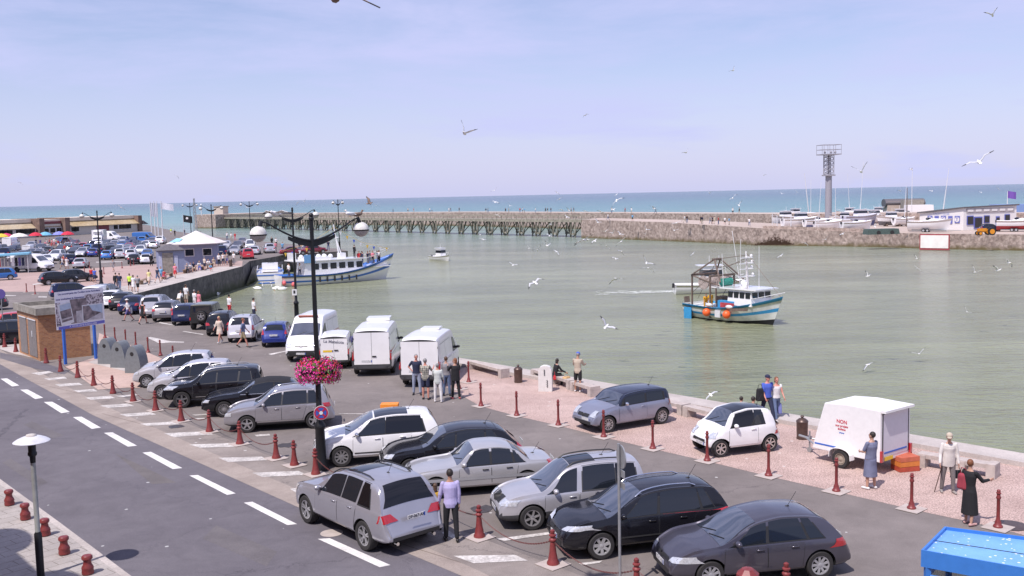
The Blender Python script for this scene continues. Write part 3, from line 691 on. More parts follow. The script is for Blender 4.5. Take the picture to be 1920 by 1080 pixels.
def skin(fn, nu, nv, offs):
 """grid of points pushed offs outward; fn(u,v)->Vector; returns function"""
 e = 1e-3
 def g(u, v):
  p = fn(u, v); a = fn(min(1, u + e), v) - fn(max(0, u - e), v); b = fn(u, min(1, v + e)) - fn(u, max(0, v - e))
  n = a.cross(b)
  n = n.normalized() if n.length > 1e-12 else Vector((0, 0, 1))
  return p + n * offs
 return g
def car_mesh(S, mats, wheels, wr, clad=0.0, roofcol=None, dark_rear=None, n_st=None, lod=0):
 L = S.L
 step = 0.07 if lod == 0 else 0.16
 xs = [0, .015, .04, .075, .12, .18, .25]
 x = xs[-1]
 nmid = int((L - .5) / step)
 xs += [.25 + (L - .5) * i / nmid for i in range(1, nmid)]
 xs += [L - q for q in (.25, .18, .12, .075, .04, .015, 0)]
 if lod: xs = xs[::1]
 mb = MB(); rings = []
 for x in xs:
  P = S.ring(x); half = [(x, y, z) for y, z in P]
  full = half + [(x, -y, z) for y, z in P[-2:0:-1]]
  rings.append(full)
 n = len(rings[0])
 for r in rings: mb.v += [tuple(p) for p in r]
 for i in range(len(xs) - 1):
  for k in range(n):
   a, b_, c, d = i * n + k, i * n + (k + 1) % n, (i + 1) * n + (k + 1) % n, (i + 1) * n + k
   mb.f.append([a, b_, c, d])
   zc = sum(mb.v[q][2] for q in (a, b_, c, d)) / 4; xc = (xs[i] + xs[i + 1]) / 2
   mi = 0; kk = min(k, n - 1 - k) if True else k
   if kk < 1: mi = 1
   elif zc < clad: mi = 1
   if roofcol and roofcol[0] < xc < roofcol[1] and kk >= roofcol[2]: mi = 2
   mb.m.append(mi)
 e = (len(xs) - 1) * n
 mb.f.append([k for k in range(n)][::-1]); mb.m.append(1 if clad > .4 else 0)
 mb.f.append([e + k for k in range(n)]); mb.m.append(1 if clad > .4 else 0)
 me = mb.mesh('body', mats)
 bm = bmesh.new(); bm.from_mesh(me); bmesh.ops.recalc_face_normals(bm, faces=bm.faces); bm.to_mesh(me); bm.free()
 tmp = bpy.data.objects.new('tmpb', me); COL.objects.link(tmp)
 cb = MB()
 for wx in wheels:
  for sgn in (1, -1):
   y0 = S.w(wx) - .27; y1 = S.w(wx) + .12
   cb.cyl((wx, sgn * y0, wr + .0), (wx, sgn * y1, wr + .0), wr + .055, n=28 if lod == 0 else 16, mi=1)
 cme = cb.mesh('cut', mats); cut = bpy.data.objects.new('tmpc', cme); COL.objects.link(cut)
 bo = tmp.modifiers.new('b', 'BOOLEAN'); bo.operation = 'DIFFERENCE'; bo.object = cut; bo.solver = 'EXACT'
 dg = bpy.context.evaluated_depsgraph_get()
 out = bpy.data.meshes.new_from_object(tmp.evaluated_get(dg)); out.name = 'body'
 bpy.data.objects.remove(tmp); bpy.data.objects.remove(cut); bpy.data.meshes.remove(me); bpy.data.meshes.remove(cme)
 out.polygons.foreach_set('use_smooth', [True] * len(out.polygons)); out.set_sharp_from_angle(angle=R(38))
 return out
WHEELS = {}
def wheel_meshes(wr, wd, style, rimmat):
 key = (wr, wd, style, rimmat.name)
 if key in WHEELS: return WHEELS[key]
 n = 28
 t = MB(); hwd = wd / 2; ri = wr * (0.66 if style != 'steel' else .62)
 t.lathe([(ri, -hwd * .8), (ri + .01, -hwd), (wr * .93, -hwd), (wr, -hwd * .6), (wr, hwd * .6), (wr * .93, hwd), (ri + .012, hwd), (ri, hwd * .85), (ri - .005, hwd * .2)], n=n, axis='Y')
 tm = t.mesh('wheel', TYRE, 40)
 r = MB()
 r.lathe([(ri * .99, -hwd * .15), (ri * .99, -hwd * .16)], n=n, mi=1, axis='Y')
 yo = -hwd * .86
 ring = []
 for k in range(n):
  e0 = 2 * PI * k / n; e1 = 2 * PI * (k + 1) / n
  for (ra, ya), (rb, yb_) in (((ri * 1.01, yo * 1.03), (ri * .90, yo * 1.0)), ((ri * .90, yo), (ri * .87, yo * .2))):
   r.add([(ra * math.cos(e0), ya, ra * math.sin(e0)), (ra * math.cos(e1), ya, ra * math.sin(e1)), (rb * math.cos(e1), yb_, rb * math.sin(e1)), (rb * math.cos(e0), yb_, rb * math.sin(e0))], [(0, 1, 2, 3)])
 ns, wb, wt = {'five': (5, .075, .06), 'six': (6, .06, .05), 'ten': (10, .034, .028), 'seven': (7, .07, .075), 'multi': (16, .02, .02), 'nine': (9, .05, .055), 'steel': (0, 0, 0), 'double': (10, .03, .04)}[style]
 k_ = ri / .22
 for i in range(ns):
  e = 2 * PI * i / ns + .3
  if style == 'double': e = 2 * PI * (i // 2) / 5 + (.17 if i % 2 else -.17) + .3
  c, s_ = math.cos(e), math.sin(e)
  def P(rad, lat, y): return (rad * c - lat * s_, y, rad * s_ + lat * c)
  a, b_ = ri * .12, ri * .90
  w0, w1 = wb * k_ / 2, wt * k_ / 2
  y0, y1 = yo * .80, yo * .98
  vs = [P(a, -w0, y0), P(a, w0, y0), P(b_, w1, y1), P(b_, -w1, y1), P(a, -w0, y0 + .03), P(a, w0, y0 + .03), P(b_, w1, y1 + .03), P(b_, -w1, y1 + .03)]
  r.add(vs, [(0, 1, 2, 3), (0, 4, 5, 1), (3, 2, 6, 7), (1, 5, 6, 2), (0, 3, 7, 4)])
 if style == 'steel':
  r.lathe([(ri * .88, yo * -.5), (ri * .80, yo * -.8), (ri * .5, yo * -.55), (ri * .2, yo * -.85), (0.01, yo * -.85)], n=n, axis='Y')
 r.lathe([(ri * .24, -yo * .6), (ri * .24, -yo * .88), (ri * .15, -yo * .95), (.004, -yo * .95)], n=12, axis='Y')
 rm = r.mesh('rim', [rimmat, TRIM], 35)
 WHEELS[key] = (tm, rm)
 return WHEELS[key]
def add_wheels(root, S, xs, wr, wd, style, rimmat, ground=0.0, inset=0.0):
 tm, rm = wheel_meshes(wr, wd, style, rimmat)
 for wx in xs:
  for sg in (1, -1):
   o = bpy.data.objects.new('wheel', tm); COL.objects.link(o); o.parent = root
   y = (S.w(wx) if hasattr(S, 'w') else S) - wd / 2 - .012 - inset
   o.location = (wx - (S.L / 2 if hasattr(S, 'L') else 0), sg * y, wr)
   o.rotation_euler = (0, 0, PI if sg > 0 else 0)
   r = bpy.data.objects.new('rim', rm); COL.objects.link(r); r.parent = o
def build_car(sp, root):
 """adds the parts of a car described by sp to the Empty root (origin below the car's centre)"""
 S = CarShape(sp['L'], sp['W'], sp['H'], sp['t'], sp['b'], **sp.get('shape', {}))
 L = S.L; sh = Matrix.Translation((-L / 2, 0, 0)); lod = sp.get('lod', 0)
 roofm = sp.get('roofmat', sp['paint'])
 me = car_mesh(S, [sp['paint'], sp.get('cladmat', TRIM), roofm], sp['wx'], sp['wr'], sp.get('clad', 0), sp.get('roofcol'), lod=lod)
 me.transform(sh)
 body = bpy.data.objects.new('body', me); COL.objects.link(body); body.parent = root
 def part(name, mb, m, smooth=60, parent=None, label=None):
  mb.xf(sh); o = mb.build(name, m, parent or root, smooth)
  if label: o['label'] = label
  return o
 tr = MB()   # dark surrounds under windows and doors, part of the body's trim
 if sp.get('side', True):
  f0, f1 = sp.get('wf', (.07, .86))
  belt = lambda x: min(S.b0(x), S.t(x) - .03)
  def up(x, f, sg):
   b = belt(x); h = S.t(x) - b; z = b + h * f
   return Vector((x, sg * S.hw(x, z), z))
  for sg in (1, -1):
   for wi, q in enumerate(sp['win']):
    xb0, xt0, xb1, xt1 = q[:4]
    def fn(u, v, sg=sg):
     x = (xb0 + (xb1 - xb0) * u) * (1 - v) + (xt0 + (xt1 - xt0) * u) * v
     return up(x, f0 + (f1 - f0) * v, sg)
    mb = MB(); mb.grid(skin(fn, 12, 5, .009 * sg * -1), 12, 5, flip=(sg > 0))
    part('side_window', mb, sp.get('glass2', GLASS) if wi == 0 and len(sp['win']) > 1 else sp.get('glass', GLASS))
   a0, a1, a2, a3 = sp.get('surround', (sp['win'][0][0] - .05, sp['win'][0][1] - .03, sp['win'][-1][2] + .05, sp['win'][-1][3] + .04))
   def fs(u, v, sg=sg):
    x = (a0 + (a2 - a0) * u) * (1 - v) + (a1 + (a3 - a1) * u) * v
    return up(x, (f0 - .06) + (f1 + .035 - f0 + .06) * v, sg)
   tr.grid(skin(fs, 20, 4, .004 * sg * -1), 20, 4, flip=(sg > 0), mi=sp.get('pillar', 1))
 def topglass(name, x0, x1, fr, m, off=.008, nx=8, taper=0.0):
  def fn(u, v):
   x = x0 + (x1 - x0) * u; y = (v * 2 - 1) * S.yt(x) * fr
   return Vector((x, y, S.top(x, y)))
  mb = MB(); mb.grid(skin(fn, nx, 10, off), nx, 10); return part(name, mb, m)
 if 'ws' in sp: topglass('windscreen', sp['ws'][0], sp['ws'][1], 1.02, sp.get('wsglass', WSG))
 if 'rw' in sp: topglass('rear_window', sp['rw'][0], sp['rw'][1], sp['rw'][2] if len(sp['rw']) > 2 else .95, sp.get('glass2', GLASS))
 if 'sunroof' in sp: topglass('sunroof', sp['sunroof'][0], sp['sunroof'][1], sp['sunroof'][2] if len(sp['sunroof']) > 2 else .9, sp.get('roofglass', GLASS), .006)
 def endpatch(name, end, q, m, off=.008, nu=6, nv=3, both=True, parent=None):
  """q = four (y,z) corners bl, br, tr, tl with y>=0"""
  for sg in ((1, -1) if both else (1,)):
   def fn(u, v, sg=sg):
    y = (q[0][0] * (1 - u) + q[1][0] * u) * (1 - v) + (q[3][0] * (1 - u) + q[2][0] * u) * v
    z = (q[0][1] * (1 - u) + q[1][1] * u) * (1 - v) + (q[3][1] * (1 - u) + q[2][1] * u) * v
    return Vector((S.endx(y, z, end), sg * y, z))
   mb = MB(); s_ = sg * end
   mb.grid(skin(fn, nu, nv, off * s_), nu, nv, flip=(s_ < 0)); part(name, mb, m)
 def sym(end, y0, y1, z0, z1):
  return [(y0, z0), (y1, z0), (y1, z1), (y0, z1)]
 if 'hl' in sp: endpatch('headlight', 1, sp['hl'], HEADL, .012)
 if 'tl' in sp: endpatch('tail_light', -1, sp['tl'], TAILR, .012)
 if 'tl2' in sp: endpatch('tail_light', -1, sp['tl2'], TAILR, .012)
 def centre_patch(name, end, y1, z0, z1, m, off=.006, y1t=None):
  y1t = y1t or y1
  def fn(u, v):
   y = (u * 2 - 1) * (y1 * (1 - v) + y1t * v); z = z0 + (z1 - z0) * v
   return Vector((S.endx(y, z, end), y, z))
  mb = MB(); mb.grid(skin(fn, 10, 3, off * end), 10, 3, flip=(end < 0)); return part(name, mb, m)
 if 'grille' in sp:
  for g in sp['grille']: centre_patch('grille', 1, g[0], g[1], g[2], g[4] if len(g) > 4 else TRIM, .007, g[3])
 if 'reartrim' in sp: centre_patch('rear_bumper', -1, *sp['reartrim'][:3], sp.get('cladmat', TRIM), .007, None)
 if 'tailgate_glass' in sp: centre_patch('rear_window', -1, *sp['tailgate_glass'][:3], sp.get('glass2', GLASS), .009, sp['tailgate_glass'][3])
 for end, key in ((1, 'fplate'), (-1, 'rplate')):
  if key in sp:
   z = sp[key][0]; y = sp[key][1] if len(sp[key]) > 1 else 0; x = S.endx(0.0, z, end) + end * .016
   x = max(x, S.endx(0, z - .05, 1) + .016) if end > 0 else min(x, S.endx(0, z - .05, -1) - .016)
   pm = sp.get('platem', PLATEC if sp.get(key + 't') else PLATEW)
   mb = MB(); mb.box((x, y, z), (.012, .52, .11)); pl_ = part('number_plate', mb, [pm])
   mb = MB(); mb.box((x + end * .007, y + end * .235, z), (.004, .045, .10)); part('plate_band', mb, PBLUE, parent=pl_)
   if sp.get(key + 't'):
    Mt = frame((x - L / 2 + end * .0075, y, z - .002), (0, end, 0), (0, 0, 1)); text_mesh('plate_text', sp[key + 't'], .105, INK, pl_, Mt, depth=.001)
 if 'doors' in sp:
  for sg in (1, -1):
   for (d0, d1, dt0, dt1, z0) in sp['doors']:
    def fd(u, v, sg=sg, g=0.0):
     x = (d0 - g + (d1 - d0 + 2 * g) * u) * (1 - v) + (dt0 - g + (dt1 - dt0 + 2 * g) * u) * v
     z = (z0 - g) + (min(S.b0(x), S.t(x) - .03) - .02 - z0 + g) * v
     return Vector((x, sg * S.hw(x, z), z))
    mb = MB(); mb.grid(skin(fd, 8, 6, .006 * -sg), 8, 6, flip=(sg > 0)); dr = part('door', mb, sp['paint'])
    tr.grid(skin(lambda u, v: fd(u, v, sg, .011), 8, 6, .003 * -sg), 8, 6, flip=(sg > 0), mi=1)
    zh = S.b0(d0 + .15) - .10; xh = d0 + .17
    mb = MB(); mb.box((xh, sg * (S.hw(xh, zh) + .022), zh), (.18, .022, .028)); part('door_handle', mb, sp.get('handlemat', sp['paint']), 180, parent=dr)
 if 'seams' in sp:
  for sg in (1, -1):
   for (x0, z0, x1, z1) in sp['seams']:
    wv = .009
    dx, dz = x1 - x0, z1 - z0; ll = math.hypot(dx, dz); nx_, nz_ = -dz / ll * wv, dx / ll * wv
    def fz(u, v, sg=sg):
     x = x0 + dx * u + nx_ * (v * 2 - 1); z = z0 + dz * u + nz_ * (v * 2 - 1)
     return Vector((x, sg * S.hw(x, z), z))
    tr.grid(skin(fz, 10, 1, .004 * -sg), 10, 1, flip=(sg > 0), mi=1)
 if 'moulding' in sp:
  zc, x0, x1, mm_, hh = sp['moulding']
  for sg in (1, -1):
   def fm(u, v, sg=sg):
    x = x0 + (x1 - x0) * u; z = zc + hh * (v * 2 - 1); return Vector((x, sg * S.hw(x, z), z))
   mb = MB(); mb.grid(skin(fm, 12, 2, .014 * -sg), 12, 2, flip=(sg > 0)); part('side_moulding', mb, mm_)
 if tr.v:
  tr.xf(sh)
  bm = bmesh.new(); bm.from_mesh(me); tm_ = tr.mesh('t', [sp['paint'], TRIM]); bm.from_mesh(tm_); bm.to_mesh(me); bm.free(); bpy.data.meshes.remove(tm_)
  if not any(m_.name == TRIM.name for m_ in me.materials if m_): pass
 if 'mirror' in sp:
  xm, zm = sp['mirror']
  for sg in (1, -1):
   mb = MB(); y = sg * (S.hw(xm, zm) + .10); mb.ball((xm, y, zm + .02), (.075, .105, .072), 12); mb.cyl((xm, sg * S.hw(xm, zm - .05), zm - .05), (xm, y, zm - .01), .022, n=6)
   part('mirror', mb, sp.get('mirrormat', sp['paint']))
 if 'rails' in sp:
  x0, x1, m_ = sp['rails'][:3]
  for sg in (1, -1):
   pts = []
   for i in range(11):
    u = i / 10; x = x0 + (x1 - x0) * u; y = S.yt(x) * 1.0
    pts.append((x, sg * y, S.top(x, y) + (.055 if 0 < i < 10 else .0)))
   mb = MB(); mb.tube(pts, .019, 6); part('roof_rail', mb, m_)
 if 'aerial' in sp:
  xa = sp['aerial']; z = S.t(xa); mb = MB(); mb.cyl((xa, 0, z - .01), (xa - .22, 0, z + .33), .006, n=5); mb.ball((xa, 0, z), (.06, .03, .02), 8); part('aerial', mb, TRIM)
 if 'wiper' in sp:
  xw = sp['ws'][1]
  for y0 in (.05, -.45):
   mb = MB(); pts = [(xw - .01 - .16 * i / 4, y0 + .5 * i / 4, S.top(xw - .01 - .16 * i / 4, y0 + .5 * i / 4) + .02) for i in range(5)]
   mb.tube(pts, .009, 5); part('wiper', mb, TRIM)
 if 'exhaust' in sp:
  mb = MB()
  for sg in (1, -1): mb.cyl((.02, sg * (S.W / 2 - .42), .32), (.12, sg * (S.W / 2 - .42), .32), .045, n=10)
  part('exhaust', mb, CHROME)
 add_wheels(root, S, sp['wx'], sp['wr'], sp.get('wd', .2), sp.get('wheel', 'five'), sp.get('rim', ALLOY))
 return S
def tf_hatch(L, H, hood=1.02, cowl=1.12, hdr=1.75, rroof=.55, rbase=.18, zc=.95, nose=.68, tail=.92, deck=None):
 """top line: rear bumper, tailgate, roof, screen, bonnet, nose"""
 t = [(0, .56), (.03, .62), (.07, .70), (rbase, tail), (rbase + (rroof - rbase) * .55, tail + (H - tail) * .66), (rroof, H - .07), (rroof + .35, H - .02), ((rroof + L - hdr) * .5 + .1, H), (L - hdr - .35, H - .03), (L - hdr, H - .10), (L - cowl - .02, zc + .015), (L - cowl + .10, zc), (L - cowl * .55, zc - .045), (L - .28, nose + .08), (L - .08, nose - .05), (L - .02, nose - .16), (L, nose - .2)]
 return t
def bf(L, zr=.88, zf=.84, nose=.68, tail=.9, cowl=1.1):
 return [(0, .50), (.05, .58), (.10, .68), (.22, tail - .04), (.6, zr), (L * .5, (zr + zf) / 2), (L - cowl, zf), (L - .5, zf - .09), (L - .2, nose - .02), (L - .05, nose - .16), (L, nose - .26)]
def spec_hatch(L=4.2, W=1.76, H=1.48, **kw):
 k = dict(L=L, W=W, H=H)
 hdr = kw.pop('hdr', L * .43); cowl = kw.pop('cowl', L * .275); rroof = kw.pop('rroof', .62); rbase = kw.pop('rbase', .2); zc = kw.pop('zc', H * .65); nose = kw.pop('nose', .70); tail = kw.pop('tail', H * .64); bel = kw.pop('belt', H * .60)
 k['t'] = tf_hatch(L, H, cowl=cowl, hdr=hdr, rroof=rroof, rbase=rbase, zc=zc, nose=nose, tail=tail)
 k['b'] = bf(L, bel + .02, bel - .02, nose, tail, cowl)
 k['wx'] = (kw.pop('rax', .78), L - kw.pop('fax', .86)); k['wr'] = .315; k['wd'] = .2
 k['ws'] = (L - hdr - .03, L - cowl - .05); k['rw'] = (rbase + .05, rroof - .04)
 k['win'] = [(.62, .86, 1.06 + .3, 1.30), (1.42, 1.38, 2.25, 2.15), (2.31, 2.21, L - cowl - .30, L - hdr + .02)]
 k['doors'] = [(1.25, 2.27, 1.15, 2.27, .34), (2.29, L - 1.24, 2.29, L - 1.22, .34)]
 k['hl'] = [(W / 2 * .46, .62), (W / 2 * .90, .64), (W / 2 * .88, .78), (W / 2 * .50, .70)]
 k['tl'] = [(W / 2 * .60, .74), (W / 2 * .955, .72), (W / 2 * .90, .92), (W / 2 * .70, .90)]
 k['grille'] = [(.42, .56, .64, .36), (.50, .30, .42, .55)]
 k['fplate'] = (.48,); k['rplate'] = (.76,); k['mirror'] = (L - cowl - .42, bel + .06); k['wiper'] = 1; k['aerial'] = 1.2
 k.update(kw); return k
def car(name, sp, label, px=None, hd=180, wheel='fl', loc=None, group=None, cat='car'):
 """px: ground contact of one wheel in the photo; hd heading in degrees; wheel fl/fr/rl/rr"""
 root = thing(name, label, cat, group=group)
 S = build_car(sp, root)
 h = R(hd); fwd = Vector((math.cos(h), math.sin(h), 0)); lf = Vector((-fwd.y, fwd.x, 0))
 if loc is None:
  c = at(*px); lx = (sp['wx'][1] if wheel[0] == 'f' else sp['wx'][0]) - S.L / 2; ly = (S.w(sp['wx'][1]) - .1) * (1 if wheel[1] == 'l' else -1)
  if wheel == 'cr': lx = -S.L / 2 + .1; ly = 0     # centre of the rear bumper
  if wheel == 'cf': lx = S.L / 2 - .1; ly = 0
  if wheel == 'c': lx = ly = 0
  loc = c - fwd * lx - lf * ly
 root.location = (loc[0], loc[1], 0.006); root.rotation_euler = (0, 0, h)
 return root
ROWG = None
def mod(d, **kw): e = dict(d); e.update(kw); return e
mpv = spec_hatch(3.85, 1.70, 1.60, hdr=1.75, cowl=.86, zc=1.02, nose=.74, rroof=.42, rbase=.16, belt=.95, paint=P_SILVER2, wheel='nine', rim=HUBC, fax=.66,
 win=[(.50, .62, 1.12, 1.06), (1.18, 1.12, 1.95, 1.88), (2.01, 1.94, 2.72, 2.16)], doors=[(1.05, 1.98, 1.0, 1.98, .36), (2.0, 2.82, 2.0, 2.8, .36)], roofmat=P_SILVER, mirror=(2.62, 1.02), clad=.0)
car('parked_car', mpv, 'pale silver small people carrier parked nearest the grey recycling bins', (276, 727), 190, 'fl')
car('parked_car', mod(mpv, paint=P_SILVER2), 'pale silver small people carrier parked between its twin and the black off-road car', (305, 748), 190, 'fl')
dus = spec_hatch(4.32, 1.82, 1.62, hdr=1.86, cowl=1.12, zc=1.06, nose=.86, rroof=.34, rbase=.14, belt=.99, tail=1.06, paint=P_BLACK, wheel='five', rim=mat('gun_rim', (.2, .2, .21), .35, .6), clad=.44, cladmat=CLAD, rails=(.7, 2.6, ALLOY), shape=dict(zb=.34),
 win=[(.55, .62, 1.08, 1.0), (1.16, 1.08, 2.0, 1.94), (2.06, 2.0, 2.95, 2.5)], doors=[(1.28, 2.02, 1.12, 2.03, .46), (2.05, 3.02, 2.05, 3.0, .46)], fax=.84, rax=.84, moulding=(.46, 1.3, 2.9, ALLOY, .012), hl=[(.46, .78), (.86, .80), (.84, .96), (.50, .92)], grille=[(.44, .74, .86, .40), (.5, .44, .56, .55)], fplate=(.62,))
dus['wr'] = .36; dus['wd'] = .22
car('parked_car', dus, 'black off-road car with silver roof rails parked beside the pale people carriers', (342, 765), 191, 'fl')
cab = spec_hatch(4.57, 1.78, 1.38, hdr=2.1, cowl=1.42, zc=.94, nose=.70, rroof=1.15, rbase=.55, belt=.88, tail=.96, paint=P_BLACK, wheel='multi', rim=ALLOY, roofmat=mat('soft_top', (.012, .012, .016), .9, var=.2), roofcol=(.62, 2.52, 9),
 win=[(1.05, 1.35, 1.62, 1.62), (1.68, 1.68, 2.85, 2.45)], doors=[(1.62, 3.05, 1.62, 3.05, .34)], fax=.9, rax=.95, moulding=(.885, 1.0, 3.0, ALLOY, .01), surround=(.98, 1.3, 2.9, 2.48), aerial=.7, rw=(.66, .98, .8),
 hl=[(.44, .60), (.80, .62), (.79, .73), (.46, .72)], grille=[(.30, .34, .68, .34)])
cab['wr'] = .33
car('parked_car', cab, 'black convertible with its black soft top closed and many-spoked wheels', (421, 782), 192, 'fl')
p28 = spec_hatch(4.16, 1.76, 1.56, hdr=1.85, cowl=1.08, zc=1.0, nose=.78, rroof=.46, rbase=.2, belt=.96, tail=1.0, paint=paint('taupe_silver', (.34, .325, .35), .45, .3), wheel='five', clad=.38, cladmat=CLAD, rails=(.75, 2.35, CHROME),
 win=[(.52, .74, .98, .98), (1.05, 1.04, 1.96, 1.90), (2.02, 1.96, 2.92, 2.4)], doors=[(1.22, 1.99, 1.05, 1.99, .42), (2.01, 2.98, 2.01, 2.96, .42)], moulding=(.40, 1.25, 2.9, CHROME, .012), tl=[(.52, .86), (.86, .82), (.82, .98), (.60, 1.0)], fax=.86)
p28['wr'] = .325
car('parked_car', p28, 'grey silver crossover with chrome rails parked left of the flower lamp post', (464, 811), 190.5, 'fl')
p38 = spec_hatch(4.38, 1.84, 1.64, hdr=1.95, cowl=1.0, zc=1.03, nose=.80, rroof=.55, rbase=.2, belt=.98, tail=1.02, paint=P_WHITE, wheel='nine', rim=mat('rim_dark_alloy', (.36, .36, .37), .3, .7), sunroof=(1.25, 2.35, 1.12), roofglass=GLASS, glass2=TINT,
 win=[(.72, .84, 2.02, 1.98), (2.04, 2.0, 3.1, 2.5)], surround=(.66, .8, 3.12, 2.5), doors=[(1.28, 2.1, 1.15, 2.1, .36), (2.12, 3.1, 2.12, 3.08, .36)], mirrormat=CHROME, moulding=(.44, 1.3, 3.05, TRIM, .02), fax=.90)
p38['wr'] = .34; p38['wd'] = .22
car('parked_car', p38, 'white tall hatchback with a dark glass roof parked right of the flower lamp post', (641, 875), 190, 'fl')
lag = spec_hatch(4.6, 1.78, 1.44, hdr=2.05, cowl=1.25, zc=.92, nose=.68, rroof=.95, rbase=.35, belt=.88, tail=.96, paint=P_BLACK, wheel='ten', rim=HUBC, fax=.88,
 win=[(.82, 1.08, 1.25, 1.28), (1.32, 1.34, 2.25, 2.2), (2.31, 2.26, 3.05, 2.52)], doors=[(1.35, 2.28, 1.25, 2.28, .34), (2.3, 3.28, 2.3, 3.25, .34)])
car('parked_car', lag, 'black low hatchback parked between the white hatchback and the silver saloon', (770, 896), 191, 'fl')
mer = spec_hatch(4.5, 1.74, 1.42, hdr=2.1, cowl=1.42, zc=.90, nose=.70, paint=paint('warm_silver', (.52, .51, .52), .45, .3), belt=.88, wheel='five', rim=HUBC, fax=.84, rax=.95)
mer['t'] = [(0, .50), (.03, .62), (.08, .82), (.16, .90), (.5, .945), (.78, .96), (1.15, 1.22), (1.5, 1.37), (1.9, 1.42), (2.25, 1.415), (2.5, 1.36), (3.05, .945), (3.2, .91), (3.9, .84), (4.3, .76), (4.43, .66), (4.48, .56), (4.5, .5)]
mer['b'] = [(0, .44), (.05, .62), (.15, .84), (.5, .90), (2.2, .88), (3.1, .86), (4.0, .78), (4.3, .70), (4.45, .55), (4.5, .44)]
mer['rw'] = (.84, 1.32, .92); mer['ws'] = (2.5, 3.02); mer['win'] = [(1.0, 1.28, 1.28, 1.36), (1.36, 1.42, 1.98, 1.98), (2.05, 2.05, 2.85, 2.50)]
mer['doors'] = [(1.3, 2.0, 1.2, 2.0, .34), (2.02, 2.98, 2.02, 2.96, .34)]; mer['moulding'] = (.55, .2, 4.2, paint('light_grey_trim', (.42, .42, .44), .3), .045)
mer['grille'] = [(.30, .56, .76, .30)]; mer['mirror'] = (2.82, .95); mer['handlemat'] = TRIM; mer['aerial'] = .6
car('parked_car', mer, 'silver older saloon with a long bonnet parked behind the man in the lilac shirt', (818, 935), 191, 'fl')
roo = spec_hatch(4.2, 1.70, 1.66, hdr=1.95, cowl=1.08, zc=.98, nose=.76, rroof=.34, rbase=.14, belt=.92, tail=.98, paint=P_SILVER, wheel='six', clad=.46, cladmat=CLAD, rails=(.65, 2.3, TRIM), fax=.86, glass2=TINT,
 win=[(.42, .46, 1.0, 1.0), (1.03, 1.02, 1.95, 1.90), (2.12, 2.05, 2.95, 2.5)], surround=(.38, .42, 1.98, 1.93), doors=[(1.2, 2.05, 1.05, 2.02, .48), (2.07, 3.0, 2.07, 2.98, .48)], sunroof=(1.5, 2.2, 1.0), wf=(.04, .86))
roo['wr'] = .33; roo['hl'] = [(.44, .66), (.80, .67), (.79, .82), (.46, .80)]; roo['grille'] = [(.34, .66, .82, .34), (.5, .36, .48, .5)]
car('parked_car', roo, 'silver boxy estate car with grey lower bumpers between the old saloon and black estate', (998, 993), 192, 'fl')
sw = spec_hatch(4.5, 1.82, 1.56, hdr=2.05, cowl=1.05, zc=.98, nose=.76, rroof=.62, rbase=.24, belt=.94, tail=1.0, paint=P_BLACK, wheel='seven', rim=mat('cover_silver', (.5, .5, .5), .35, .4), rails=(1.0, 2.6, CHROME), fax=.92,
 win=[(.62, .86, .92, 1.02), (1.0, 1.05, 2.06, 2.0), (2.14, 2.06, 3.05, 2.5)], doors=[(1.3, 2.1, 1.12, 2.08, .36), (2.12, 3.12, 2.12, 3.1, .36)], moulding=(.50, 1.3, 3.1, STEEL, .02), tl=[(.48, .90), (.88, .86), (.86, .96), (.55, .99)], aerial=.95)
sw['wr'] = .335; sw['hl'] = [(.40, .68), (.90, .74), (.86, .86), (.52, .78)]
car('parked_car', sw, 'black estate with chrome roof rails parked behind the round grey street sign pole', (1127, 1048), 194, 'fl')
c4 = spec_hatch(4.27, 1.78, 1.48, hdr=2.0, cowl=1.08, zc=.95, nose=.70, rroof=.78, rbase=.26, belt=.91, tail=.96, paint=paint('slate', (.085, .08, .105), .5, .3), wheel='nine', rim=HUBC, fax=.87, rax=.8,
 win=[(.70, 1.02, 1.05, 1.22), (1.12, 1.27, 2.02, 1.98), (2.10, 2.04, 2.95, 2.42)], doors=[(1.25, 2.06, 1.18, 2.05, .34), (2.08, 3.1, 2.08, 3.06, .34)], tl=[(.62, .76), (.88, .72), (.84, .90), (.66, .96)])
c4['wr'] = .325; c4['hl'] = [(.44, .58), (.88, .62), (.84, .76), (.50, .68)]
car('parked_car', c4, 'slate grey five-door hatchback, nearest of the parked cars at the bottom right', (1331, 1104), 190, 'fl')
ml = spec_hatch(4.8, 1.94, 1.78, hdr=2.2, cowl=1.35, zc=1.16, nose=.92, rroof=.62, rbase=.26, belt=1.08, tail=1.12, paint=paint('blue_silver', (.40, .395, .44), .5, .3), wheel='double', rails=(1.0, 3.0, TRIM), sunroof=(1.75, 2.75, .95), glass2=TINT, shape=dict(zb=.32, k=.36), exhaust=1,
 win=[(.72, .92, 1.25, 1.18), (1.36, 1.26, 2.05, 1.98), (2.1, 2.03, 3.15, 2.72)], surround=(.66, .88, 1.28, 1.2), doors=[(1.42, 2.2, 1.3, 2.2, .44), (2.22, 3.35, 2.22, 3.32, .44)], fax=.90, rax=.98)
ml['wr'] = .385; ml['wd'] = .26; ml['tl'] = [(.44, .86), (.935, .84), (.90, 1.04), (.62, 1.04)]; ml['rplate'] = (.93,); ml['rplatet'] = 'DF-067-AK'; ml['reartrim'] = (.70, .40, .50); ml['mirror'] = (3.12, 1.15); ml['rw'] = (.30, .60, 1.0)
ml['hl'] = [(.46, .80), (.90, .82), (.88, .98), (.52, .94)]
mlc = car('estate_suv', ml, 'large silver off-road car driving off along the street with its rear to us', (579, 980), 130.5, 'fl')
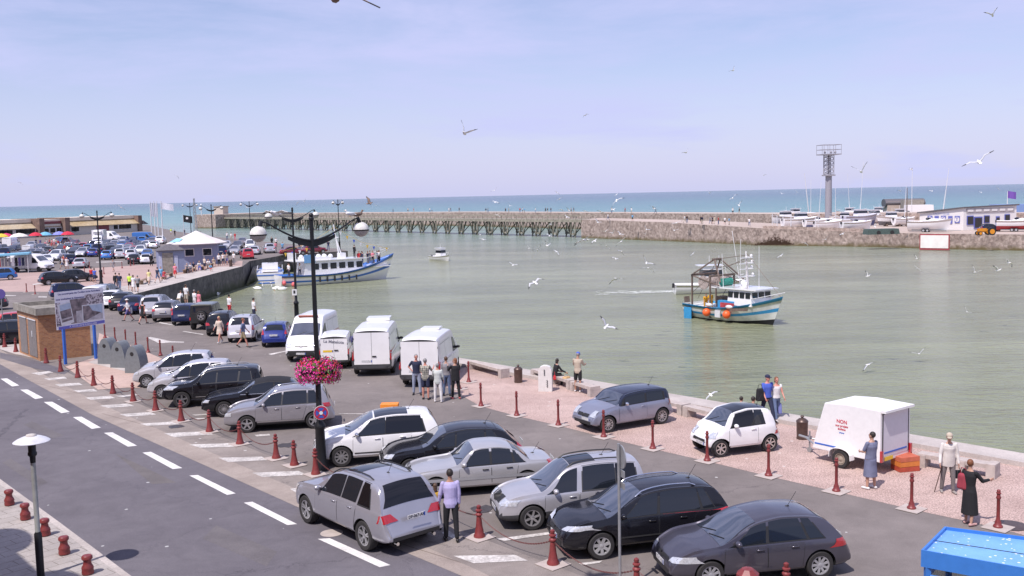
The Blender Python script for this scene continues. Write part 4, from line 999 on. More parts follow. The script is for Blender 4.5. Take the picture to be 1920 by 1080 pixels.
mini = spec_hatch(3.65, 1.69, 1.41, hdr=1.42, cowl=.98, zc=.95, nose=.72, rroof=.24, rbase=.12, belt=.92, tail=.94, paint=paint('steel_blue', (.30, .31, .39), .5, .28), wheel='ten', clad=.30, cladmat=TRIM, roofmat=paint('mini_roof', (.02, .025, .05), 0, .2), roofcol=(.12, 2.55, 9), shape=dict(k=.22, tf=.18, tr=.12),
 win=[(.50, .52, 1.28, 1.24), (1.36, 1.32, 2.34, 2.2)], surround=(.40, .42, 2.5, 2.28), doors=[(1.3, 2.55, 1.3, 2.55, .34)], fax=.62, rax=.56, mirrormat=CHROME, aerial=.6, hl=[(.42, .60), (.70, .60), (.69, .80), (.46, .80)], grille=[(.34, .56, .68, .36), (.52, .30, .42, .55)])
mini['wr'] = .31; mini['fplate'] = (.50, .25); mini['wf'] = (.06, .90)
car('parked_car', mini, 'small steel blue hatchback with a dark roof parked on the pink gravel promenade', (1139, 811), 209, 'fl')
smt = spec_hatch(2.72, 1.56, 1.54, hdr=.98, cowl=.52, zc=1.0, nose=.74, rroof=.42, rbase=.18, belt=.94, tail=.96, paint=P_WHITE, wheel='six', rim=mat('chrome_rim', (.6, .6, .6), .15, .9, var=0), roofmat=GLASS, roofcol=(.30, 1.76, 14), glass=TINT, shape=dict(zb=.26, k=.30),
 win=[(.62, .70, 1.02, 1.0), (1.05, 1.02, 1.95, 1.72)], surround=(.60, .68, 1.98, 1.74), doors=[(.92, 2.02, .92, 2.0, .36)], fax=.42, rax=.43, grille=[(.40, .46, .56, .36)], aerial=.5)
smt['wr'] = .29; smt['wd'] = .19; smt['hl'] = [(.40, .62), (.68, .64), (.66, .84), (.46, .80)]; smt['tl'] = [(.60, .62), (.74, .60), (.72, .72), (.62, .74)]; smt['tl2'] = [(.58, .80), (.71, .78), (.68, .90), (.60, .90)]; smt['fplate'] = (.42, .1); smt['wiper'] = 1
smt['clad'] = .30
car('parked_car', smt, 'very short white two-seat car with a dark roof parked on the pink gravel', (1350, 857), 199, 'fl')
def spec_van(L=5.5, W=2.05, H=2.42, paint_=P_WHITE, hood=.75, low=False, **kw):
 k = dict(L=L, W=W, H=H, paint=paint_)
 k['t'] = [(0, H - .12), (.06, H - .07), (.35, H - .02), (L * .45, H), (L - 2.0, H - .03), (L - 1.7, H - .12), (L - 1.45, H - .42), (L - .75, 1.30 if H < 2.2 else 1.42), (L - .55, 1.22), (L - .22, 1.06), (L - .08, .92), (L - .02, .72), (L, .6)]
 k['b'] = [(0, 1.22), (L - 1.2, 1.20), (L - .7, 1.12), (L - .25, .98), (L - .08, .8), (L, .5)]
 if H < 2.2:
  k['t'] = [(0, H - .10), (.05, H - .05), (.3, H - .02), (L * .45, H), (L - 1.95, H - .03), (L - 1.75, H - .10), (L - 1.0, 1.06), (L - .9, 1.02), (L - .3, .90), (L - .08, .76), (L, .56)]
  k['b'] = [(0, 1.0), (L - 1.2, .98), (L - .7, .90), (L - .25, .80), (L - .08, .6), (L, .45)]
 k['shape'] = dict(k=.10, tf=.16, tr=.05, zb=.30, crown=.05, corner=.10)
 k['wx'] = (1.05, L - .95); k['wr'] = .34; k['wd'] = .22; k['wheel'] = 'steel'; k['rim'] = STEEL
 k['ws'] = (L - 1.52, L - .82) if H > 2.2 else (L - 1.72, L - 1.05); k['win'] = [(L - 2.0, L - 2.0, L - 1.02, L - 1.42)] if H > 2.2 else [(L - 2.3, L - 2.25, L - 1.25, L - 1.72)]
 k['wf'] = (.04, .58) if H > 2.2 else (.05, .84)
 k['doors'] = [(L - 2.05, L - 1.02, L - 2.05, L - 1.0, .42)]
 k['hl'] = [(W / 2 * .52, .72), (W / 2 * .88, .74), (W / 2 * .88, .92), (W / 2 * .54, .90)]
 k['tl'] = [(W / 2 * .87, .85), (W / 2 * .945, .83), (W / 2 * .945, 1.30), (W / 2 * .87, 1.30)]
 k['grille'] = [(.50, .66, .80, .46), (.8, .36, .56, .8)]; k['fplate'] = (.5,); k['rplate'] = (.78, .25)
 k['mirror'] = (L - 1.12, 1.28 if H > 2.2 else 1.06); k['mirrormat'] = TRIM; k['wiper'] = 1
 k['clad'] = .5; k['cladmat'] = CLAD; k['reartrim'] = (W / 2 * .93, .42, .60)
 z1 = H - .35
 k['seams'] = [(L * .28, .55, L * .28, z1), (L * .52, .55, L * .52, z1), (.35, z1 - .06, L * .27, z1 - .06), (L * .30, z1 - .06, L * .50, z1 - .06), (.3, 1.12, L * .5, 1.12)]
 k.update(kw); return k
def rear_doors(root, L, W, H, z0=.62, win=False, mt=None, handle=True):
 """two rear door leaves with a dark gap, hinges and a handle"""
 for sg in (1, -1):
  d = MB(); d.box((-L / 2 - .008, sg * W * .216, (z0 + H - .22) / 2), (.016, W * .424, H - .22 - z0)); dr = d.build('rear_door', mt, root)
  for z in (z0 + .25, H - .5): h = MB(); h.box((-L / 2 - .02, sg * W * .430, z), (.03, .03, .10)); h.build('hinge', TRIM, dr)
 b = MB(); b.box((-L / 2 - .0045, 0, (z0 + H - .22) / 2), (.004, W * .865, H - .20 - z0)); b.build('door_gap', TRIM, root)
 if handle: b = MB(); b.box((-L / 2 - .035, -.12, 1.02), (.03, .20, .055)); b.build('door_handle', TRIM, root)
v1 = spec_van()
r1 = car('delivery_van', v1, 'tall white panel van parked just right of the small lettered van', (699, 706), 91, 'cr', cat='van')
rear_doors(r1, 5.5, 2.05, 2.42, mt=P_WHITE)
b = MB(); b.box((.9, 0, 2.47), (1.1, 1.2, .13)); b.build('roof_unit', P_WHITE, r1)
b = MB(); b.add([(-2.772, .0, 1.22), (-2.772, -.22, 1.10), (-2.772, 0, 1.10)], [(0, 2, 1)]);
v2 = spec_van(L=5.3, H=2.38, tl=[(.89, .88), (.968, .86), (.968, 1.18), (.89, 1.24)])
r2 = car('delivery_van', v2, 'tall white panel van with five people standing behind it', (789, 727), 83, 'cr', cat='van')
rear_doors(r2, 5.3, 2.05, 2.38, mt=P_WHITE)
b = MB(); b.box((.3, 0, 2.41), (.9, .9, .06)); b.build('roof_hatch', P_WHITE, r2)
v3 = spec_van(L=5.0, W=1.98, H=2.40, hl=[(.55, .86), (.90, .88), (.90, 1.02), (.57, 1.02)])
v3['t'] = [(0, 2.28), (.06, 2.33), (.35, 2.38), (2.6, 2.40), (3.1, 2.36), (3.35, 2.18), (3.5, 2.02), (4.15, 1.38), (4.3, 1.30), (4.85, .98), (4.95, .8), (5.0, .6)]
v3['ws'] = (3.52, 4.12); v3['grille'] = [(.36, .86, .91, .36), (.8, .40, .66, .8)]; v3['win'] = [(3.0, 3.0, 3.95, 3.6)]; v3['doors'] = [(2.95, 3.98, 2.95, 3.98, .42)]
r3 = car('delivery_van', v3, 'older tall white van parked nose first towards the street beside the dark blue hatchback', (566, 680), 266, 'cf', cat='van')
b = MB(); b.box((3.27 - 2.5, 0, 2.33), (.06, 1.1, .10), ry=R(35)); b.build('roof_vent', mat('rust_red', (.35, .10, .06), .6), r3)
v4 = spec_van(L=4.0, W=1.62, H=1.84, tl=[(.70, .80), (.765, .80), (.765, 1.06), (.70, 1.06)], platem=PLATEY)
v4['rplate'] = (.98, .30); v4['seams'] = []
r4 = car('delivery_van', v4, 'small white van with curved lettering on its rear doors, half hidden by the lamp post', (628, 693), 94, 'cr', cat='van')
rear_doors(r4, 4.0, 1.62, 1.84, z0=.5, mt=P_WHITE)
GREYINK = mat('grey_lettering', (.22, .22, .26), .5, var=0); PURP = mat('purple_lettering', (.10, .09, .32), .5, var=0)
lt = 'La Matelote'
for i, ch in enumerate(lt):
 if ch == ' ': continue
lab = text_mesh('lettering', 'La Matelote', .22, GREYINK, r4, frame((-2.022, 0.0, 1.46), (0, -1, -.10), (0, -.1, 1)), depth=.002)
text_mesh('lettering', 'La Matelote', .40, PURP, r4, frame((-.35, -.812, 1.38), (1, 0, 0), (0, 0.06, 1)), depth=.004)
def rows():
 r_hatch = lambda **k: spec_hatch(**k)
 a = spec_hatch(3.95, 1.70, 1.47, paint=P_BLACK, wheel='seven', rim=HUBC)
 car('parked_car', a, 'black hatchback at the far left end of the cars backed along the basin', (222, 583), 97, 'cr')
 b_ = mod(mer, paint=P_NAVY, glass=GLASS)
 car('parked_car', b_, 'navy saloon parked between the black hatchback and the silver off-road car', (240, 591), 97, 'cr')
 c_ = spec_hatch(4.5, 1.85, 1.70, hdr=2.1, cowl=1.15, paint=P_SILVER, rroof=.42, rails=(.6, 2.6, TRIM), rbase=.2, wheel='five', clad=.40, cladmat=CLAD); c_['wr'] = .36
 car('parked_car', c_, 'silver off-road car with roof rails parked in the row behind the woman in black', (283, 597), 96, 'cr')
 d_ = spec_hatch(4.2, 1.76, 1.48, paint=paint('taupe_grey', (.12, .115, .13), .4, .3), wheel='ten', tl=[(.55, .82), (.84, .80), (.80, .98), (.60, .98)])
 car('parked_car', d_, 'dark grey hatchback with wide red tail lights parked left of the blue hatchback', (306, 604), 95, 'cr')
 e_ = spec_hatch(3.9, 1.68, 1.50, paint=P_NAVY, rroof=.40, wheel='seven', rim=HUBC, tl=[(.62, .80), (.80, .78), (.77, 1.18), (.68, 1.18)])
 car('parked_car', e_, 'dark blue rounded hatchback parked left of the jeep with the spare wheel', (342, 611), 95, 'cr')
 bx = spec_hatch(4.45, 1.76, 1.62, hdr=2.3, cowl=1.35, zc=.98, nose=.9, rroof=.20, rbase=.08, belt=1.02, tail=1.06, paint=P_BLACK, wheel='six', clad=.5, cladmat=CLAD, spoil=0)
 f_ = spec_hatch(4.2, 1.75, 1.55, rroof=.4, paint=P_BLACK, wheel='five', rails=(.7, 2.4, TRIM));
 car('parked_car', f_, 'black estate car parked between the jeep and the silver people carrier', (410, 631), 95, 'cr')
 g_ = spec_hatch(4.27, 1.75, 1.64, hdr=2.0, cowl=1.05, zc=1.02, nose=.78, rroof=.50, rbase=.16, belt=.98, tail=1.0, paint=P_SILVER2, wheel='seven', rim=HUBC, rails=(.8, 2.5, TRIM), tl=[(.72, .80), (.85, .78), (.80, 1.06), (.72, 1.08)])
 car('parked_car', g_, 'silver people carrier with the man in khaki shorts walking past its tail', (451, 643), 93, 'cr')
 h_ = spec_hatch(3.82, 1.65, 1.44, paint=P_COBALT, wheel='seven', rim=HUBC, rroof=.48, tl=[(.60, .80), (.80, .78), (.76, 1.10), (.66, 1.12)])
 car('parked_car', h_, 'small dark blue hatchback parked beside the older white van', (515, 652), 96, 'cr')
 j = dict(L=3.9, W=1.72, H=1.80, paint=P_OLIVE, t=[(0, 1.74), (.04, 1.78), (.3, 1.80), (1.8, 1.80), (2.15, 1.74), (2.45, 1.16), (2.5, 1.12), (3.7, 1.04), (3.85, .98), (3.9, .9)], b=[(0, 1.06), (2.4, 1.06), (2.6, 1.02), (3.7, .96), (3.9, .8)],
  shape=dict(k=.12, tf=.22, tr=.02, zb=.42, corner=.04, crown=.02), wx=(.62, 3.1), wr=.40, wd=.26, wheel='five', rim=ALLOY, clad=.5, cladmat=TRIM, win=[(.12, .12, .92, .92), (1.05, 1.05, 1.95, 1.95)], wf=(.08, .86), ws=(2.2, 2.42),
  doors=[(1.05, 2.0, 1.05, 2.0, .5)], hl=[(.50, .78), (.66, .78), (.66, .92), (.50, .92)], tl=[(.74, .72), (.86, .72), (.86, .90), (.74, .90)], tailgate_glass=(.62, 1.14, 1.62, .58), mirror=(2.15, 1.15), grille=[(.42, .66, .92, .42)])
 jr = car('jeep', j, 'boxy olive jeep with a spare wheel on its tailgate in the row by the water', (380, 619), 94, 'cr')
 tm, rm = wheel_meshes(.36, .22, 'five', ALLOY)
 o = bpy.data.objects.new('spare_wheel', tm); COL.objects.link(o); o.parent = jr; o.location = (-1.95 - .14, 0, .98); o.rotation_euler = (0, 0, -PI / 2)
 q = bpy.data.objects.new('rim', rm); COL.objects.link(q); q.parent = o
rows()
def proto(kind):
 if kind == 'hatch': s_ = spec_hatch(4.0, 1.72, 1.48, paint=P_GREY, lod=1, rim=HUBC, wheel='seven')
 if kind == 'mpv': s_ = spec_hatch(4.3, 1.78, 1.64, hdr=2.0, cowl=1.0, zc=1.02, rroof=.45, paint=P_GREY, lod=1, rim=HUBC)
 if kind == 'sedan': s_ = mod(mer, paint=P_GREY, lod=1, moulding=(.5, .5, 4.0, TRIM, .01))
 if kind == 'estate': s_ = spec_hatch(4.6, 1.78, 1.52, hdr=2.1, rroof=.35, paint=P_GREY, lod=1, rails=(.6, 2.5, TRIM))
 if kind == 'suv': s_ = spec_hatch(4.5, 1.86, 1.74, hdr=2.1, cowl=1.15, rroof=.40, paint=P_GREY, lod=1, clad=.4)
 if kind == 'van': s_ = spec_van(lod=1); s_['seams'] = s_['seams'][:2]
 if kind == 'smallvan': s_ = spec_van(L=4.1, W=1.7, H=1.86, lod=1); s_['seams'] = []
 s_ = dict(s_); s_.pop('doors', None); s_.pop('wiper', None); s_.pop('aerial', None); s_.pop('spoiler', None)
 r = thing('parked_car', '', ''); build_car(s_, r)
 if kind in ('van', 'smallvan'): rear_doors(r, s_['L'], s_['W'], s_['H'], mt=P_WHITE, handle=False)
 return r, s_
PRO = {}
used = set()
def far(kind, px, hd, pm, label, wheel='cr', cat=None, group='cars in the far car park'):
 if kind not in PRO: PRO[kind] = proto(kind)
 r, s_ = PRO[kind]
 if kind not in used: c = r; used.add(kind)
 else:
  c = r.copy(); COL.objects.link(c)
  for ch in r.children:
   d = ch.copy(); COL.objects.link(d); d.parent = c
   for g in ch.children: e = g.copy(); COL.objects.link(e); e.parent = d
 c.name = {'van': 'panel_van', 'smallvan': 'small_van'}.get(kind, 'parked_car')
 c['label'] = label; c['category'] = cat or ('van' if 'van' in kind else 'car'); c['group'] = group
 for ch in c.children:
  for i, sl_ in enumerate(ch.material_slots):
   mm_ = ch.data.materials[i] if ch.data and i < len(ch.data.materials) else None
   if mm_ and mm_.name in ('paint_grey', 'paint_white') and ch.name.split('.')[0] in ('body', 'mirror', 'rear_door', 'door'):
    sl_.link = 'OBJECT'; sl_.material = pm
 h = R(hd); fwd = Vector((math.cos(h), math.sin(h), 0)); lf = Vector((-fwd.y, fwd.x, 0)); p = at(*px)
 lx = {'c': 0, 'cr': -s_['L'] / 2 + .1, 'cf': s_['L'] / 2 - .1, 'f': s_['wx'][1] - s_['L'] / 2, 'r': s_['wx'][0] - s_['L'] / 2}[wheel if wheel in ('c', 'cr', 'cf') else wheel[0]]
 ly = 0 if wheel in ('c', 'cr', 'cf') else (s_['W'] / 2 - .1) * (1 if wheel[1] == 'l' else -1)
 loc = p - fwd * lx - lf * ly; c.location = (loc.x, loc.y, .006); c.rotation_euler = (0, 0, h)
 return c
GR2 = 'cars around the brick hut and plaza'
far('hatch', (91, 535), 38, P_BLACK, 'black hatchback standing on the plaza beside the double lamp, seen from its right side', 'rr', group=GR2)
far('hatch', (128, 530), 34, P_DARK, 'dark grey hatchback half hidden behind the black one on the plaza', 'rr', group=GR2)
far('hatch', (20, 525), 207, P_BLUE, 'bright blue hatchback at the left edge of the plaza in front of the white van', 'rl', group=GR2)
far('estate', (112, 562), 32, P_NAVY, 'dark blue estate mostly hidden behind the town notice board', 'rr', group=GR2)
far('smallvan', (173, 578), 96, P_WHITE, 'small white van whose roof shows just above the notice board', 'cr', group=GR2)
far('hatch', (203, 579), 97, P_WHITE, 'white hatchback peeping out between the notice board and the black hatchback', 'cr', group=GR2)
far('estate', (188, 566), 97, P_GREY, 'bluish grey estate roof visible just right of the white van behind the notice board', 'cr', group=GR2)
far('hatch', (6, 628), 22, P_RED, 'red car at the left edge beside the brick hut', 'rr', group=GR2)
far('estate', (-4, 648), 22, P_BLACK, 'black car behind the parked motorcycle at the left edge', 'rr', group=GR2)
far('hatch', (-3, 582), 205, P_DARK, 'dark teal car at the left edge behind the red car', 'rl', group=GR2)
FC = [
     ('van', (22, 466), 98, P_WHITE, 'tall white van with closed rear doors near the umbrellas at the left'),
     ('hatch', (26, 474), 278, P_NAVY, 'navy car just in front of the tall white van at the left'),
     ('hatch', (8, 482), 278, P_SILVER, 'silver car at the left edge below the umbrellas'),
     ('estate', (0, 473), 278, P_DARK, 'dark estate at the far left edge of the car park'),
     ('smallvan', (57, 478), 98, P_WHITE, 'small white van parked just right of the navy car'),
     ('estate', (44, 486), 280, P_GREY, 'grey estate in front of the small white van'),
     ('sedan', (30, 489), 280, P_TAUPE, 'taupe saloon behind the blue market awning'),
     ('hatch', (73, 486), 100, P_DARK, 'dark grey hatchback left of the white off-road car'),
     ('hatch', (92, 477), 100, P_BLACK, 'black hatchback behind the white off-road car'),
     ('suv', (107, 488), 278, P_WHITE, 'white off-road car facing us in the middle of the car park'),
     ('hatch', (88, 495), 300, P_WHITE, 'low white car right of the long white market van'),
     ('hatch', (127, 494), 130, P_NAVY, 'dark blue hatchback facing away behind the silver saloon'),
     ('sedan', (152, 502), 105, P_SILVER, 'silver saloon parked alone at the plaza edge'),
     ('mpv', (157, 481), 275, P_SILVER2, 'pale silver people carrier facing us behind the double lamp'),
     ('hatch', (177, 481), 102, P_COBALT, 'cobalt hatchback parked left of the bright blue one'),
     ('hatch', (203, 486), 102, P_BLUE, 'bright blue hatchback parked in the row behind the plaza posts'),
     ('suv', (211, 477), 102, P_BLACK, 'black off-road car behind the bright blue hatchback'),
     ('mpv', (228, 484), 102, P_SILVER, 'silver people carrier second right of the bright blue hatchback'),
     ('mpv', (248, 486), 104, P_SILVER2, 'grey silver people carrier behind the small black car'),
     ('hatch', (254, 494), 102, P_BLACK, 'small black hatchback parked at the end of the row by the posts'),
     ('hatch', (276, 494), 104, P_SILVER2, 'silver car half hidden left of the small blue hut'),
     ('hatch', (277, 484), 285, P_BLUE, 'blue car behind the silver one beside the small hut'),
     ('mpv', (264, 477), 285, P_WHITE, 'white car facing us behind the blue one near the pavilion'),
     ('sedan', (193, 471), 280, P_GREY, 'grey saloon behind the double lamp post'),
     ('sedan', (209, 468), 280, P_TAUPE, 'taupe saloon behind the black off-road car'),
     ('estate', (225, 474), 280, P_WHITE, 'white estate left of the red cars'),
     ('hatch', (243, 470), 280, P_RED, 'red hatchback in the middle of the far rows'),
     ('hatch', (250, 477), 280, P_RED, 'red car just in front of the other red hatchback'),
     ('estate', (262, 470), 280, P_DARK, 'dark estate right of the red cars'),
     ('sedan', (255, 463), 280, P_NAVY, 'navy saloon in front of the blue van'),
     ('mpv', (160, 470), 100, P_RED, 'red people carrier in front of the box lorry'),
     ('hatch', (145, 471), 100, P_DARK, 'dark hatchback left of the red people carrier'),
     ('mpv', (129, 470), 278, P_SILVER2, 'silver people carrier beside the market crowd'),
     ('hatch', (140, 462), 278, P_WINE, 'wine red car behind the market crowd'),
     ('hatch', (146, 476), 278, P_GREY, 'grey hatchback in front of the dark one near the crowd'),
     ('sedan', (238, 464), 280, P_COBALT, 'cobalt saloon behind the red cars'),
     ('estate', (200, 463), 280, P_BLACK, 'black estate in front of the long white van'),
     ('van', (205, 452), 348, P_WHITE, 'long white panel van parked sideways before the sea front building'),
     ('van', (273, 455), 346, P_BLUE, 'blue and white van parked beyond the flag poles'),
     ('hatch', (186, 463), 280, P_SILVER, 'silver hatchback under the box lorry'),
     ('hatch', (60, 466), 280, P_SILVER, 'silver hatchback behind the small white van'),
     ('hatch', (76, 471), 280, P_GREY, 'grey hatchback two places left of the crowd'),
     ('suv', (418, 479), 100, P_NAVY, 'navy off-road car right of the pavilion'),
     ('mpv', (408, 469), 100, P_DARK, 'dark people carrier behind the navy off-road car'),
     ('hatch', (440, 477), 280, P_SILVER, 'silver hatchback between the navy off-road car and the red car'),
     ('mpv', (463, 485), 112, P_RED, 'bright red hatchback by the edge of the quay'),
     ('sedan', (478, 477), 100, P_SILVER2, 'silver saloon just right of the bright red hatchback'),
     ('smallvan', (470, 468), 280, P_WHITE, 'white pickup van behind the silver saloon'),
     ('sedan', (446, 466), 280, P_GREY, 'grey saloon behind the bright red hatchback'),
     ('mpv', (505, 474), 108, P_SILVER, 'silver people carrier standing left of the near lamp posts'),
     ('sedan', (550, 478), 20, P_WINE, 'wine red saloon parked behind the stern of the pleasure boat'),
     ('hatch', (590, 475), 30, P_WINE, 'dark red hatchback behind the pleasure boat cabin'),
     ('hatch', (425, 466), 280, P_SILVER2, 'pale car behind the silver hatchback right of the pavilion'),
     ('smallvan', (390, 483), 270, P_WHITE, 'white minibus front showing beside the pavilion'),
     ('hatch', (455, 459), 280, P_TAUPE, 'taupe car at the far edge of the quay by the water'),
]
for kind, px, hd, pm_, lab_ in FC: far(kind, px, hd, pm_, lab_, 'c')
far('van', (62, 509), 345, P_WHITE, 'long white market van with its cab towards the crowd on the plaza', 'c', group=GR2)
bt = spec_van(lod=1, L=6.2, H=2.3); bt['seams'] = []
br = car('box_lorry', bt, 'white box lorry facing us in front of the sea front building', (181, 462), 283, 'cf', cat='lorry')
b = MB(); b.box((-1.1, 0, 2.0), (4.2, 2.3, 2.7)); b.build('cargo_box', P_WHITE, br)
b = MB(); b.box((1.2, 0, 2.95), (.5, 1.5, .5), ry=R(30)); b.build('roof_deflector', P_WHITE, br)
# ======== PEOPLE
def remesh(mb, name, vox, mats, smooth_it=2):
 me = mb.mesh('r', mats)
 o = bpy.data.objects.new('r', me); COL.objects.link(o)
 r = o.modifiers.new('r', 'REMESH'); r.mode = 'VOXEL'; r.voxel_size = vox; r.use_smooth_shade = True
 if smooth_it:
  q = o.modifiers.new('s', 'SMOOTH'); q.factor = 0.5; q.iterations = smooth_it
 out = bpy.data.meshes.new_from_object(o.evaluated_get(bpy.context.evaluated_depsgraph_get()))
 out.name = name
 bpy.data.objects.remove(o); bpy.data.meshes.remove(me)
 out.materials.clear()
 for m in mats: out.materials.append(m)
 out.polygons.foreach_set('use_smooth', [True] * len(out.polygons))
 return out
def limb(mb, a, b, ra, rb, n=10):
 mb.ball(a, ra, n); mb.ball(b, rb, n); mb.cyl(a, b, ra, rb, n)
def loft(mb, secs, n=14):
 """secs = (centre, rx fore-aft, ry sideways, up axis matrix)"""
 vs = []
 for c, rx, ry, m in secs:
  for k in range(n):
   e = 2 * PI * k / n; vs.append(Vector(c) + m @ Vector((rx * math.cos(e), ry * math.sin(e), 0)))
 fs = [(i * n + k, i * n + (k + 1) % n, (i + 1) * n + (k + 1) % n, (i + 1) * n + k) for i in range(len(secs) - 1) for k in range(n)]
 fs += [tuple(range(n - 1, -1, -1)), tuple(range((len(secs) - 1) * n, len(secs) * n))]
 mb.add(vs, fs)
def ang(a, out=0.0, tw=0.0):
 """direction of a hanging limb swung forward by a deg and outward by out deg (y sign applied by the caller)"""
 a = R(a); o_ = R(out)
 return Vector((math.sin(a) * math.cos(o_), math.sin(o_), -math.cos(a) * math.cos(o_)))
SKINS = [mat('skin_light', (.50, .29, .21), .55, var=.06), mat('skin_tan', (.40, .22, .15), .55, var=.06), mat('skin_red', (.55, .25, .19), .55, var=.06)]
HAIRS = {'dark': mat('hair_dark', (.025, .018, .015), .6, var=.3, scale=40), 'brown': mat('hair_brown', (.09, .05, .03), .6, var=.3, scale=40), 'grey': mat('hair_grey', (.26, .25, .25), .6, var=.25, scale=40), 'blond': mat('hair_blond', (.48, .34, .17), .6, var=.2, scale=40), 'auburn': mat('hair_auburn', (.19, .07, .03), .6, var=.25, scale=40)}
EYE = mat('eye_dark', (.03, .02, .02), .3, var=0); LIP = mat('lips', (.42, .14, .12), .5, var=0)
def cloth(name, col): return mat('cloth_' + name, col, .85, var=.16, scale=5, bump=.3, bscale=60)
LEATH = mat('shoe_leather', (.02, .018, .018), .4, var=.2)
def checks(name):
 m, t, b = nodes(name); nd = t.nodes; lk = t.links
 tc = nd.new('ShaderNodeTexCoord'); b.inputs['Roughness'].default_value = .85
 last = None
 col = None
 for ax in ('Y', 'Z', 'X'):
  sp = nd.new('ShaderNodeSeparateXYZ'); lk.new(tc.outputs['Object'], sp.inputs[0])
  mu = nd.new('ShaderNodeMath'); mu.operation = 'MULTIPLY'; mu.inputs[1].default_value = 11; lk.new(sp.outputs[ax], mu.inputs[0])
  fr = nd.new('ShaderNodeMath'); fr.operation = 'FRACT'; lk.new(mu.outputs[0], fr.inputs[0])
  gt = nd.new('ShaderNodeMath'); gt.operation = 'GREATER_THAN'; gt.inputs[1].default_value = .62; lk.new(fr.outputs[0], gt.inputs[0])
  if last is None: last = gt.outputs[0]
  else:
   ad = nd.new('ShaderNodeMath'); ad.operation = 'ADD'; lk.new(last, ad.inputs[0]); lk.new(gt.outputs[0], ad.inputs[1]); last = ad.outputs[0]
 dv = nd.new('ShaderNodeMath'); dv.operation = 'DIVIDE'; dv.inputs[1].default_value = 3; lk.new(last, dv.inputs[0])
 r = nd.new('ShaderNodeValToRGB'); r.color_ramp.elements[0].color = (.62, .58, .48, 1); r.color_ramp.elements[1].color = (.05, .06, .07, 1); r.color_ramp.elements[1].position = .8
 lk.new(dv.outputs[0], r.inputs[0]); lk.new(r.outputs[0], b.inputs['Base Color'])
 return m
CHECK = checks('checked_cloth')
def skel(p):
 """joint positions of a pose, figure height 1.75, facing +X"""
 J = {}
 sit = p.get('sit'); hz_ = sit + .09 if sit else .93
 pel = Vector((0, 0, hz_)); ln = R(p.get('lean', 0))
 up = Vector((math.sin(ln), 0, math.cos(ln)))
 m = Matrix.Rotation(ln, 3, 'Y')
 J['pel'] = pel; J['up'] = up; J['m'] = m
 J['chest'] = pel + up * .34; J['neck'] = pel + up * .56
 hl = R(p.get('head', p.get('lean', 0) * .5)); J['hm'] = Matrix.Rotation(R(p.get('turn', 0)), 3, 'Z') @ Matrix.Rotation(hl, 3, 'Y')
 J['head'] = J['neck'] + J['hm'] @ Vector((.012, 0, .145))
 legs = p.get('legs', [(4, 4, 4), (-4, 2, 4)])
 for i, s in enumerate((1, -1)):
  q = legs[i]; hip = pel + Vector((0, s * .088, -.02))
  o = q[2] if len(q) > 2 else 3
  th = ang(q[0], o); th.y *= s; kn = hip + th * .43
  shn = ang(q[0] - q[1], o * .4); shn.y *= s; an = kn + shn * .42
  J['hip%d' % i] = hip; J['knee%d' % i] = kn; J['ank%d' % i] = an
  td = Vector((1, s * .18, -.04)) if not p.get('tiptoe') else Vector((1, 0, -.4))
  if q[0] - q[1] < -25: td = Vector((.75, 0, -.65))
  J['toe%d' % i] = an + td.normalized() * .17 + Vector((0, 0, -.05)); J['heel%d' % i] = an + Vector((-.05, 0, -.05))
 arms = p.get('arms', [(5, 8, 12), (-2, 8, 12)])
 for i, s in enumerate((1, -1)):
  q = arms[i]; sh = pel + up * .475 + Vector((0, s * p.get('shw', .178), 0))
  ua = ang(q[0], q[1]); ua.y *= s; ua = m @ ua; el = sh + ua * .285
  fa = ang(q[0] + q[2], q[3] if len(q) > 3 else q[1] - 6); fa.y *= s; fa = m @ fa; wr = el + fa * .25
  J['sh%d' % i] = sh; J['el%d' % i] = el; J['wr%d' % i] = wr; J['fd%d' % i] = fa.normalized()
 if not sit:
  lo = min(min(J['toe0'].z, J['heel0'].z), min(J['toe1'].z, J['heel1'].z)) - .03
  J['dz'] = -lo
 else: J['dz'] = 0
 for k in list(J):
  if isinstance(J[k], Vector) and k not in ('up', 'fd0', 'fd1'): J[k] = J[k] + Vector((0, 0, J['dz']))
 return J
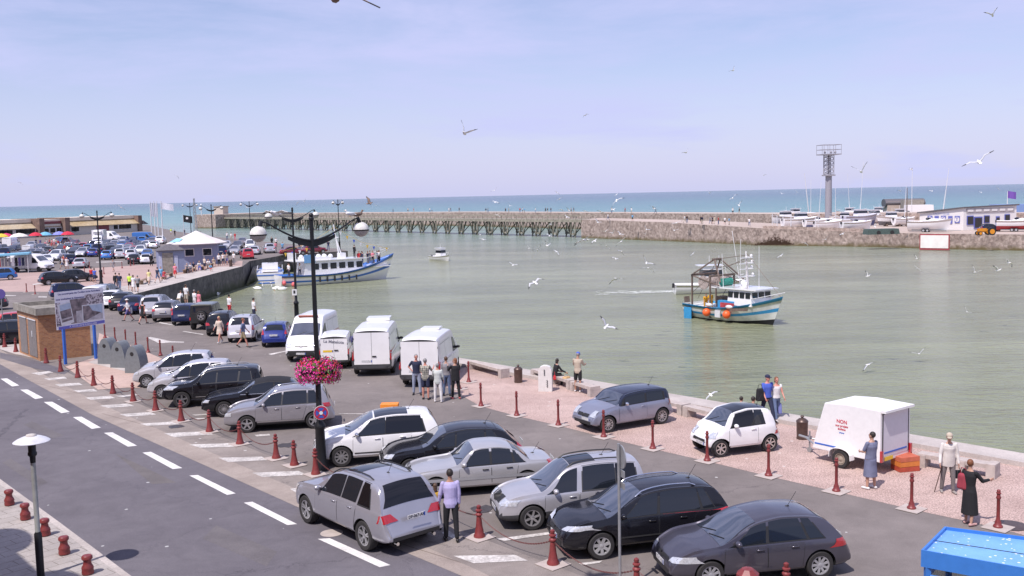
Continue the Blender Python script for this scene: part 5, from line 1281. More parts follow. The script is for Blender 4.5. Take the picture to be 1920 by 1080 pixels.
def figure_meshes(p, lk_, vox, fingers=False):
 """meshes of body and clothes for pose p and look lk_"""
 J = skel(p); out = {}; fat = lk_.get('fat', 1.0); fem = lk_.get('fem', False)
 m = J['m']; pel = J['pel']; up = J['up']
 def torso(mb, g, z0=-.10, z1=.52, dress=0):
  secs = []
  for z, rx, ry in ((-.12, .10, .145), (-.02, .115, .168), (.12, .098 + .02 * (fat - 1) * 5, .140), (.26, .112, .152), (.38, .118, .172), (.46, .092, .160), (.51, .062, .10), (.56, .052, .058)):
   if z0 - .001 <= z <= z1 + .001: secs.append((pel + up * z, (rx * fat + g), (ry * (fat * .5 + .5) + g), m))
  loft(mb, secs)
 b = MB(); torso(b, 0, -.12, .56)
 limb(b, J['neck'] - up * .06, J['neck'] + J['hm'] @ Vector((0, 0, .06)), .056, .052)
 H = J['head']; hm = J['hm']
 b.ball(H + hm @ Vector((-.008, 0, .015)), (.094, .076, .098), 16, rot=hm); b.ball(H + hm @ Vector((.022, 0, -.055)), (.062, .055, .062), 14, rot=hm)
 b.ball(H + hm @ Vector((.094, 0, -.012)), (.020, .014, .026), 8, rot=hm)
 for s in (1, -1): b.ball(H + hm @ Vector((-.005, s * .077, -.01)), (.020, .012, .032), 8, rot=hm)
 for i, s in enumerate((1, -1)):
  limb(b, J['hip%d' % i], J['knee%d' % i], .082 * fat, .054); limb(b, J['knee%d' % i], J['knee%d' % i].lerp(J['ank%d' % i], .35), .054, .056); limb(b, J['knee%d' % i].lerp(J['ank%d' % i], .35), J['ank%d' % i], .056, .036)
  limb(b, J['heel%d' % i], J['toe%d' % i], .034, .030)
  limb(b, J['sh%d' % i], J['el%d' % i], .050 * (fat * .5 + .5), .040); limb(b, J['el%d' % i], J['wr%d' % i], .038, .026)
  fd = J['fd%d' % i]; w_ = J['wr%d' % i]; sd = fd.cross(Vector((0, s, 0))); sd = sd.normalized() if sd.length > .1 else Vector((1, 0, 0))
  pr = .026 if not fingers else .014
  for t in (-.028, 0, .028): limb(b, w_ + fd * .02 + sd * t * .7, w_ + fd * .085 + sd * t, pr + .002, pr, 8)
  if fingers:
   cu = Vector((0, -s, 0))
   for q, (t, ln_) in enumerate(((-.030, .058), (-.010, .072), (.010, .078), (.030, .070))):
    a_ = w_ + fd * .088 + sd * t; m1 = a_ + (fd + cu * .25).normalized() * ln_ * .5; e_ = m1 + (fd * .8 + cu * .6).normalized() * ln_ * .5
    limb(b, a_, m1, .0105, .0095, 6); limb(b, m1, e_, .0095, .008, 6)
   a_ = w_ + fd * .035 + sd * .034; e_ = a_ + (fd * .6 + sd * .7 + cu * .4).normalized() * .035; limb(b, a_, e_, .012, .010, 6); limb(b, e_, e_ + (fd * .9 + cu * .4).normalized() * .028, .010, .008, 6)
 out['body'] = remesh(b, 'body', vox, [SKINS[lk_.get('skin', 0)]])
 c = MB(); slv = lk_.get('sleeve', .9)     # 0 none, .9 short, 2 long
 torso(c, .014, -.12 if lk_.get('long') else -.02, .47 if slv < .5 else .52)
 for i in (0, 1):
  if slv > .1:
   t = min(1, slv); limb(c, J['sh%d' % i], J['sh%d' % i].lerp(J['el%d' % i], t), .058 * (fat * .5 + .5), .054)
   if slv > 1: limb(c, J['el%d' % i], J['el%d' % i].lerp(J['wr%d' % i], slv - 1), .052, .040)
 if lk_.get('jacket'):
  loft(c, [(pel + up * -.16, .15, .20, m), (pel + up * .1, .14, .185, m), (pel + up * .45, .12, .18, m)])
 out['shirt'] = remesh(c, 'shirt', max(vox, .012), [lk_['top']])
 d = MB(); kind = lk_.get('low', 'long')
 if kind in ('skirt', 'dress'):
  ln_ = lk_.get('slen', .50); kc = (J['knee0'] + J['knee1']) / 2; drop = Vector((0, 0, -ln_)) if not p.get('sit') else (kc - pel)
  secs = [(pel + up * .06, .112 * fat, .158, m), (pel - up * .04, .14 * fat, .185, m)]
  for t in (.35, .7, 1.0):
   secs.append((pel + drop * t + Vector((.01, 0, 0)), .15 + .05 * t, .18 + .045 * t, Matrix.Identity(3) if not p.get('sit') else Matrix.Rotation(R(80), 3, 'Y')))
  loft(d, secs, 18)
 else:
  loft(d, [(pel + up * .07, .110 * fat, .155 * (fat * .5 + .5), m), (pel - up * .02, .125 * fat, .178 * (fat * .5 + .5), m), (pel - up * .12, .105, .155, m)])
  t = {'long': 1, 'short': 0}[kind]
  for i in (0, 1):
   k_ = J['knee%d' % i]; a_ = J['ank%d' % i]
   if kind == 'short': limb(d, J['hip%d' % i], J['hip%d' % i].lerp(k_, .82), .098 * fat, .085)
   else:
    limb(d, J['hip%d' % i], k_, .096 * fat, .070); limb(d, k_, k_.lerp(a_, .93), .070, .056)
 out['trousers' if kind in ('long', 'short') else 'skirt'] = remesh(d, 'trousers', max(vox, .012), [lk_['bot']])
 e = MB()
 for i in (0, 1): limb(e, J['heel%d' % i] + Vector((0, 0, .004)), J['toe%d' % i], .043, .036)
 out['shoes'] = remesh(e, 'shoes', max(vox, .012), [lk_.get('shoe', LEATH)])
 if lk_.get('hat') != 'full':
  h = MB(); h.ball(H + hm @ Vector((-.022, 0, .030)), (.096, .086, .100), 14, rot=hm)
  hl = lk_.get('hlen', 0)
  if hl:
   h.ball(H + hm @ Vector((-.055, 0, -.05)), (.060, .082, .085), 12, rot=hm)
   if hl > 1: h.ball(H + hm @ Vector((-.07, 0, -.15)), (.045, .075, .11), 12, rot=hm)
  out['hair'] = remesh(h, 'hair', max(vox * 1.1, .010), [HAIRS[lk_.get('hair', 'brown')]], 1)
 if lk_.get('hat'):
  h = MB(); h.ball(H + hm @ Vector((-.012, 0, .055)), (.106, .092, .082), 14, rot=hm);
  if lk_['hat'] == 'brim': h.lathe([(.16, 0), (.165, .006), (.09, .02)], c=H + hm @ Vector((0, 0, .05)), n=18)
  else: h.ball(H + hm @ Vector((.115, 0, .045)), (.075, .065, .010), 12, rot=hm)
  out['hat'] = h.mesh('hat', [lk_['hatm']], 60)
 if vox < .02:
  f = MB()
  for s in (1, -1): f.ball(H + hm @ Vector((.080, s * .032, .008)), (.010, .014, .008), 8, rot=hm)
  out['eyes'] = f.mesh('eyes', [EYE], 90)
  f = MB(); f.ball(H + hm @ Vector((.080, 0, -.058)), (.010, .024, .007), 8, rot=hm); out['mouth'] = f.mesh('mouth', [LIP], 90)
 return out, J
POSE = {
     'stand': dict(legs=[(3, 3, 4), (-3, 2, 4)], arms=[(5, 9, 12), (0, 9, 14)]),
     'stand2': dict(legs=[(8, 10, 5), (-4, 0, 3)], arms=[(25, 12, 75, -20), (-4, 8, 10)], turn=20),
     'walk': dict(legs=[(24, 6, 2), (-18, 16, 2)], arms=[(-20, 8, 15), (22, 8, 22)], lean=3),
     'walk2': dict(legs=[(-16, 22, 2), (20, 4, 2)], arms=[(18, 8, 25), (-18, 8, 10)], lean=3),
     'sit': dict(sit=.42, legs=[(86, 84, 6), (84, 88, 6)], arms=[(38, 10, 50, -10), (34, 10, 55, -10)], lean=8),
     'sit2': dict(sit=.42, legs=[(88, 80, 10), (80, 96, 3)], arms=[(20, 16, 70, -20), (50, 10, 30, 0)], lean=16, turn=25),
     'ground': dict(sit=.02, legs=[(84, 12, 8), (88, 20, 6)], arms=[(30, 10, 30), (25, 10, 40)], lean=12),
     'bend': dict(legs=[(8, 10, 6), (-6, 6, 6)], arms=[(35, 12, 20), (45, 10, 25)], lean=42),
}
def person(label, px, face, H, pose, look, z=0.0, vox=.011, group=None, loc=None, name='person', turn=None):
 p = dict(POSE[pose]) if isinstance(pose, str) else dict(pose)
 if turn is not None: p['turn'] = turn
 root = thing('person', label, 'person', group=group)
 ms, J = figure_meshes(p, look, vox, vox < .02)
 bo = None
 for k, me in ms.items():
  o = bpy.data.objects.new(k, me); COL.objects.link(o); o.parent = root
 l = loc or at(px[0], px[1], z)
 root.location = (l[0], l[1], z + .012); root.rotation_euler = (0, 0, R(face)); s = H / 1.75; root.scale = (s, s, s)
 return root, J
def L_(top, bot, **k): return dict(top=top, bot=bot, **k)
BLK = cloth('black', (.012, .012, .015)); WHT = cloth('white', (.72, .70, .70)); JEAN = cloth('jeans', (.11, .15, .26)); NAVY = cloth('navy', (.02, .025, .06)); KHA = cloth('khaki', (.30, .24, .15)); LIL = cloth('lilac', (.42, .38, .62)); YEL = cloth('yellow', (.62, .36, .04))
BEI = cloth('beige', (.46, .39, .31)); PNK = cloth('pink', (.68, .22, .28)); REDC = cloth('red', (.50, .03, .04)); BLU = cloth('blue', (.07, .12, .50)); SKY_ = cloth('sky', (.16, .38, .60)); GRN = cloth('neon', (.55, .75, .08)); GRYC = cloth('grey', (.25, .24, .26)); DRS = cloth('blue_grey', (.16, .17, .26)); PUR = cloth('purple', (.12, .10, .26)); ORG = cloth('orange', (.65, .20, .03)); OLV = cloth('olive', (.12, .12, .08)); PALE = cloth('pale_green', (.52, .55, .53)); CREAM = cloth('cream', (.62, .52, .44))
WSH = mat('white_shoe', (.65, .63, .63), .6, var=.1)
lil, Jl = person('man in a lilac shirt and black trousers seen from behind, beside the silver off-road car', (847, 1014), 100, 1.84, dict(legs=[(6, 6, 4), (-8, 2, 3)], arms=[(8, 14, 10), (0, 6, 6)], lean=2), L_(LIL, BLK, sleeve=1.9, hair='dark', skin=1, long=1, fat=1.02))
person('small child in a mustard top and jeans holding the hand of the man in lilac', (818, 992), 110, 1.22, dict(legs=[(10, 8, 3), (-8, 6, 3)], arms=[(10, 8, 20), (30, 12, 50)]), L_(YEL, JEAN, sleeve=1.8, hair='brown', hlen=1.5))
person('man in a navy polo shirt with one hand on his hip facing the street', (782, 740), 272, 1.80, dict(legs=[(3, 2, 6), (-2, 2, 5)], arms=[(5, 10, 25), (-22, 34, 50, -40)], turn=15, head=8), L_(NAVY, cloth('faded_jeans', (.30, .34, .45)), sleeve=.7, skin=2, hair='grey', fat=1.06))
person('man in a checked shirt and dark shorts standing with his back to us', (799, 749), 75, 1.78, dict(legs=[(2, 2, 4), (-3, 2, 4)], arms=[(15, 10, 70, -10), (40, 12, 80, 0)]), L_(CHECK, NAVY, sleeve=.8, low='short', hair='grey', long=1, skin=2))
person('woman in a pale top and white trousers with a navy rucksack on her shoulder', (822, 754), 85, 1.66, dict(legs=[(3, 3, 6), (-3, 2, 6)], arms=[(30, 12, 90, -20), (6, 10, 20)]), L_(PALE, WHT, sleeve=1.6, long=1, fat=1.12, shoe=WSH, hair='grey'))
person('woman in a long black coat and red shoes beside the woman in white trousers', (855, 748), 110, 1.76, dict(legs=[(4, 4, 5), (-6, 4, 4)], arms=[(50, 14, 70, -10), (45, 10, 80, -10)], turn=60), L_(BLK, BLK, sleeve=1.9, jacket=1, long=1, hair='auburn', hlen=1, shoe=cloth('red_white_shoe', (.5, .12, .12))))
person('person in blue jeans hidden between the two women behind the van', (838, 742), 95, 1.72, 'stand', L_(GRYC, JEAN, sleeve=1.9, hair='brown'))
person('man in a blue cap, beige shirt and black shorts looking at the water', (1084, 735), 65, 1.76, dict(legs=[(2, 2, 4), (-2, 2, 3)], arms=[(30, 12, 60, -5), (30, 12, 60, -5)], head=22), L_(BEI, BLK, low='short', hat='cap', hatm=BLU, hair='grey', shoe=WSH, long=1, skin=1))
person('woman in black sitting on the stone bench behind the white stone marker', (1040, 722), 25, 1.62, 'sit2', L_(BLK, BLK, sleeve=1.9, hair='dark', hlen=1))
person('man in a blue shirt and navy cap walking by the quay edge', (1438, 792), 285, 1.78, 'walk', L_(BLU, NAVY, hat='cap', hatm=NAVY, skin=2, hair='grey', fat=1.1), turn=20)
person('woman in a white top and jeans carrying a blue bag beside the man in blue', (1455, 790), 280, 1.68, 'walk2', L_(WHT, JEAN, sleeve=.2, hair='auburn', hlen=1, skin=2, shoe=WSH))
person('bare-shouldered person sitting on the quay edge behind the short white car', (1409, 789), 45, 1.70, 'ground', L_(cloth('tan_top', (.45, .27, .18)), BEI, sleeve=.2, hair='dark'), z=.16)
person('dark-haired child sitting low on the quay edge behind the short white car', (1387, 783), 45, 1.50, 'ground', L_(GRYC, NAVY, hair='dark'), z=.16)
person('woman in a blue-grey dress standing beside the white trailer', (1632, 917), 118, 1.68, dict(legs=[(2, 3, 4), (-2, 2, 4)], arms=[(18, 12, 55, -25), (10, 14, 60, -30)], lean=-3, turn=15, head=-6), L_(DRS, DRS, sleeve=.8, low='skirt', slen=.56, hair='dark', fat=1.2, shoe=WSH))
old, Jo = person('old man in a white jacket and beige cap leaning on a walking stick', (1777, 924), 262, 1.74, dict(legs=[(5, 6, 5), (-4, 4, 6)], arms=[(8, 10, 14), (14, 14, 18)], lean=6, turn=-15, head=12), L_(cloth('jacket_white', (.62, .58, .55)), cloth('grey_trousers', (.17, .15, .15)), sleeve=2.0, jacket=1, long=1, hat='cap', hatm=BEI, hair='grey', shoe=mat('grey_shoe', (.30, .27, .25), .6), fat=1.06))
wb, Jw = person('woman in black with a red rucksack holding out one arm', (1817, 984), 30, 1.70, dict(legs=[(4, 4, 3), (-4, 4, 3)], arms=[(10, 10, 20), (38, 16, 55, 10)], turn=20), L_(BLK, BLK, sleeve=1.8, hair='auburn', low='skirt', slen=.66, shoe=mat('pink_shoe', (.5, .3, .28), .6)))
person('blond woman in a cream dress walking past the silver people carrier', (413, 644), 250, 1.66, 'walk', L_(CREAM, CREAM, sleeve=1.4, low='skirt', slen=.36, hair='blond', hlen=1.6, skin=2, shoe=WSH), vox=.014)
person('man in a blue shirt and khaki shorts walking with a stick', (457, 652), 5, 1.76, 'walk2', L_(cloth('faded_blue', (.14, .18, .30)), KHA, low='short', hair='auburn', skin=2), vox=.014)
person('person in a white sun hat and purple shorts carrying white bags', (241, 603), 200, 1.66, 'walk', L_(WHT, PUR, low='short', sleeve=1.2, hat='brim', hatm=WHT, skin=2), vox=.014)
person('woman in a short black dress with a rucksack walking towards the moored boats', (269, 608), 75, 1.68, 'walk2', L_(BLK, BLK, sleeve=.2, low='skirt', slen=.34, hair='brown', hlen=1, skin=2), vox=.014)
FIG = {}
def small(px, face, H, pose, cl, top, bot, label, group, hair='brown', z=0.0, skin=0, sc_=1.0):
 key = (pose, cl, hair)
 if key not in FIG:
  look = dict(man=dict(sleeve=.8), woman=dict(sleeve=.3, low='short', hlen=1), dress=dict(sleeve=.5, low='skirt', slen=.45, hlen=1), shorts=dict(sleeve=.8, low='short'), coat=dict(sleeve=1.9, long=1))[cl]
  ms, J = figure_meshes(POSE[pose], L_(WHT, JEAN, hair=hair, skin=skin, **look), .026)
  for k in ('eyes', 'mouth'): ms.pop(k, None)
  FIG[key] = ms
 root = thing('person', label, 'person', group=group)
 for k, me in FIG[key].items():
  o = bpy.data.objects.new(k, me); COL.objects.link(o); o.parent = root
  if k == 'shirt': o.material_slots[0].link = 'OBJECT'; o.material_slots[0].material = top
  if k in ('trousers', 'skirt'): o.material_slots[0].link = 'OBJECT'; o.material_slots[0].material = bot
 l = at(px[0], px[1], z); root.location = (l.x, l.y, z + .01); root.rotation_euler = (0, 0, R(face)); s = H / 1.75; root.scale = (s, s, s)
 return root
G1 = 'people along the basin and by the row of cars'
P1 = [
     ((477, 604), 40, 1.76, 'stand', 'shorts', WHT, NAVY, 'man in a white shirt by the water behind the silver people carrier', 'dark'),
     ((431, 594), 60, 1.70, 'stand2', 'man', WHT, REDC, 'dark-haired person in white and red behind the jeep', 'dark'),
     ((350, 573), 70, 1.80, 'stand', 'shorts', WHT, BEI, 'man in white with a black rucksack behind the dark grey hatchback', 'brown'),
     ((366, 583), 60, 1.70, 'stand', 'man', WHT, WHT, 'person with white hair and white shirt behind the dark blue hatchback', 'grey'),
     ((374, 583), 60, 1.60, 'stand', 'dress', PNK, PNK, 'woman in pink beside the white-haired person by the basin', 'auburn'),
     ((336, 580), 80, 1.65, 'bend', 'shorts', WHT, BEI, 'person in white bending over the quay edge behind the silver off-road car', 'brown'),
     ((172, 528), 90, 1.60, 'stand', 'shorts', REDC, NAVY, 'child in red beside the double lamp on the plaza', 'dark'),
     ((178, 530), 90, 1.60, 'stand', 'dress', BLU, NAVY, 'person in blue beside the child in red on the plaza', 'dark'),
     ((218, 543), 110, 1.72, 'stand', 'coat', BLK, NAVY, 'man in black and navy at the near end of the plaza', 'dark'),
     ((225, 545), 100, 1.76, 'walk', 'man', NAVY, JEAN, 'man in a navy shirt pushing a red pushchair', 'brown'),
     ((244, 545), 95, 1.72, 'stand', 'shorts', GRN, BLK, 'person in a neon yellow shirt on the basin walkway', 'brown'),
     ((251, 547), 95, 1.66, 'stand', 'dress', WHT, WHT, 'woman in white beside the neon yellow shirt', 'brown'),
     ((259, 549), 90, 1.70, 'walk', 'shorts', GRYC, BLK, 'woman in grey and black shorts at the basin corner', 'grey'),
     ((280, 535), 80, 1.66, 'walk', 'dress', cloth('light_yellow', (.62, .55, .25)), CREAM, 'woman in a light yellow dress walking by the first bench', 'brown'),
     ((296, 531), 75, 1.74, 'walk2', 'shorts', NAVY, JEAN, 'man in navy walking past the second bench', 'dark'),
     ((303, 528), 260, 1.66, 'walk', 'shorts', SKY_, JEAN, 'person in a pale blue shirt beside the man in navy', 'dark'),
     ((307, 525), 80, 1.60, 'sit', 'shorts', REDC, PNK, 'person in red sitting on the second bench', 'brown'),
     ((329, 522), 85, 1.68, 'walk', 'dress', PNK, REDC, 'woman in a pink patterned dress before the small blue hut', 'blond'),
     ((284, 499), 100, 1.78, 'stand', 'coat', BLK, BLK, 'man in black left of the small blue hut', 'dark'),
     ((213, 510), 260, 1.60, 'walk', 'shorts', GRYC, GRYC, 'lone person in grey walking across the empty plaza', 'dark'),
     ((347, 496), 280, 1.74, 'stand2', 'man', NAVY, NAVY, 'man in navy standing by the pavilion wall with raised arms', 'dark'),
     ((373, 494), 270, 1.70, 'stand', 'man', ORG, JEAN, 'person in an orange shirt before the pavilion', 'blond'),
     ((351, 512), 300, 1.66, 'sit', 'man', GRYC, BLK, 'grey-clad person sitting at the near end of the long bench', 'grey'),
     ((357, 511), 300, 1.66, 'sit2', 'shorts', WHT, NAVY, 'white-shirted person sitting second on the long bench', 'brown'),
     ((363, 509), 300, 1.66, 'sit', 'shorts', NAVY, BEI, 'dark-shirted person sitting third on the long bench', 'dark'),
     ((374, 507), 290, 1.66, 'sit2', 'man', WHT, BLU, 'person in white and bright blue sitting by the pushchair', 'blond'),
     ((384, 507), 60, 1.74, 'stand', 'shorts', CREAM, NAVY, 'man in cream and dark shorts standing with his back to us at the benches', 'grey'),
     ((391, 503), 290, 1.64, 'sit', 'man', WHT, BLK, 'white-shirted person sitting right of the man in cream', 'brown'),
     ((401, 499), 290, 1.66, 'sit2', 'dress', BEI, BEI, 'beige-clad person sitting below the parking sign', 'brown'),
     ((411, 499), 280, 1.72, 'stand', 'man', WHT, BLK, 'white-shirted person standing right of the beige sitter', 'brown'),
     ((419, 497), 280, 1.70, 'stand2', 'woman', WHT, NAVY, 'person in white and navy at the right end of the benches', 'dark'),
     ((426, 497), 270, 1.70, 'walk', 'woman', GRYC, PUR, 'person in grey and purple near the litter bin by the basin steps', 'dark'),
     ((439, 496), 250, 1.76, 'stand', 'man', WHT, GRYC, 'man in a white shirt standing alone by the bright red hatchback', 'dark'),
     ((395, 509), 300, 1.3, 'sit', 'shorts', SKY_, REDC, 'child in turquoise and red sitting on the quay edge', 'blond'),
     ((321, 440), 280, 1.75, 'stand', 'shorts', GRN, WHT, 'person in neon yellow behind the flag poles by the sea', 'brown'),
     ((328, 443), 280, 1.75, 'stand', 'man', BLK, BLK, 'person in black behind the flag poles by the sea', 'dark'),
     ((346, 442), 280, 1.75, 'stand', 'man', NAVY, JEAN, 'person in navy above the pavilion roof by the sea', 'dark'),
     ((376, 447), 280, 1.75, 'stand', 'coat', OLV, GRYC, 'person in olive on the sea side right of the mast', 'brown'),
     ((426, 450), 280, 1.75, 'stand', 'man', WHT, JEAN, 'white-shirted person, left of the three at the far quay rail', 'grey'),
     ((434, 451), 280, 1.75, 'stand', 'man', WHT, BEI, 'white-shirted person, middle of the three at the far quay rail', 'brown'),
     ((441, 451), 280, 1.75, 'stand', 'man', REDC, PNK, 'red-shirted person, right of the three at the far quay rail', 'brown'),
     ((510, 461), 280, 1.75, 'stand', 'coat', BLK, BLK, 'man in black at the far quay rail left of the near lamps', 'dark'),
     ((518, 463), 280, 1.75, 'stand', 'man', WHT, BLK, 'person in white and black beside the man in black at the far rail', 'dark'),
     ((517, 473), 280, 1.75, 'stand', 'man', PNK, GRYC, 'person in pale pink beside the silver people carrier at the far quay', 'brown'),
     ((530, 473), 280, 1.75, 'stand', 'man', SKY_, JEAN, 'person in turquoise just left of the near lamp post on the far quay', 'brown'),
     ((562, 472), 280, 1.75, 'stand', 'man', NAVY, JEAN, 'person in navy right of the wine red saloon', 'dark'),
     ((569, 473), 280, 1.75, 'stand', 'man', WHT, JEAN, 'person in white right of the wine red saloon', 'auburn'),
     ((616, 470), 280, 1.75, 'stand', 'man', NAVY, JEAN, 'person standing by the dark red hatchback behind the boat mast', 'dark'),
]
for a in P1: small(a[0], a[1], a[2], a[3], a[4], a[5], a[6], a[7], G1, a[8])
mk = [((93, 462), REDC, NAVY), ((98, 464), PNK, REDC), ((102, 461), WHT, PNK), ((106, 463), BEI, JEAN), ((110, 465), REDC, WHT), ((88, 464), WHT, WHT), ((97, 470), REDC, JEAN), ((86, 468), PNK, PNK), ((115, 470), WHT, JEAN), ((119, 473), WHT, REDC), ((122, 476), REDC, GRYC), ((127, 473), WHT, WHT), ((132, 470), NAVY, NAVY), ((135, 476), REDC, BLK), ((124, 469), BEI, BEI), ((91, 472), WHT, REDC), ((68, 462), NAVY, NAVY), ((76, 463), PUR, JEAN), ((112, 474), SKY_, WHT), ((118, 505), WHT, JEAN), ((120, 500), REDC, BLK), ((126, 506), WHT, WHT)]
cn = {REDC.name: 'red', PNK.name: 'pink', WHT.name: 'white', BEI.name: 'beige', NAVY.name: 'navy', SKY_.name: 'turquoise', PUR.name: 'purple', JEAN.name: 'denim', GRYC.name: 'grey', BLK.name: 'black'}
mk.sort(key=lambda a: a[0][0])
for i, (px, t_, b_) in enumerate(mk):
 small(px, 260 + 23 * i, 1.72, ['stand', 'walk', 'stand2', 'walk2'][i % 4], ['man', 'shorts', 'dress', 'woman'][i % 4], t_, b_, 'person in %s and %s, %s in the market crowd' % (cn[t_.name], cn[b_.name], ordl(i, len(mk))), 'market crowd by the umbrellas')
pr = [((737, 399.5), 2.5), ((765, 398), 2.5), ((776, 398), 2.5), ((806, 398), 2.5), ((810, 398), 2.5), ((842, 397.5), 2.5), ((845, 397.5), 2.5), ((861, 397), 2.5), ((911, 399), 2.5), ((915, 399), 2.5), ((948, 399), 2.5), ((954, 399), 2.5), ((975, 399), 2.5), ((980, 399), 2.5), ((983, 399), 2.5), ((1004, 399), 2.5), ((1023, 399), 2.5), ((1027, 399), 2.5), ((1033, 399), 2.5), ((1071, 399), 2.5), ((1076, 399), 2.5), ((1172, 400), 2.5), ((1184, 400), 2.5), ((1147, 400), 2.5), ((1229, 400.5), 2.5), ((1374, 402), 2.5), ((1386, 402), 2.5),
      ((1140, 413), 1.9), ((1186, 415), 1.8), ((1284, 418), 1.6), ((1288, 418), 1.6), ((1314, 419.5), 1.45), ((1317, 419.5), 1.45), ((1332, 420), 1.35), ((1336, 420), 1.35), ((1340, 420.5), 1.32), ((1347, 421), 1.3), ((1359, 421.5), 1.2), ((1367, 422), 1.15), ((1405, 424), .95)]
pc = [NAVY, WHT, BLK, GRYC, REDC, WHT, NAVY, BEI, SKY_, BLK]
nm = {NAVY.name: 'navy', WHT.name: 'white', BLK.name: 'black', GRYC.name: 'grey', REDC.name: 'red', BEI.name: 'beige', SKY_.name: 'turquoise'}
up_ = sorted([a for a in pr if a[1] == 2.5], key=lambda a: a[0][0]); lo_ = sorted([a for a in pr if a[1] != 2.5], key=lambda a: a[0][0])
for li, (arr, wh, gp) in enumerate(((up_, 'along the top of the long pier', 'strollers on the long pier'), (lo_, 'on the lower lane of the stone pier', 'strollers on the stone pier lane'))):
 for i, (px, z) in enumerate(arr):
  t_ = pc[(i * 7 + li) % 10]
  small(px, (i * 97) % 360, 1.74, ['walk', 'stand', 'walk2', 'stand2'][i % 4], ['man', 'shorts', 'coat'][i % 3], t_, [JEAN, BLK, BEI][i % 3], 'stroller in %s, %s %s' % (nm[t_.name], ordl(i, len(arr)), wh), gp, z=z + .03)
SMB = MB(); SMB.tube([(0, 0, .0), (0, 0, .82), (.03, 0, .86), (.09, 0, .85)], .012, 6)
ws_ = SMB.build('walking_stick', mat('dark_wood', (.06, .03, .02), .5), None, 60, label='dark walking stick planted on the gravel by the old man', cat='walking stick')
sp0 = at(1752, 923); ws_.location = (sp0.x, sp0.y, .01); ws_.rotation_euler = (R(6), R(12), 0)
def bag(label, loc, s, m, rz=0, name='shoulder_bag', cat='bag'):
 t = thing(name, label, cat, loc, rz)
 b = MB(); b.box((0, 0, 0), (s[0], s[1], s[2]), taper=.8); bm_ = b.mesh('bag_body', [m]); o = bpy.data.objects.new('bag_body', bm_); COL.objects.link(o); o.parent = t
 md = o.modifiers.new('b', 'BEVEL'); md.width = min(s) * .3; md.segments = 3
 b = MB(); b.tube([(0, -s[1] * .3, s[2] * .45), (0, -s[1] * .2, s[2] * .45 + .16), (0, s[1] * .2, s[2] * .45 + .16), (0, s[1] * .3, s[2] * .45)], .012, 6); b.build('strap', m, t, 60)
 return t
def loc_at(px, py, ref):  # a point at the distance of the person standing at ref
 d = at(*ref).y; return atd(px, py, d)
bag('black handbag held by the old man with the stick', loc_at(1793, 889, (1777, 921)), (.16, .34, .24), BLK, R(80))
bag('red rucksack on the back of the woman in black', loc_at(1806, 902, (1815, 981)), (.22, .30, .42), cloth('dark_red', (.30, .04, .06)), R(30), 'rucksack', 'rucksack')
bag('black rucksack on the back of the man in the blue shirt', loc_at(1425, 740, (1436, 795)), (.20, .32, .48), BLK, R(285), 'rucksack', 'rucksack')
bag('pale blue carrier bag hanging beside the woman in white', loc_at(1461, 765, (1455, 788)), (.16, .34, .42), cloth('bag_blue', (.18, .20, .45)), R(0))
bag('navy rucksack hanging on the woman in white trousers', loc_at(826, 707, (824, 751)), (.16, .26, .38), NAVY, R(85), 'rucksack', 'rucksack')
bag('white carrier bag carried by the person in the sun hat', loc_at(246, 582, (241, 602)), (.16, .30, .44), WHT, R(20))
bag('small red bag beside the woman in black on the bench', atd(1040, 708, at(1040, 722).y - .4), (.14, .24, .2), REDC, 0)
bag('wicker basket standing on the stone bench', atd(1062, 710, at(1062, 726).y), (.3, .42, .22), mat('wicker', (.50, .32, .15), .8, var=.4, scale=40), R(-45), 'basket', 'basket')
# ======== STREET FURNITURE
IRON = mat('black_iron', (.016, .017, .02), .45, .3, var=.2); REDP = mat('oxblood_paint', (.20, .035, .035), .45, var=.25, scale=9); WSTEEL = mat('white_steel', (.62, .62, .64), .5, var=.12)
GALV = mat('galvanised', (.36, .37, .38), .45, .5, var=.15); GLOBE = mat('lamp_globe', (.66, .64, .60), .35, var=.22, scale=6); GLOBE2 = mat('lamp_bowl', (.42, .40, .37), .3, var=.2)
BRONZE = mat('dark_bronze', (.10, .065, .055), .4, .4, var=.25); STN = mat('bench_stone', (.46, .40, .37), .9, var=.2, scale=4, bump=.4); WSTONE = mat('white_stone', (.66, .64, .62), .8, var=.08)
CHM = mat('chain_red', (.14, .035, .03), .6, var=.3, scale=30); BLUEP = mat('blue_paint', (.035, .13, .50), .4, var=.08); PADC = mat('pad_concrete', (.44, .38, .35), .9, var=.15, scale=3)
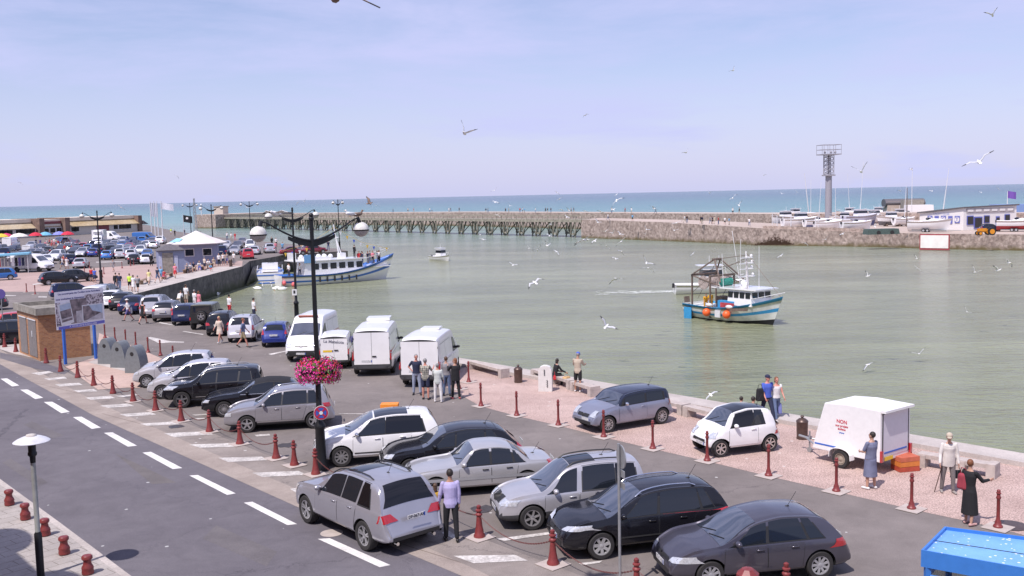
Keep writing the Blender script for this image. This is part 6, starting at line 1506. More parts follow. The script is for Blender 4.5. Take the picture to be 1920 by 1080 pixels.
def double_lamp(px, rz, label, basket=False, z=8.25, nosign=False):
 p = at(*px); t = thing('street_lamp', label, 'street lamp', (p.x, p.y, 0), rz, 'double street lamps')
 m = MB(); m.lathe([(.24, 0), (.24, .12), (.17, .3), (.15, 1.35), (.185, 1.4), (.185, 1.5), (.10, 1.62), (.085, 3), (.07, 6), (.062, z - .12), (.085, z - .10), (.085, z - .04), (.05, z)], n=14); m.ball((0, 0, z + .05), .075, 10); m.build('pole', IRON, t, 40)
 m = MB(); a = .85
 m.solid(lambda u, v: (-a + 2 * a * u, -.02, z - .84 + .20 * (2 * u - 1) ** 2 + (v - .5) * (.23 - .12 * abs(2 * u - 1))), 14, 2, .04); m.build('cradle', IRON, t)
 for s in (1, -1):
  m = MB(); pts = [(s * (.05 + 1.72 * u), 0, z - .76 + .76 * u ** 1.55 - .10 * max(0, u - .8) * 5 * max(0, u - .8) * 5) for u in [i / 12 for i in range(13)]]
  m.tube(pts, [.04 - .018 * i / 12 for i in range(13)], 7); ar = m.build('arm', IRON, t, 60)
  e = pts[-1]; m = MB(); m.cyl((e[0] - s * .02, 0, e[2] + .03), (e[0] + s * .05, 0, e[2] - .16), .05, .07, 8); m.build('bracket', IRON, ar, 40)
  c = (e[0] + s * .10, 0, e[2] - .38); m = MB(); m.lathe([(.26, 0), (.247, .08), (.195, .17), (.115, .225), (.035, .25)], c=c, n=18); g = m.build('lamp_shade', GLOBE, t, 60)
  m = MB(); m.lathe([(.05, -.24), (.13, -.21), (.207, -.14), (.247, -.05), (.25, -.04)], c=c, n=18); m.build('bowl', GLOBE2, g, 60)
  m = MB(); m.lathe([(.265, -.038), (.27, -.002)], c=c, n=18); m.build('rim_band', IRON, g, 60)
 return t
near_lamp = double_lamp((603, 881), R(42), 'nearest double street lamp, with a pink flower basket and a round sign on its pole')
l2 = double_lamp((557, 606), R(42), 'second double street lamp, standing behind the white vans, carrying a small white plate', z=8.15)
double_lamp((190, 533), R(58), 'double street lamp standing on the plaza beside the black hatchback', z=8.0)
double_lamp((401, 491), R(55), 'double street lamp right of the pavilion with the parking sign', z=8.3)
double_lamp((359, 448), R(50), 'double street lamp behind the pavilion roof by the pirate flag', z=8.5)
double_lamp((471, 463), R(50), 'double street lamp on the far quay between the silver cars', z=8.6)
double_lamp((637, 470), R(75), 'double street lamp end-on beyond the mast of the pleasure boat', z=8.6)
P_ = near_lamp.location
def sign_disc(name, label, c, nrm_, r, mats, cat='sign', parent=None, th=.03):
 """round plate: mats = [(radius fraction, material)] outer to inner"""
 q = Vector(nrm_).normalized().to_track_quat('Z', 'Y'); t = thing(name, label, cat, c)
 for i, (f, m_) in enumerate(mats):
  m = MB(); m.cyl((0, 0, -th / 2 if i == 0 else 0), (0, 0, th / 2 + i * .004), r * f, n=26); m.xf(q.to_matrix().to_4x4()); m.build('plate' if i == 0 else 'marking', m_, t, 30)
 return t, q
tocam = (Vector((0, 0, 0)) - P_); tocam.z = 0; tocam.normalize()
sc_ = atd(602, 774, P_.y - .22)
SB = mat('sign_blue', (.04, .10, .42), .4, var=.05); SR = mat('sign_red', (.42, .02, .06), .4, var=.05); SW = mat('sign_white', (.7, .7, .7), .4, var=.03)
t_, q_ = sign_disc('round_sign', 'round red and blue no stopping sign on the flower basket lamp post', sc_, tocam, .235, [(1, SW), (.95, SR), (.72, SB)])
m = MB()
for a in (45, -45): m.box((0, 0, .026), (.34, .06, .006), rz=R(a))
m.xf(q_.to_matrix().to_4x4()); m.build('marking', SR, t_)
m = MB(); m.cyl((0, 0, .028), (0, 0, .036), .06, n=14); m.xf(q_.to_matrix().to_4x4()); m.build('marking', SW, t_)
rnd = random.Random(3)
def flower_basket():
 c = atd(596, 694, P_.y); t = thing('flower_basket', 'big round basket of pink and red petunias around the lamp post', 'flower basket', c)
 m = MB()
 for s in (1, -1): m.lathe([(.10, -.22), (.24, -.14), (.30, .02)], c=(s * .30, 0, 0), n=14)
 m.build('trough', IRON, t, 60)
 cols = [mat('petal_magenta', (.78, .04, .34), .6, var=.2), mat('petal_pink', (.85, .13, .45), .6, var=.2), mat('petal_red', (.62, .04, .06), .6, var=.2), mat('petal_purple', (.32, .02, .20), .6, var=.2)]
 leaf = mat('leaf_green', (.09, .15, .03), .6, var=.3)
 fl, lf = MB(), MB()
 for i in range(3400):
  s = -1 if rnd.random() < .52 else 1
  th = rnd.uniform(0, 2 * PI); ph = math.acos(rnd.uniform(-.75, 1)); r = rnd.uniform(.72, 1.04) * (1 + .08 * math.sin(5 * th))
  d = Vector((math.sin(ph) * math.cos(th), math.sin(ph) * math.sin(th), math.cos(ph)))
  c_ = Vector((s * .24, 0, -.02)) + Vector((d.x * .50 * r, d.y * .50 * r, d.z * .44 * r)) + Vector((0, 0, -.10 * rnd.random() if d.z < 0 else 0))
  if rnd.random() < .24:
   q = d.to_track_quat('Z', 'Y'); a = rnd.uniform(0, 6.3); w_ = .024
   lf.add([c_ + q @ Vector((math.cos(a + k * 1.57) * (w_ if k % 2 else w_ * 2), math.sin(a + k * 1.57) * (w_ if k % 2 else w_ * 2), .01 * k)) for k in range(4)], [(0, 1, 2, 3)])
  else:
   n_ = (d + Vector((rnd.uniform(-.6, .6), rnd.uniform(-.6, .6), rnd.uniform(-.3, .6)))).normalized(); q = n_.to_track_quat('Z', 'Y'); k_ = 5; rr = rnd.uniform(.020, .036)
   vs = [c_ + q @ Vector((0, 0, -.012))] + [c_ + q @ Vector((math.cos(2 * PI * k / 10) * rr * (1 if k % 2 else .72), math.sin(2 * PI * k / 10) * rr * (1 if k % 2 else .72), .006)) for k in range(10)]
   mi = rnd.choice([0, 0, 1, 1, 1]) if s < 0 and d.z < .6 else rnd.choice([2, 2, 0, 1, 3])
   fl.add(vs, [(0, 1 + k, 1 + (k + 1) % 10) for k in range(10)], mi)
 o = fl.build('blossom', cols, t, kind='stuff'); o = lf.build('foliage', leaf, t, kind='stuff')
flower_basket()
def bollard_tall(px, label):
 p = at(*px); t = thing('tall_bollard', label, 'bollard', (p.x, p.y, .004), random.uniform(0, 3), 'tall bollards along the promenade')
 b = TB.copy(); COL.objects.link(b); b.parent = t
 return t
def tallm(h=1.0):
 m = MB(); m.lathe([(.12, 0), (.12, .05), (.085, .09), (.075, .16), (.05, .22), (.045, .30), (.042, h - .26), (.06, h - .23), (.062, h - .20), (.045, h - .17), (.045, h - .12), (.065, h - .10), (.065, h - .085), (.04, h - .07), (.05, h - .035), (.035, h - .005), (.006, h)], n=12); return m.mesh('post', REDP, 40)
TALL = tallm(); THIN = tallm(.92)
m = MB(); m.lathe([(.15, 0), (.15, .06), (.12, .11), (.085, .3), (.066, .5), (.06, .56), (.09, .59), (.09, .62), (.055, .65), (.055, .68), (.085, .70), (.085, .73), (.045, .75), (.06, .785), (.055, .83), (.01, .86)], n=14); CONE = m.mesh('post', REDP, 40)
m = MB(); m.lathe([(.135, 0), (.14, .04), (.13, .1), (.14, .13), (.13, .17), (.10, .22), (.085, .30), (.115, .355), (.125, .36), (.125, .41), (.10, .44), (.02, .445)], n=16); STUB = m.mesh('post', REDP, 40)
m = MB(); m.box((0, 0, 0), (.62, .62, .012)); PAD = m.mesh('base_slab', PADC)
def bollard(me, px, label, group, name='bollard', pad=True, z=0.0, rz=None):
 p = at(px[0], px[1], z); t = thing(name, label, 'bollard', (p.x, p.y, z), R(-49) if rz is None else rz, group)
 o = bpy.data.objects.new('post', me); COL.objects.link(o); o.parent = t; o.location = (0, 0, .015)
 if pad: o = bpy.data.objects.new('base_slab', PAD); COL.objects.link(o); o.parent = t; o.location = (0, 0, .020)
 return t
tb2 = [(861, 730), (879, 717)] + tb_px[1:11]
tb2 = sorted(tb2)
for i, px in enumerate(tb2): bollard(TALL, px, 'tall oxblood bollard edging the gravel promenade, %s' % ordl(i, len(tb2)), 'tall bollards along the promenade', 'tall_bollard')
th2 = [(197, 634), (216, 640), (236, 645), (255, 650), (278, 661), (301, 667), (325, 679), (351, 691)]
for i, px in enumerate(th2): bollard(THIN, px, 'slim dark red post behind the recycling bins, %s' % ordl(i, 8), 'slim posts behind the recycling bins', 'slim_bollard', pad=False)
th3 = [(50, 548), (66, 552), (159, 515), (168, 503), (177, 516), (195, 514), (229, 503), (245, 499), (251, 497), (192, 520)]
th3.sort()
for i, px in enumerate(th3): bollard(THIN, px, 'slim brown post at the edge of the far plaza, %s' % ordl(i, len(th3)), 'slim posts around the plaza', 'slim_bollard', pad=px[0] < 100)
cb_ = [(9, 651), (30, 660), (87, 681), (114, 697)] + bol_px[:9] + [(552, 873), (592, 890)]
for i, px in enumerate(cb_): bollard(CONE, px, 'conical oxblood bollard of the chained line by the street, %s' % ordl(i, len(cb_)), 'conical bollards along the street', 'conical_bollard', pad=i > 6)
cb3 = [(899, 1008), (1037, 1059), (1194, 1118)]
for i, px in enumerate(cb3): bollard(CONE, px, 'conical oxblood bollard before the nearest parked cars, %s of three' % ['left', 'middle', 'right'][i], 'conical bollards along the street', 'conical_bollard')
bollard(CONE, (1474, 1128), 'conical oxblood bollard of which only the tip shows at the bottom edge', 'conical bollards along the street', 'conical_bollard')
sb_ = [(18, 947), (48, 974), (85, 1004), (121, 1039), (165, 1076)]
for i, px in enumerate(sb_): bollard(STUB, px, 'stubby red waisted bollard on the left pavement, %s' % ordl(i, 5), 'stubby bollards on the left pavement', 'stubby_bollard', pad=False, z=.132)
p = at(1402, 1180); t = thing('octagonal_post', 'big octagonal red post head at the bottom edge before the slate hatchback', 'post', (p.x, p.y, 0));
m = MB(); m.lathe([(.17, 0), (.17, 1.05), (.23, 1.08), (.23, 1.16), (.12, 1.26), (.0, 1.27)], n=8); m.build('shaft', REDP, t)
def chain(a, b, za, zb_, label, sag=.30):
 m = MB(); n = max(10, int((b - a).length / .045)); mid = (a + b) / 2
 for i in range(n):
  u = (i + .5) / n; p = a.lerp(b, u); z = za + (zb_ - za) * u - sag * 4 * u * (1 - u); d = (b - a).normalized()
  sl_ = -sag * 4 * (1 - 2 * u) / (b - a).length; d = Vector((d.x, d.y, sl_)).normalized(); q = d.to_track_quat('X', 'Z')
  h = (b - a).length / n * .62; tw = Vector((0, 1, 0)) if i % 2 else Vector((0, 0, 1))
  c = Vector((p.x, p.y, z)) - mid; w_ = q @ tw * .013
  for s in (1, -1): m.cyl(c - q @ Vector((h, 0, 0)) + w_ * s, c + q @ Vector((h, 0, 0)) + w_ * s, .0065, n=4)
 o = m.build('chain', CHM, None, None, label=label, cat='chain', group='chains hanging between bollards'); o.location = (mid.x, mid.y, 0); return o
prs = [(cb_[i], cb_[i + 1]) for i in range(3, 12)]
for i, (a, b) in enumerate(prs): chain(at(*a), at(*b), .60, .60, 'hanging chain between conical bollards along the hatched strip, %s' % ordl(i, len(prs)))
chain(at(592, 890), at(592, 890) + (at(899, 1008) - at(592, 890)).normalized() * 2.4, .60, .60, 'hanging chain right of the flower lamp post')
chain(at(899, 1008) + (at(846, 985) - at(899, 1008)).normalized() * 1.6, at(899, 1008), .62, .60, 'short hanging chain beside the man in lilac', .1)
chain(at(899, 1008), at(1037, 1059), .60, .60, 'hanging chain in front of the silver boxy estate', .34)
chain(at(1037, 1059), at(1194, 1118), .60, .60, 'hanging chain in front of the black estate with rails', .34)
chain(at(1194, 1118), at(1194, 1118) + (at(1194, 1118) - at(1037, 1059)), .60, .60, 'hanging chain at the bottom edge before the slate hatchback', .34)
h_ = atd(59, 826, 22.4); t = thing('street_lamp', 'grey street lamp with a white saucer shade at the left', 'street lamp', (h_.x, h_.y, .13))
hz_ = h_.z - .13
m = MB(); m.lathe([(.085, 0), (.085, 1.05), (.058, 1.1), (.055, hz_ - .5)], n=14, mis=[1, 1, 0]); m.build('pole', [mat('lamp_grey', (.30, .31, .30), .5, .2, var=.15), IRON], t, 40)
m = MB(); m.lathe([(.06, hz_ - .52), (.065, hz_ - .38), (.10, hz_ - .34), (.10, hz_ - .28), (.085, hz_ - .26), (.085, hz_ - .12), (.11, hz_ - .1), (.11, hz_ - .02)], n=14); m.build('collar', IRON, t, 40)
m = MB(); m.lathe([(.0, -.0), (.395, .0), (.40, .015), (.32, .07), (.20, .12), (.09, .145), (.0, .15)], c=(0, 0, hz_ - .03), n=32); m.build('lamp_shade', mat('white_shade', (.62, .62, .66), .3, var=.12), t, 60)
m = MB(); m.lathe([(.12, 0), (.11, .03), (.05, .045)], c=(0, 0, hz_ + .112), n=10); m.build('droppings', WORN, t, 60)
def bricks():
 m, t, b = nodes('brick_wall'); nd = t.nodes; lk = t.links
 tc = nd.new('ShaderNodeTexCoord'); bt = nd.new('ShaderNodeTexBrick'); sp = nd.new('ShaderNodeSeparateXYZ'); cb2 = nd.new('ShaderNodeCombineXYZ'); ad = nd.new('ShaderNodeMath')
 lk.new(tc.outputs['Object'], sp.inputs[0]); lk.new(sp.outputs['X'], ad.inputs[0]); lk.new(sp.outputs['Y'], ad.inputs[1]); lk.new(ad.outputs[0], cb2.inputs[0]); lk.new(sp.outputs['Z'], cb2.inputs[1]); lk.new(cb2.outputs[0], bt.inputs['Vector'])
 bt.inputs['Scale'].default_value = 1; bt.inputs['Brick Width'].default_value = .24; bt.inputs['Row Height'].default_value = .075; bt.inputs['Mortar Size'].default_value = .007
 bt.inputs['Color1'].default_value = (.42, .20, .09, 1); bt.inputs['Color2'].default_value = (.26, .10, .055, 1); bt.inputs['Mortar'].default_value = (.34, .25, .19, 1); bt.inputs['Bias'].default_value = -.35
 n = nd.new('ShaderNodeTexNoise'); n.inputs['Scale'].default_value = 5; n.inputs['Detail'].default_value = 5; lk.new(tc.outputs['Object'], n.inputs['Vector']); mr = nd.new('ShaderNodeMapRange'); mr.inputs['To Min'].default_value = .7; mr.inputs['To Max'].default_value = 1.3; lk.new(n.outputs['Fac'], mr.inputs['Value'])
 vm = nd.new('ShaderNodeVectorMath'); vm.operation = 'SCALE'; lk.new(bt.outputs['Color'], vm.inputs[0]); lk.new(mr.outputs[0], vm.inputs['Scale']); lk.new(vm.outputs[0], b.inputs['Base Color']); b.inputs['Roughness'].default_value = .85
 return m
BRK = bricks(); OLDC = mat('weathered_concrete', (.26, .24, .21), .9, var=.35, scale=3, bump=.5)
hA, hB, hC = at(76, 677), at(37, 661), at(172, 667)
u1 = (hB - hA); u2 = (hC - hA); hD = hB + u2 * .96
t = thing('brick_hut', 'small flat-roofed brick hut behind the notice board', 'hut', hA)
pg = [(q.x - hA.x, q.y - hA.y) for q in (hA, hC, hD, hB)]
m = MB(); m.prism(pg, 0, 2.62); m.build('wall', BRK, t)
cx = sum(q[0] for q in pg) / 4; cy = sum(q[1] for q in pg) / 4; f = 1.10
big = [(cx + (q[0] - cx) * f, cy + (q[1] - cy) * f) for q in pg]; sm_ = [(cx + (q[0] - cx) * .98, cy + (q[1] - cy) * .98) for q in pg]
m = MB(); m.prism(big, 2.622, 2.78);
for i in range(4):
 a, b = big[i], big[(i + 1) % 4]; c, d = sm_[(i + 1) % 4], sm_[i]; m.prism([a, b, c, d], 2.78, 3.02)
rf = m.build('roof', OLDC, t)
DOORM = mat('grey_door', (.20, .18, .175), .6, var=.2)
dn = u1.normalized(); nn = Vector((-dn.y, dn.x, 0)); nn = nn if nn.dot(-hA) > 0 else -nn
for k, (a, b) in enumerate(((.10, .46), (.55, .88))):
 m = MB(); p0 = dn * (u1.length * a) + nn * .03; p1 = dn * (u1.length * b) + nn * .03; m.prism([(p0.x, p0.y), (p1.x, p1.y), (p1.x - nn.x * .05, p1.y - nn.y * .05), (p0.x - nn.x * .05, p0.y - nn.y * .05)], .15, 2.25); d_ = m.build('door', DOORM, t)
 m = MB(); m.box(((p0.x + p1.x) / 2 + nn.x * .012, (p0.y + p1.y) / 2 + nn.y * .012, 2.28), ((p1 - p0).length + .1, .05, .06), rz=math.atan2(dn.y, dn.x)); m.build('door_frame', WSTEEL, d_)
 if k == 0: m = MB(); m.box(((p0.x + p1.x) / 2 + nn.x * .012, (p0.y + p1.y) / 2 + nn.y * .012, 1.45), (.16, .03, .34), rz=math.atan2(dn.y, dn.x)); m.build('notice', PLATEW, d_)
bL, bR = at(123, 683), at(180, 673); du = (bR - bL).normalized(); bn = Vector((du.y, -du.x, 0)); bn = bn if bn.dot(-bL) > 0 else -bn
t = thing('notice_board', 'large printed welcome board on two blue posts in front of the brick hut', 'notice board', bL)
for q in (Vector(), bR - bL): m = MB(); m.box((q.x, q.y, 1.15), (.13, .13, 2.3), rz=math.atan2(du.y, du.x)); m.build('post', BLUEP, t)
cen = atd(148.5, 578, (bL.y + bR.y) / 2 - .1) - bL; cen = Vector(cen)
w0, h0 = 3.05, 2.08; bn2 = bn
def BP(x, y, o=0): return cen + du * x + Vector((0, 0, y)) + bn2 * o
def plaq(name, x0, y0, x1, y1, m_, o, rot=0, par=None, smooth=None):
 c = Vector(((x0 + x1) / 2, (y0 + y1) / 2)); hw_, hh = (x1 - x0) / 2, (y1 - y0) / 2; vs = []
 for dz in (-.004, .004):
  for sx, sy in ((-1, -1), (1, -1), (1, 1), (-1, 1)):
   x, y = sx * hw_, sy * hh; xr = x * math.cos(rot) - y * math.sin(rot); yr = x * math.sin(rot) + y * math.cos(rot); vs.append(BP(c.x + xr, c.y + yr, o + dz))
 m = MB(); m.add(vs, [(3, 2, 1, 0), (4, 5, 6, 7), (0, 1, 5, 4), (1, 2, 6, 5), (2, 3, 7, 6), (3, 0, 4, 7)]); return m.build(name, m_, par or t)
def photo_mat(name, cols, sc1, ramp=(.35, .65)):
 m, tt, b = nodes(name); n = tt.nodes.new('ShaderNodeTexNoise'); n.inputs['Scale'].default_value = sc1; n.inputs['Detail'].default_value = 6; g = tt.nodes.new('ShaderNodeTexCoord'); tt.links.new(g.outputs['Object'], n.inputs['Vector'])
 r = tt.nodes.new('ShaderNodeValToRGB'); r.color_ramp.elements[0].position = ramp[0]; r.color_ramp.elements[1].position = ramp[1]; r.color_ramp.elements[0].color = cols[0] + (1,); r.color_ramp.elements[1].color = cols[1] + (1,); tt.links.new(n.outputs['Fac'], r.inputs[0]); tt.links.new(r.outputs[0], b.inputs['Base Color']); b.inputs['Roughness'].default_value = .5; return m
panel = plaq('panel', -w0 / 2, -h0 / 2, w0 / 2, h0 / 2, mat('panel_white', (.80, .78, .84), .5, var=.06), .09)
PH1 = photo_mat('pebbles_print', ((.14, .11, .13), (.58, .52, .55)), 9, (.42, .55)); PH2 = photo_mat('cliff_print', ((.10, .08, .09), (.30, .24, .25)), 4); SKYP = mat('print_sky', (.42, .50, .62), .5, var=.1); PHG = mat('print_grey', (.45, .42, .44), .5, var=.25, scale=5)
plaq('print', -1.5, -.85, -1.22, .45, PH1, .098, 0, panel); plaq('print', .32, .12, 1.5, .74, PH1, .098, 0, panel); plaq('print', -.62, -.8, .42, .55, PH2, .0985, 0, panel); plaq('print', -.28, -.78, .15, -.12, PHG, .1015, 0, panel)
plaq('photo_frame', -1.32, -.80, -.52, .40, mat('frame_white', (.70, .69, .70), .5, var=.03), .104, R(9), panel); plaq('print', -1.26, .02, -.60, .34, SKYP, .110, R(9), panel); plaq('print', -1.22, -.62, -.56, .02, PH2, .1095, R(9), panel); plaq('print', -1.20, -.50, -.50, -.42, PHG, .113, R(9), panel)
plaq('photo_frame', .10, -.78, 1.44, .16, mat('frame_white', (.7, .7, .7)), .106, 0, panel); plaq('print', .15, -.72, 1.39, .11, SKYP, .112, 0, panel)
m = MB(); m.add([BP(.15, -.72, .118), BP(.30, -.72, .118), BP(1.3, -.36, .118), BP(.75, -.20, .118), BP(.55, .11, .118), BP(.15, .11, .118)], [(0, 1, 2, 3, 4, 5)]); m.build('print', PH2, panel); m = MB(); m.add([BP(.32, -.72, .118), BP(1.39, -.72, .118), BP(1.39, -.40, .118), BP(1.25, -.38, .118)], [(0, 1, 2, 3)]); m.build('print', PHG, panel)
plaq('print', -1.40, -1.02, 1.5, -.86, mat('print_blue', (.14, .14, .50), .5, var=.05), .104, R(1), panel)
INK2 = mat('navy_print', (.07, .07, .25), .5, var=0)
dx = tuple(du);
text_mesh('lettering', 'Les commerçants des Cordiers et du Funiculaire', .134, INK2, panel, frame(BP(.0, .90, .102), dx, (0, 0, 1)), depth=.002)
text_mesh('lettering', 'vous souhaitent la bienvenue', .150, INK2, panel, frame(BP(-.60, .62, .102), dx, (0, 0, 1)), depth=.002)
text_mesh('lettering', 'A  ACCES LIGNE FUNICULAIRE', .125, mat('print_white', (.7, .7, .75), .5, var=0), panel, frame(BP(.12, -.94, .110), dx, (0, 0, 1)), depth=.002)
GB = mat('bin_grey', (.17, .185, .20), .6, var=.12)
for i, (px, lab_) in enumerate((((205, 681), 'left'), ((229, 688), 'middle'), ((257, 698), 'right'))):
 p = at(*px); t = thing('recycling_bin', 'grey arched recycling bin beside the notice board, %s of three' % lab_, 'recycling bin', (p.x, p.y, .016), R(-14), 'recycling bins')
 def arch(u, v, w_=.47, h_=1.42): a = PI * u; return (-w_ * math.cos(a) * (1 if v < .5 else .96) * (1 - .1 * max(0, math.sin(a))), -.36 + .72 * v, h_ * (abs(math.sin(a)) ** .72))
 m = MB(); pr_ = [arch(i_ / 18, 0) for i_ in range(19)]; n = 19
 vs = [(x, -.36, z) for x, y, z in pr_] + [(x, .36, z) for x, y, z in pr_]
 m.add(vs, [(k, k + 1, n + k + 1, n + k) for k in range(n - 1)] + [tuple(range(n))[::-1], tuple(range(n, 2 * n)), (0, n, 2 * n - 1, n - 1)]); m.build('body', GB, t, 40)
 m = MB(); m.cyl((0, -.365, 1.0), (0, -.355, 1.0), .11, n=14); m.build('opening', TRIM, t)
def bench(a, b, label):
 c = (a + b) / 2; d = (b - a).normalized(); t = thing('stone_bench', label, 'bench', (c.x, c.y, .0), math.atan2(d.y, d.x), 'stone benches along the quay'); ln_ = (b - a).length
 m = MB(); m.box((0, 0, .36), (ln_ - .05, .42, .13)); o = m.build('seat', STN, t)
 for s in (1, -1): m = MB(); m.box((s * (ln_ / 2 - .16), 0, .2 if s < 0 else .225), (.26, .50, .40 if s < 0 else .45)); m.build('leg', STN, t)
bn_ = 0
runs = [((884, 691), (948, 709), 1), ((1003, 707), (1117, 744), 3), ((1232, 765), (1347, 794), 2), ((1722, 872), (1872, 897), 2)]
BLN = ['beside the white vans', 'left of the white stone marker', 'under the woman in black', 'behind the man in beige', 'behind the steel blue hatchback', 'behind the short white car', 'behind the old man with the stick', 'at the right edge']
for a, b, n in runs:
 A_, B_ = at(*a), at(*b)
 for i in range(n): bench(A_.lerp(B_, i / n), A_.lerp(B_, (i + 1) / n), 'low pale stone bench on the quay ' + BLN[bn_]); bn_ += 1
for px, lab_ in (((972, 717), 'brown iron litter bin with a knobbed lid left of the stone marker'), ((1504, 823), 'brown iron litter bin with a knobbed lid beside the trailer drawbar')):
 p = at(*px); t = thing('litter_bin', lab_, 'litter bin', (p.x, p.y, .004)); m = MB(); m.lathe([(.19, 0), (.20, .03), (.19, .08), (.20, .60), (.215, .62)], n=18); m.build('body', BRONZE, t, 50)
 m = MB(); m.lathe([(.215, .622), (.20, .66), (.12, .73), (.05, .75), (.04, .78), (.07, .80), (.05, .84), (.0, .85)], n=18); m.build('lid', BRONZE, t, 50)
p = at(1023, 733); t = thing('stone_marker', 'white round-topped stone marker with dark writing on the promenade', 'marker stone', (p.x, p.y, .0), R(-8)); m = MB()
vs = [(-.31, 0), (.31, 0), (.30, .98), (.22, 1.10), (.08, 1.16), (-.08, 1.16), (-.22, 1.10), (-.30, .98)]
n = 8; m.add([(x, -.17, z) for x, z in vs] + [(x, .17, z) for x, z in vs], [tuple(range(n)), tuple(range(2 * n - 1, n - 1, -1))] + [(k, n + k, n + (k + 1) % n, (k + 1) % n) for k in range(n)]); m.build('slab', WSTONE, t)
for (x0, z0, hh) in ((-.02, .86, .28), (.10, .36, .34)):
 m = MB(); pts = [(x0 + .03 * math.sin(i * 2.1), -.178, z0 + hh * (i / 12 - .5)) for i in range(13)]; m.tube(pts, .013, 5); m.build('inscription', INK, t)
p = at(1612, 868); t = thing('box_trailer', 'white box trailer with a sloping nose standing on the promenade', 'trailer', (p.x, p.y, .004), R(127)); t.scale = (.95, .95, .95); WT = mat('trailer_white', (.80, .79, .79), .35, var=.04)
pr_ = [(-1.30, .42), (1.28, .42), (1.05, 1.25), (.80, 2.06), (-.1, 2.14), (-1.30, 2.12)]
m = MB(); n = 6; m.add([(x, -.86, z) for x, z in pr_] + [(x, .86, z) for x, z in pr_], [tuple(range(n)), tuple(range(2 * n - 1, n - 1, -1))] + [(k, n + k, n + (k + 1) % n, (k + 1) % n) for k in range(n)]); bx_ = m.build('body', WT, t)
md = bx_.modifiers.new('b', 'BEVEL'); md.width = .03; md.segments = 3
m = MB(); m.box((-1.306, 0, 1.28), (.012, 1.44, 1.38)); dr = m.build('roller_door', mat('door_lilac', (.62, .60, .66), .4, var=.04), t)
for s in (1, -1): m = MB(); m.box((-1.312, s * .735, 1.28), (.02, .03, 1.42)); m.build('door_frame', TRIM, dr)
m = MB(); m.box((-1.312, 0, 1.99), (.02, 1.5, .03)); m.build('door_frame', TRIM, dr); m = MB(); m.box((-1.38, 0, 2.08), (.18, 1.66, .08)); m.build('roof_lip', WT, t)
m = MB(); m.box((-1.315, 0, .70), (.008, 1.3, .055)); m.build('blue_strip', BLUEP, dr); m = MB(); m.box((-1.318, .40, .50), (.014, .48, .12)); m.build('number_plate', PLATEY, t)
for s in (1, -1): m = MB(); m.box((-1.34, s * .83, .62), (.07, .10, .36)); m.build('tail_light', TAILR, t)
for s in (1, -1):
 o = bpy.data.objects.new('wheel', wheel_meshes(.31, .2, 'steel', STEEL)[0]); COL.objects.link(o); o.parent = t; o.location = (.05, s * .97, .31); o.rotation_euler = (0, 0, PI if s > 0 else 0); q = bpy.data.objects.new('rim', wheel_meshes(.31, .2, 'steel', mat('rusty_rim', (.30, .25, .2), .6, var=.3))[1]); COL.objects.link(q); q.parent = o
 m = MB(); m.solid(lambda u, v: (.05 - .42 * math.cos(PI * u), s * (.86 + .24 * v), .33 + .36 * math.sin(PI * u) ** .6), 10, 2, .02); m.build('mudguard', WT, t)
m = MB()
for s in (1, -1): m.cyl((1.28, s * .55, .40), (2.15, 0, .46), .03, n=6)
m.cyl((2.0, 0, .46), (2.45, 0, .50), .045, n=8); m.build('drawbar', GALV, t); m = MB(); m.cyl((1.95, .08, .02), (1.95, .08, .75), .03, n=8); m.lathe([(.09, -.03), (.09, .03)], c=(1.95, .08, .09), n=12, axis='Y'); m.build('jockey_wheel', GALV, t, 40)
m = MB(); m.cyl((1.1, 0, .45), (1.1, 0, .44), .2, n=6)
TM = lambda x, z: frame((x, .866, z), (-1, 0, 0), (0, 0, 1))
SRD = mat('red_lettering', (.55, .05, .09), .5, var=0)
text_mesh('lettering', 'NON', .17, SRD, t, TM(.12, 1.52), depth=.002); text_mesh('lettering', 'aux projets', .105, SRD, t, TM(.12, 1.38), depth=.002); text_mesh('lettering', 'éoliens', .105, SRD, t, TM(.12, 1.27), depth=.002); text_mesh('lettering', 'www', .09, BLUEP, t, TM(.12, 1.15), depth=.002)
m = MB(); m.box((.75, .864, .62), (.85, .008, .05)); m.build('blue_strip', BLUEP, t)
def crate_stack(px, label, z=0, dims=(.62, .42, .15), n=3, cols=None, rz=0, name='fish_crate'):
 p = at(*px)
 for i in range(n):
  t = thing(name, label[i], 'crate', (p.x, p.y, i * (dims[2] + .006) + .006), rz + .03 * i, 'stacked fish crates'); a, b, h = dims; m = MB()
  m.box((0, 0, .015), (a, b, .02));
  for s in (1, -1): m.box((0, s * (b / 2 - .012), h / 2 + .013), (a - .001, .024, h - .024)); m.box((s * (a / 2 - .012), 0, h / 2 + .012), (.024, b - .05, h - .026))
  m.build('tray', cols[i], t); m = MB(); m.box((0, 0, h - .006), (a * .93, b * .9, .01)); m.build('cover', cols[i], t)
OR = mat('crate_orange', (.60, .19, .04), .5, var=.15); RC = mat('crate_red', (.42, .07, .04), .5, var=.2)
crate_stack((1697, 881), ['dark red fish crate at the bottom of the stack behind the trailer', 'orange fish crate in the middle of the stack behind the trailer', 'red topped fish crate on top of the stack behind the trailer'], dims=(.68, .50, .15), cols=[RC, OR, mat('crate_top', (.50, .13, .07), .6, var=.2)], rz=R(12))
crate_stack((731, 772), ['orange crate on the asphalt behind the white tall hatchback'], n=1, dims=(.72, .5, .34), cols=[mat('crate_bright', (.80, .26, .03), .5, var=.08)])
p = at(1163, 1112); tp = atd(1153, 832, p.y); t = thing('street_sign', 'grey pole with a round traffic sign seen edge-on', 'street sign', (p.x, p.y, 0)); m = MB(); m.tube([(0, 0, 0), (0, 0, tp.z)], .032, 10); m.build('pole', GALV, t, 50)
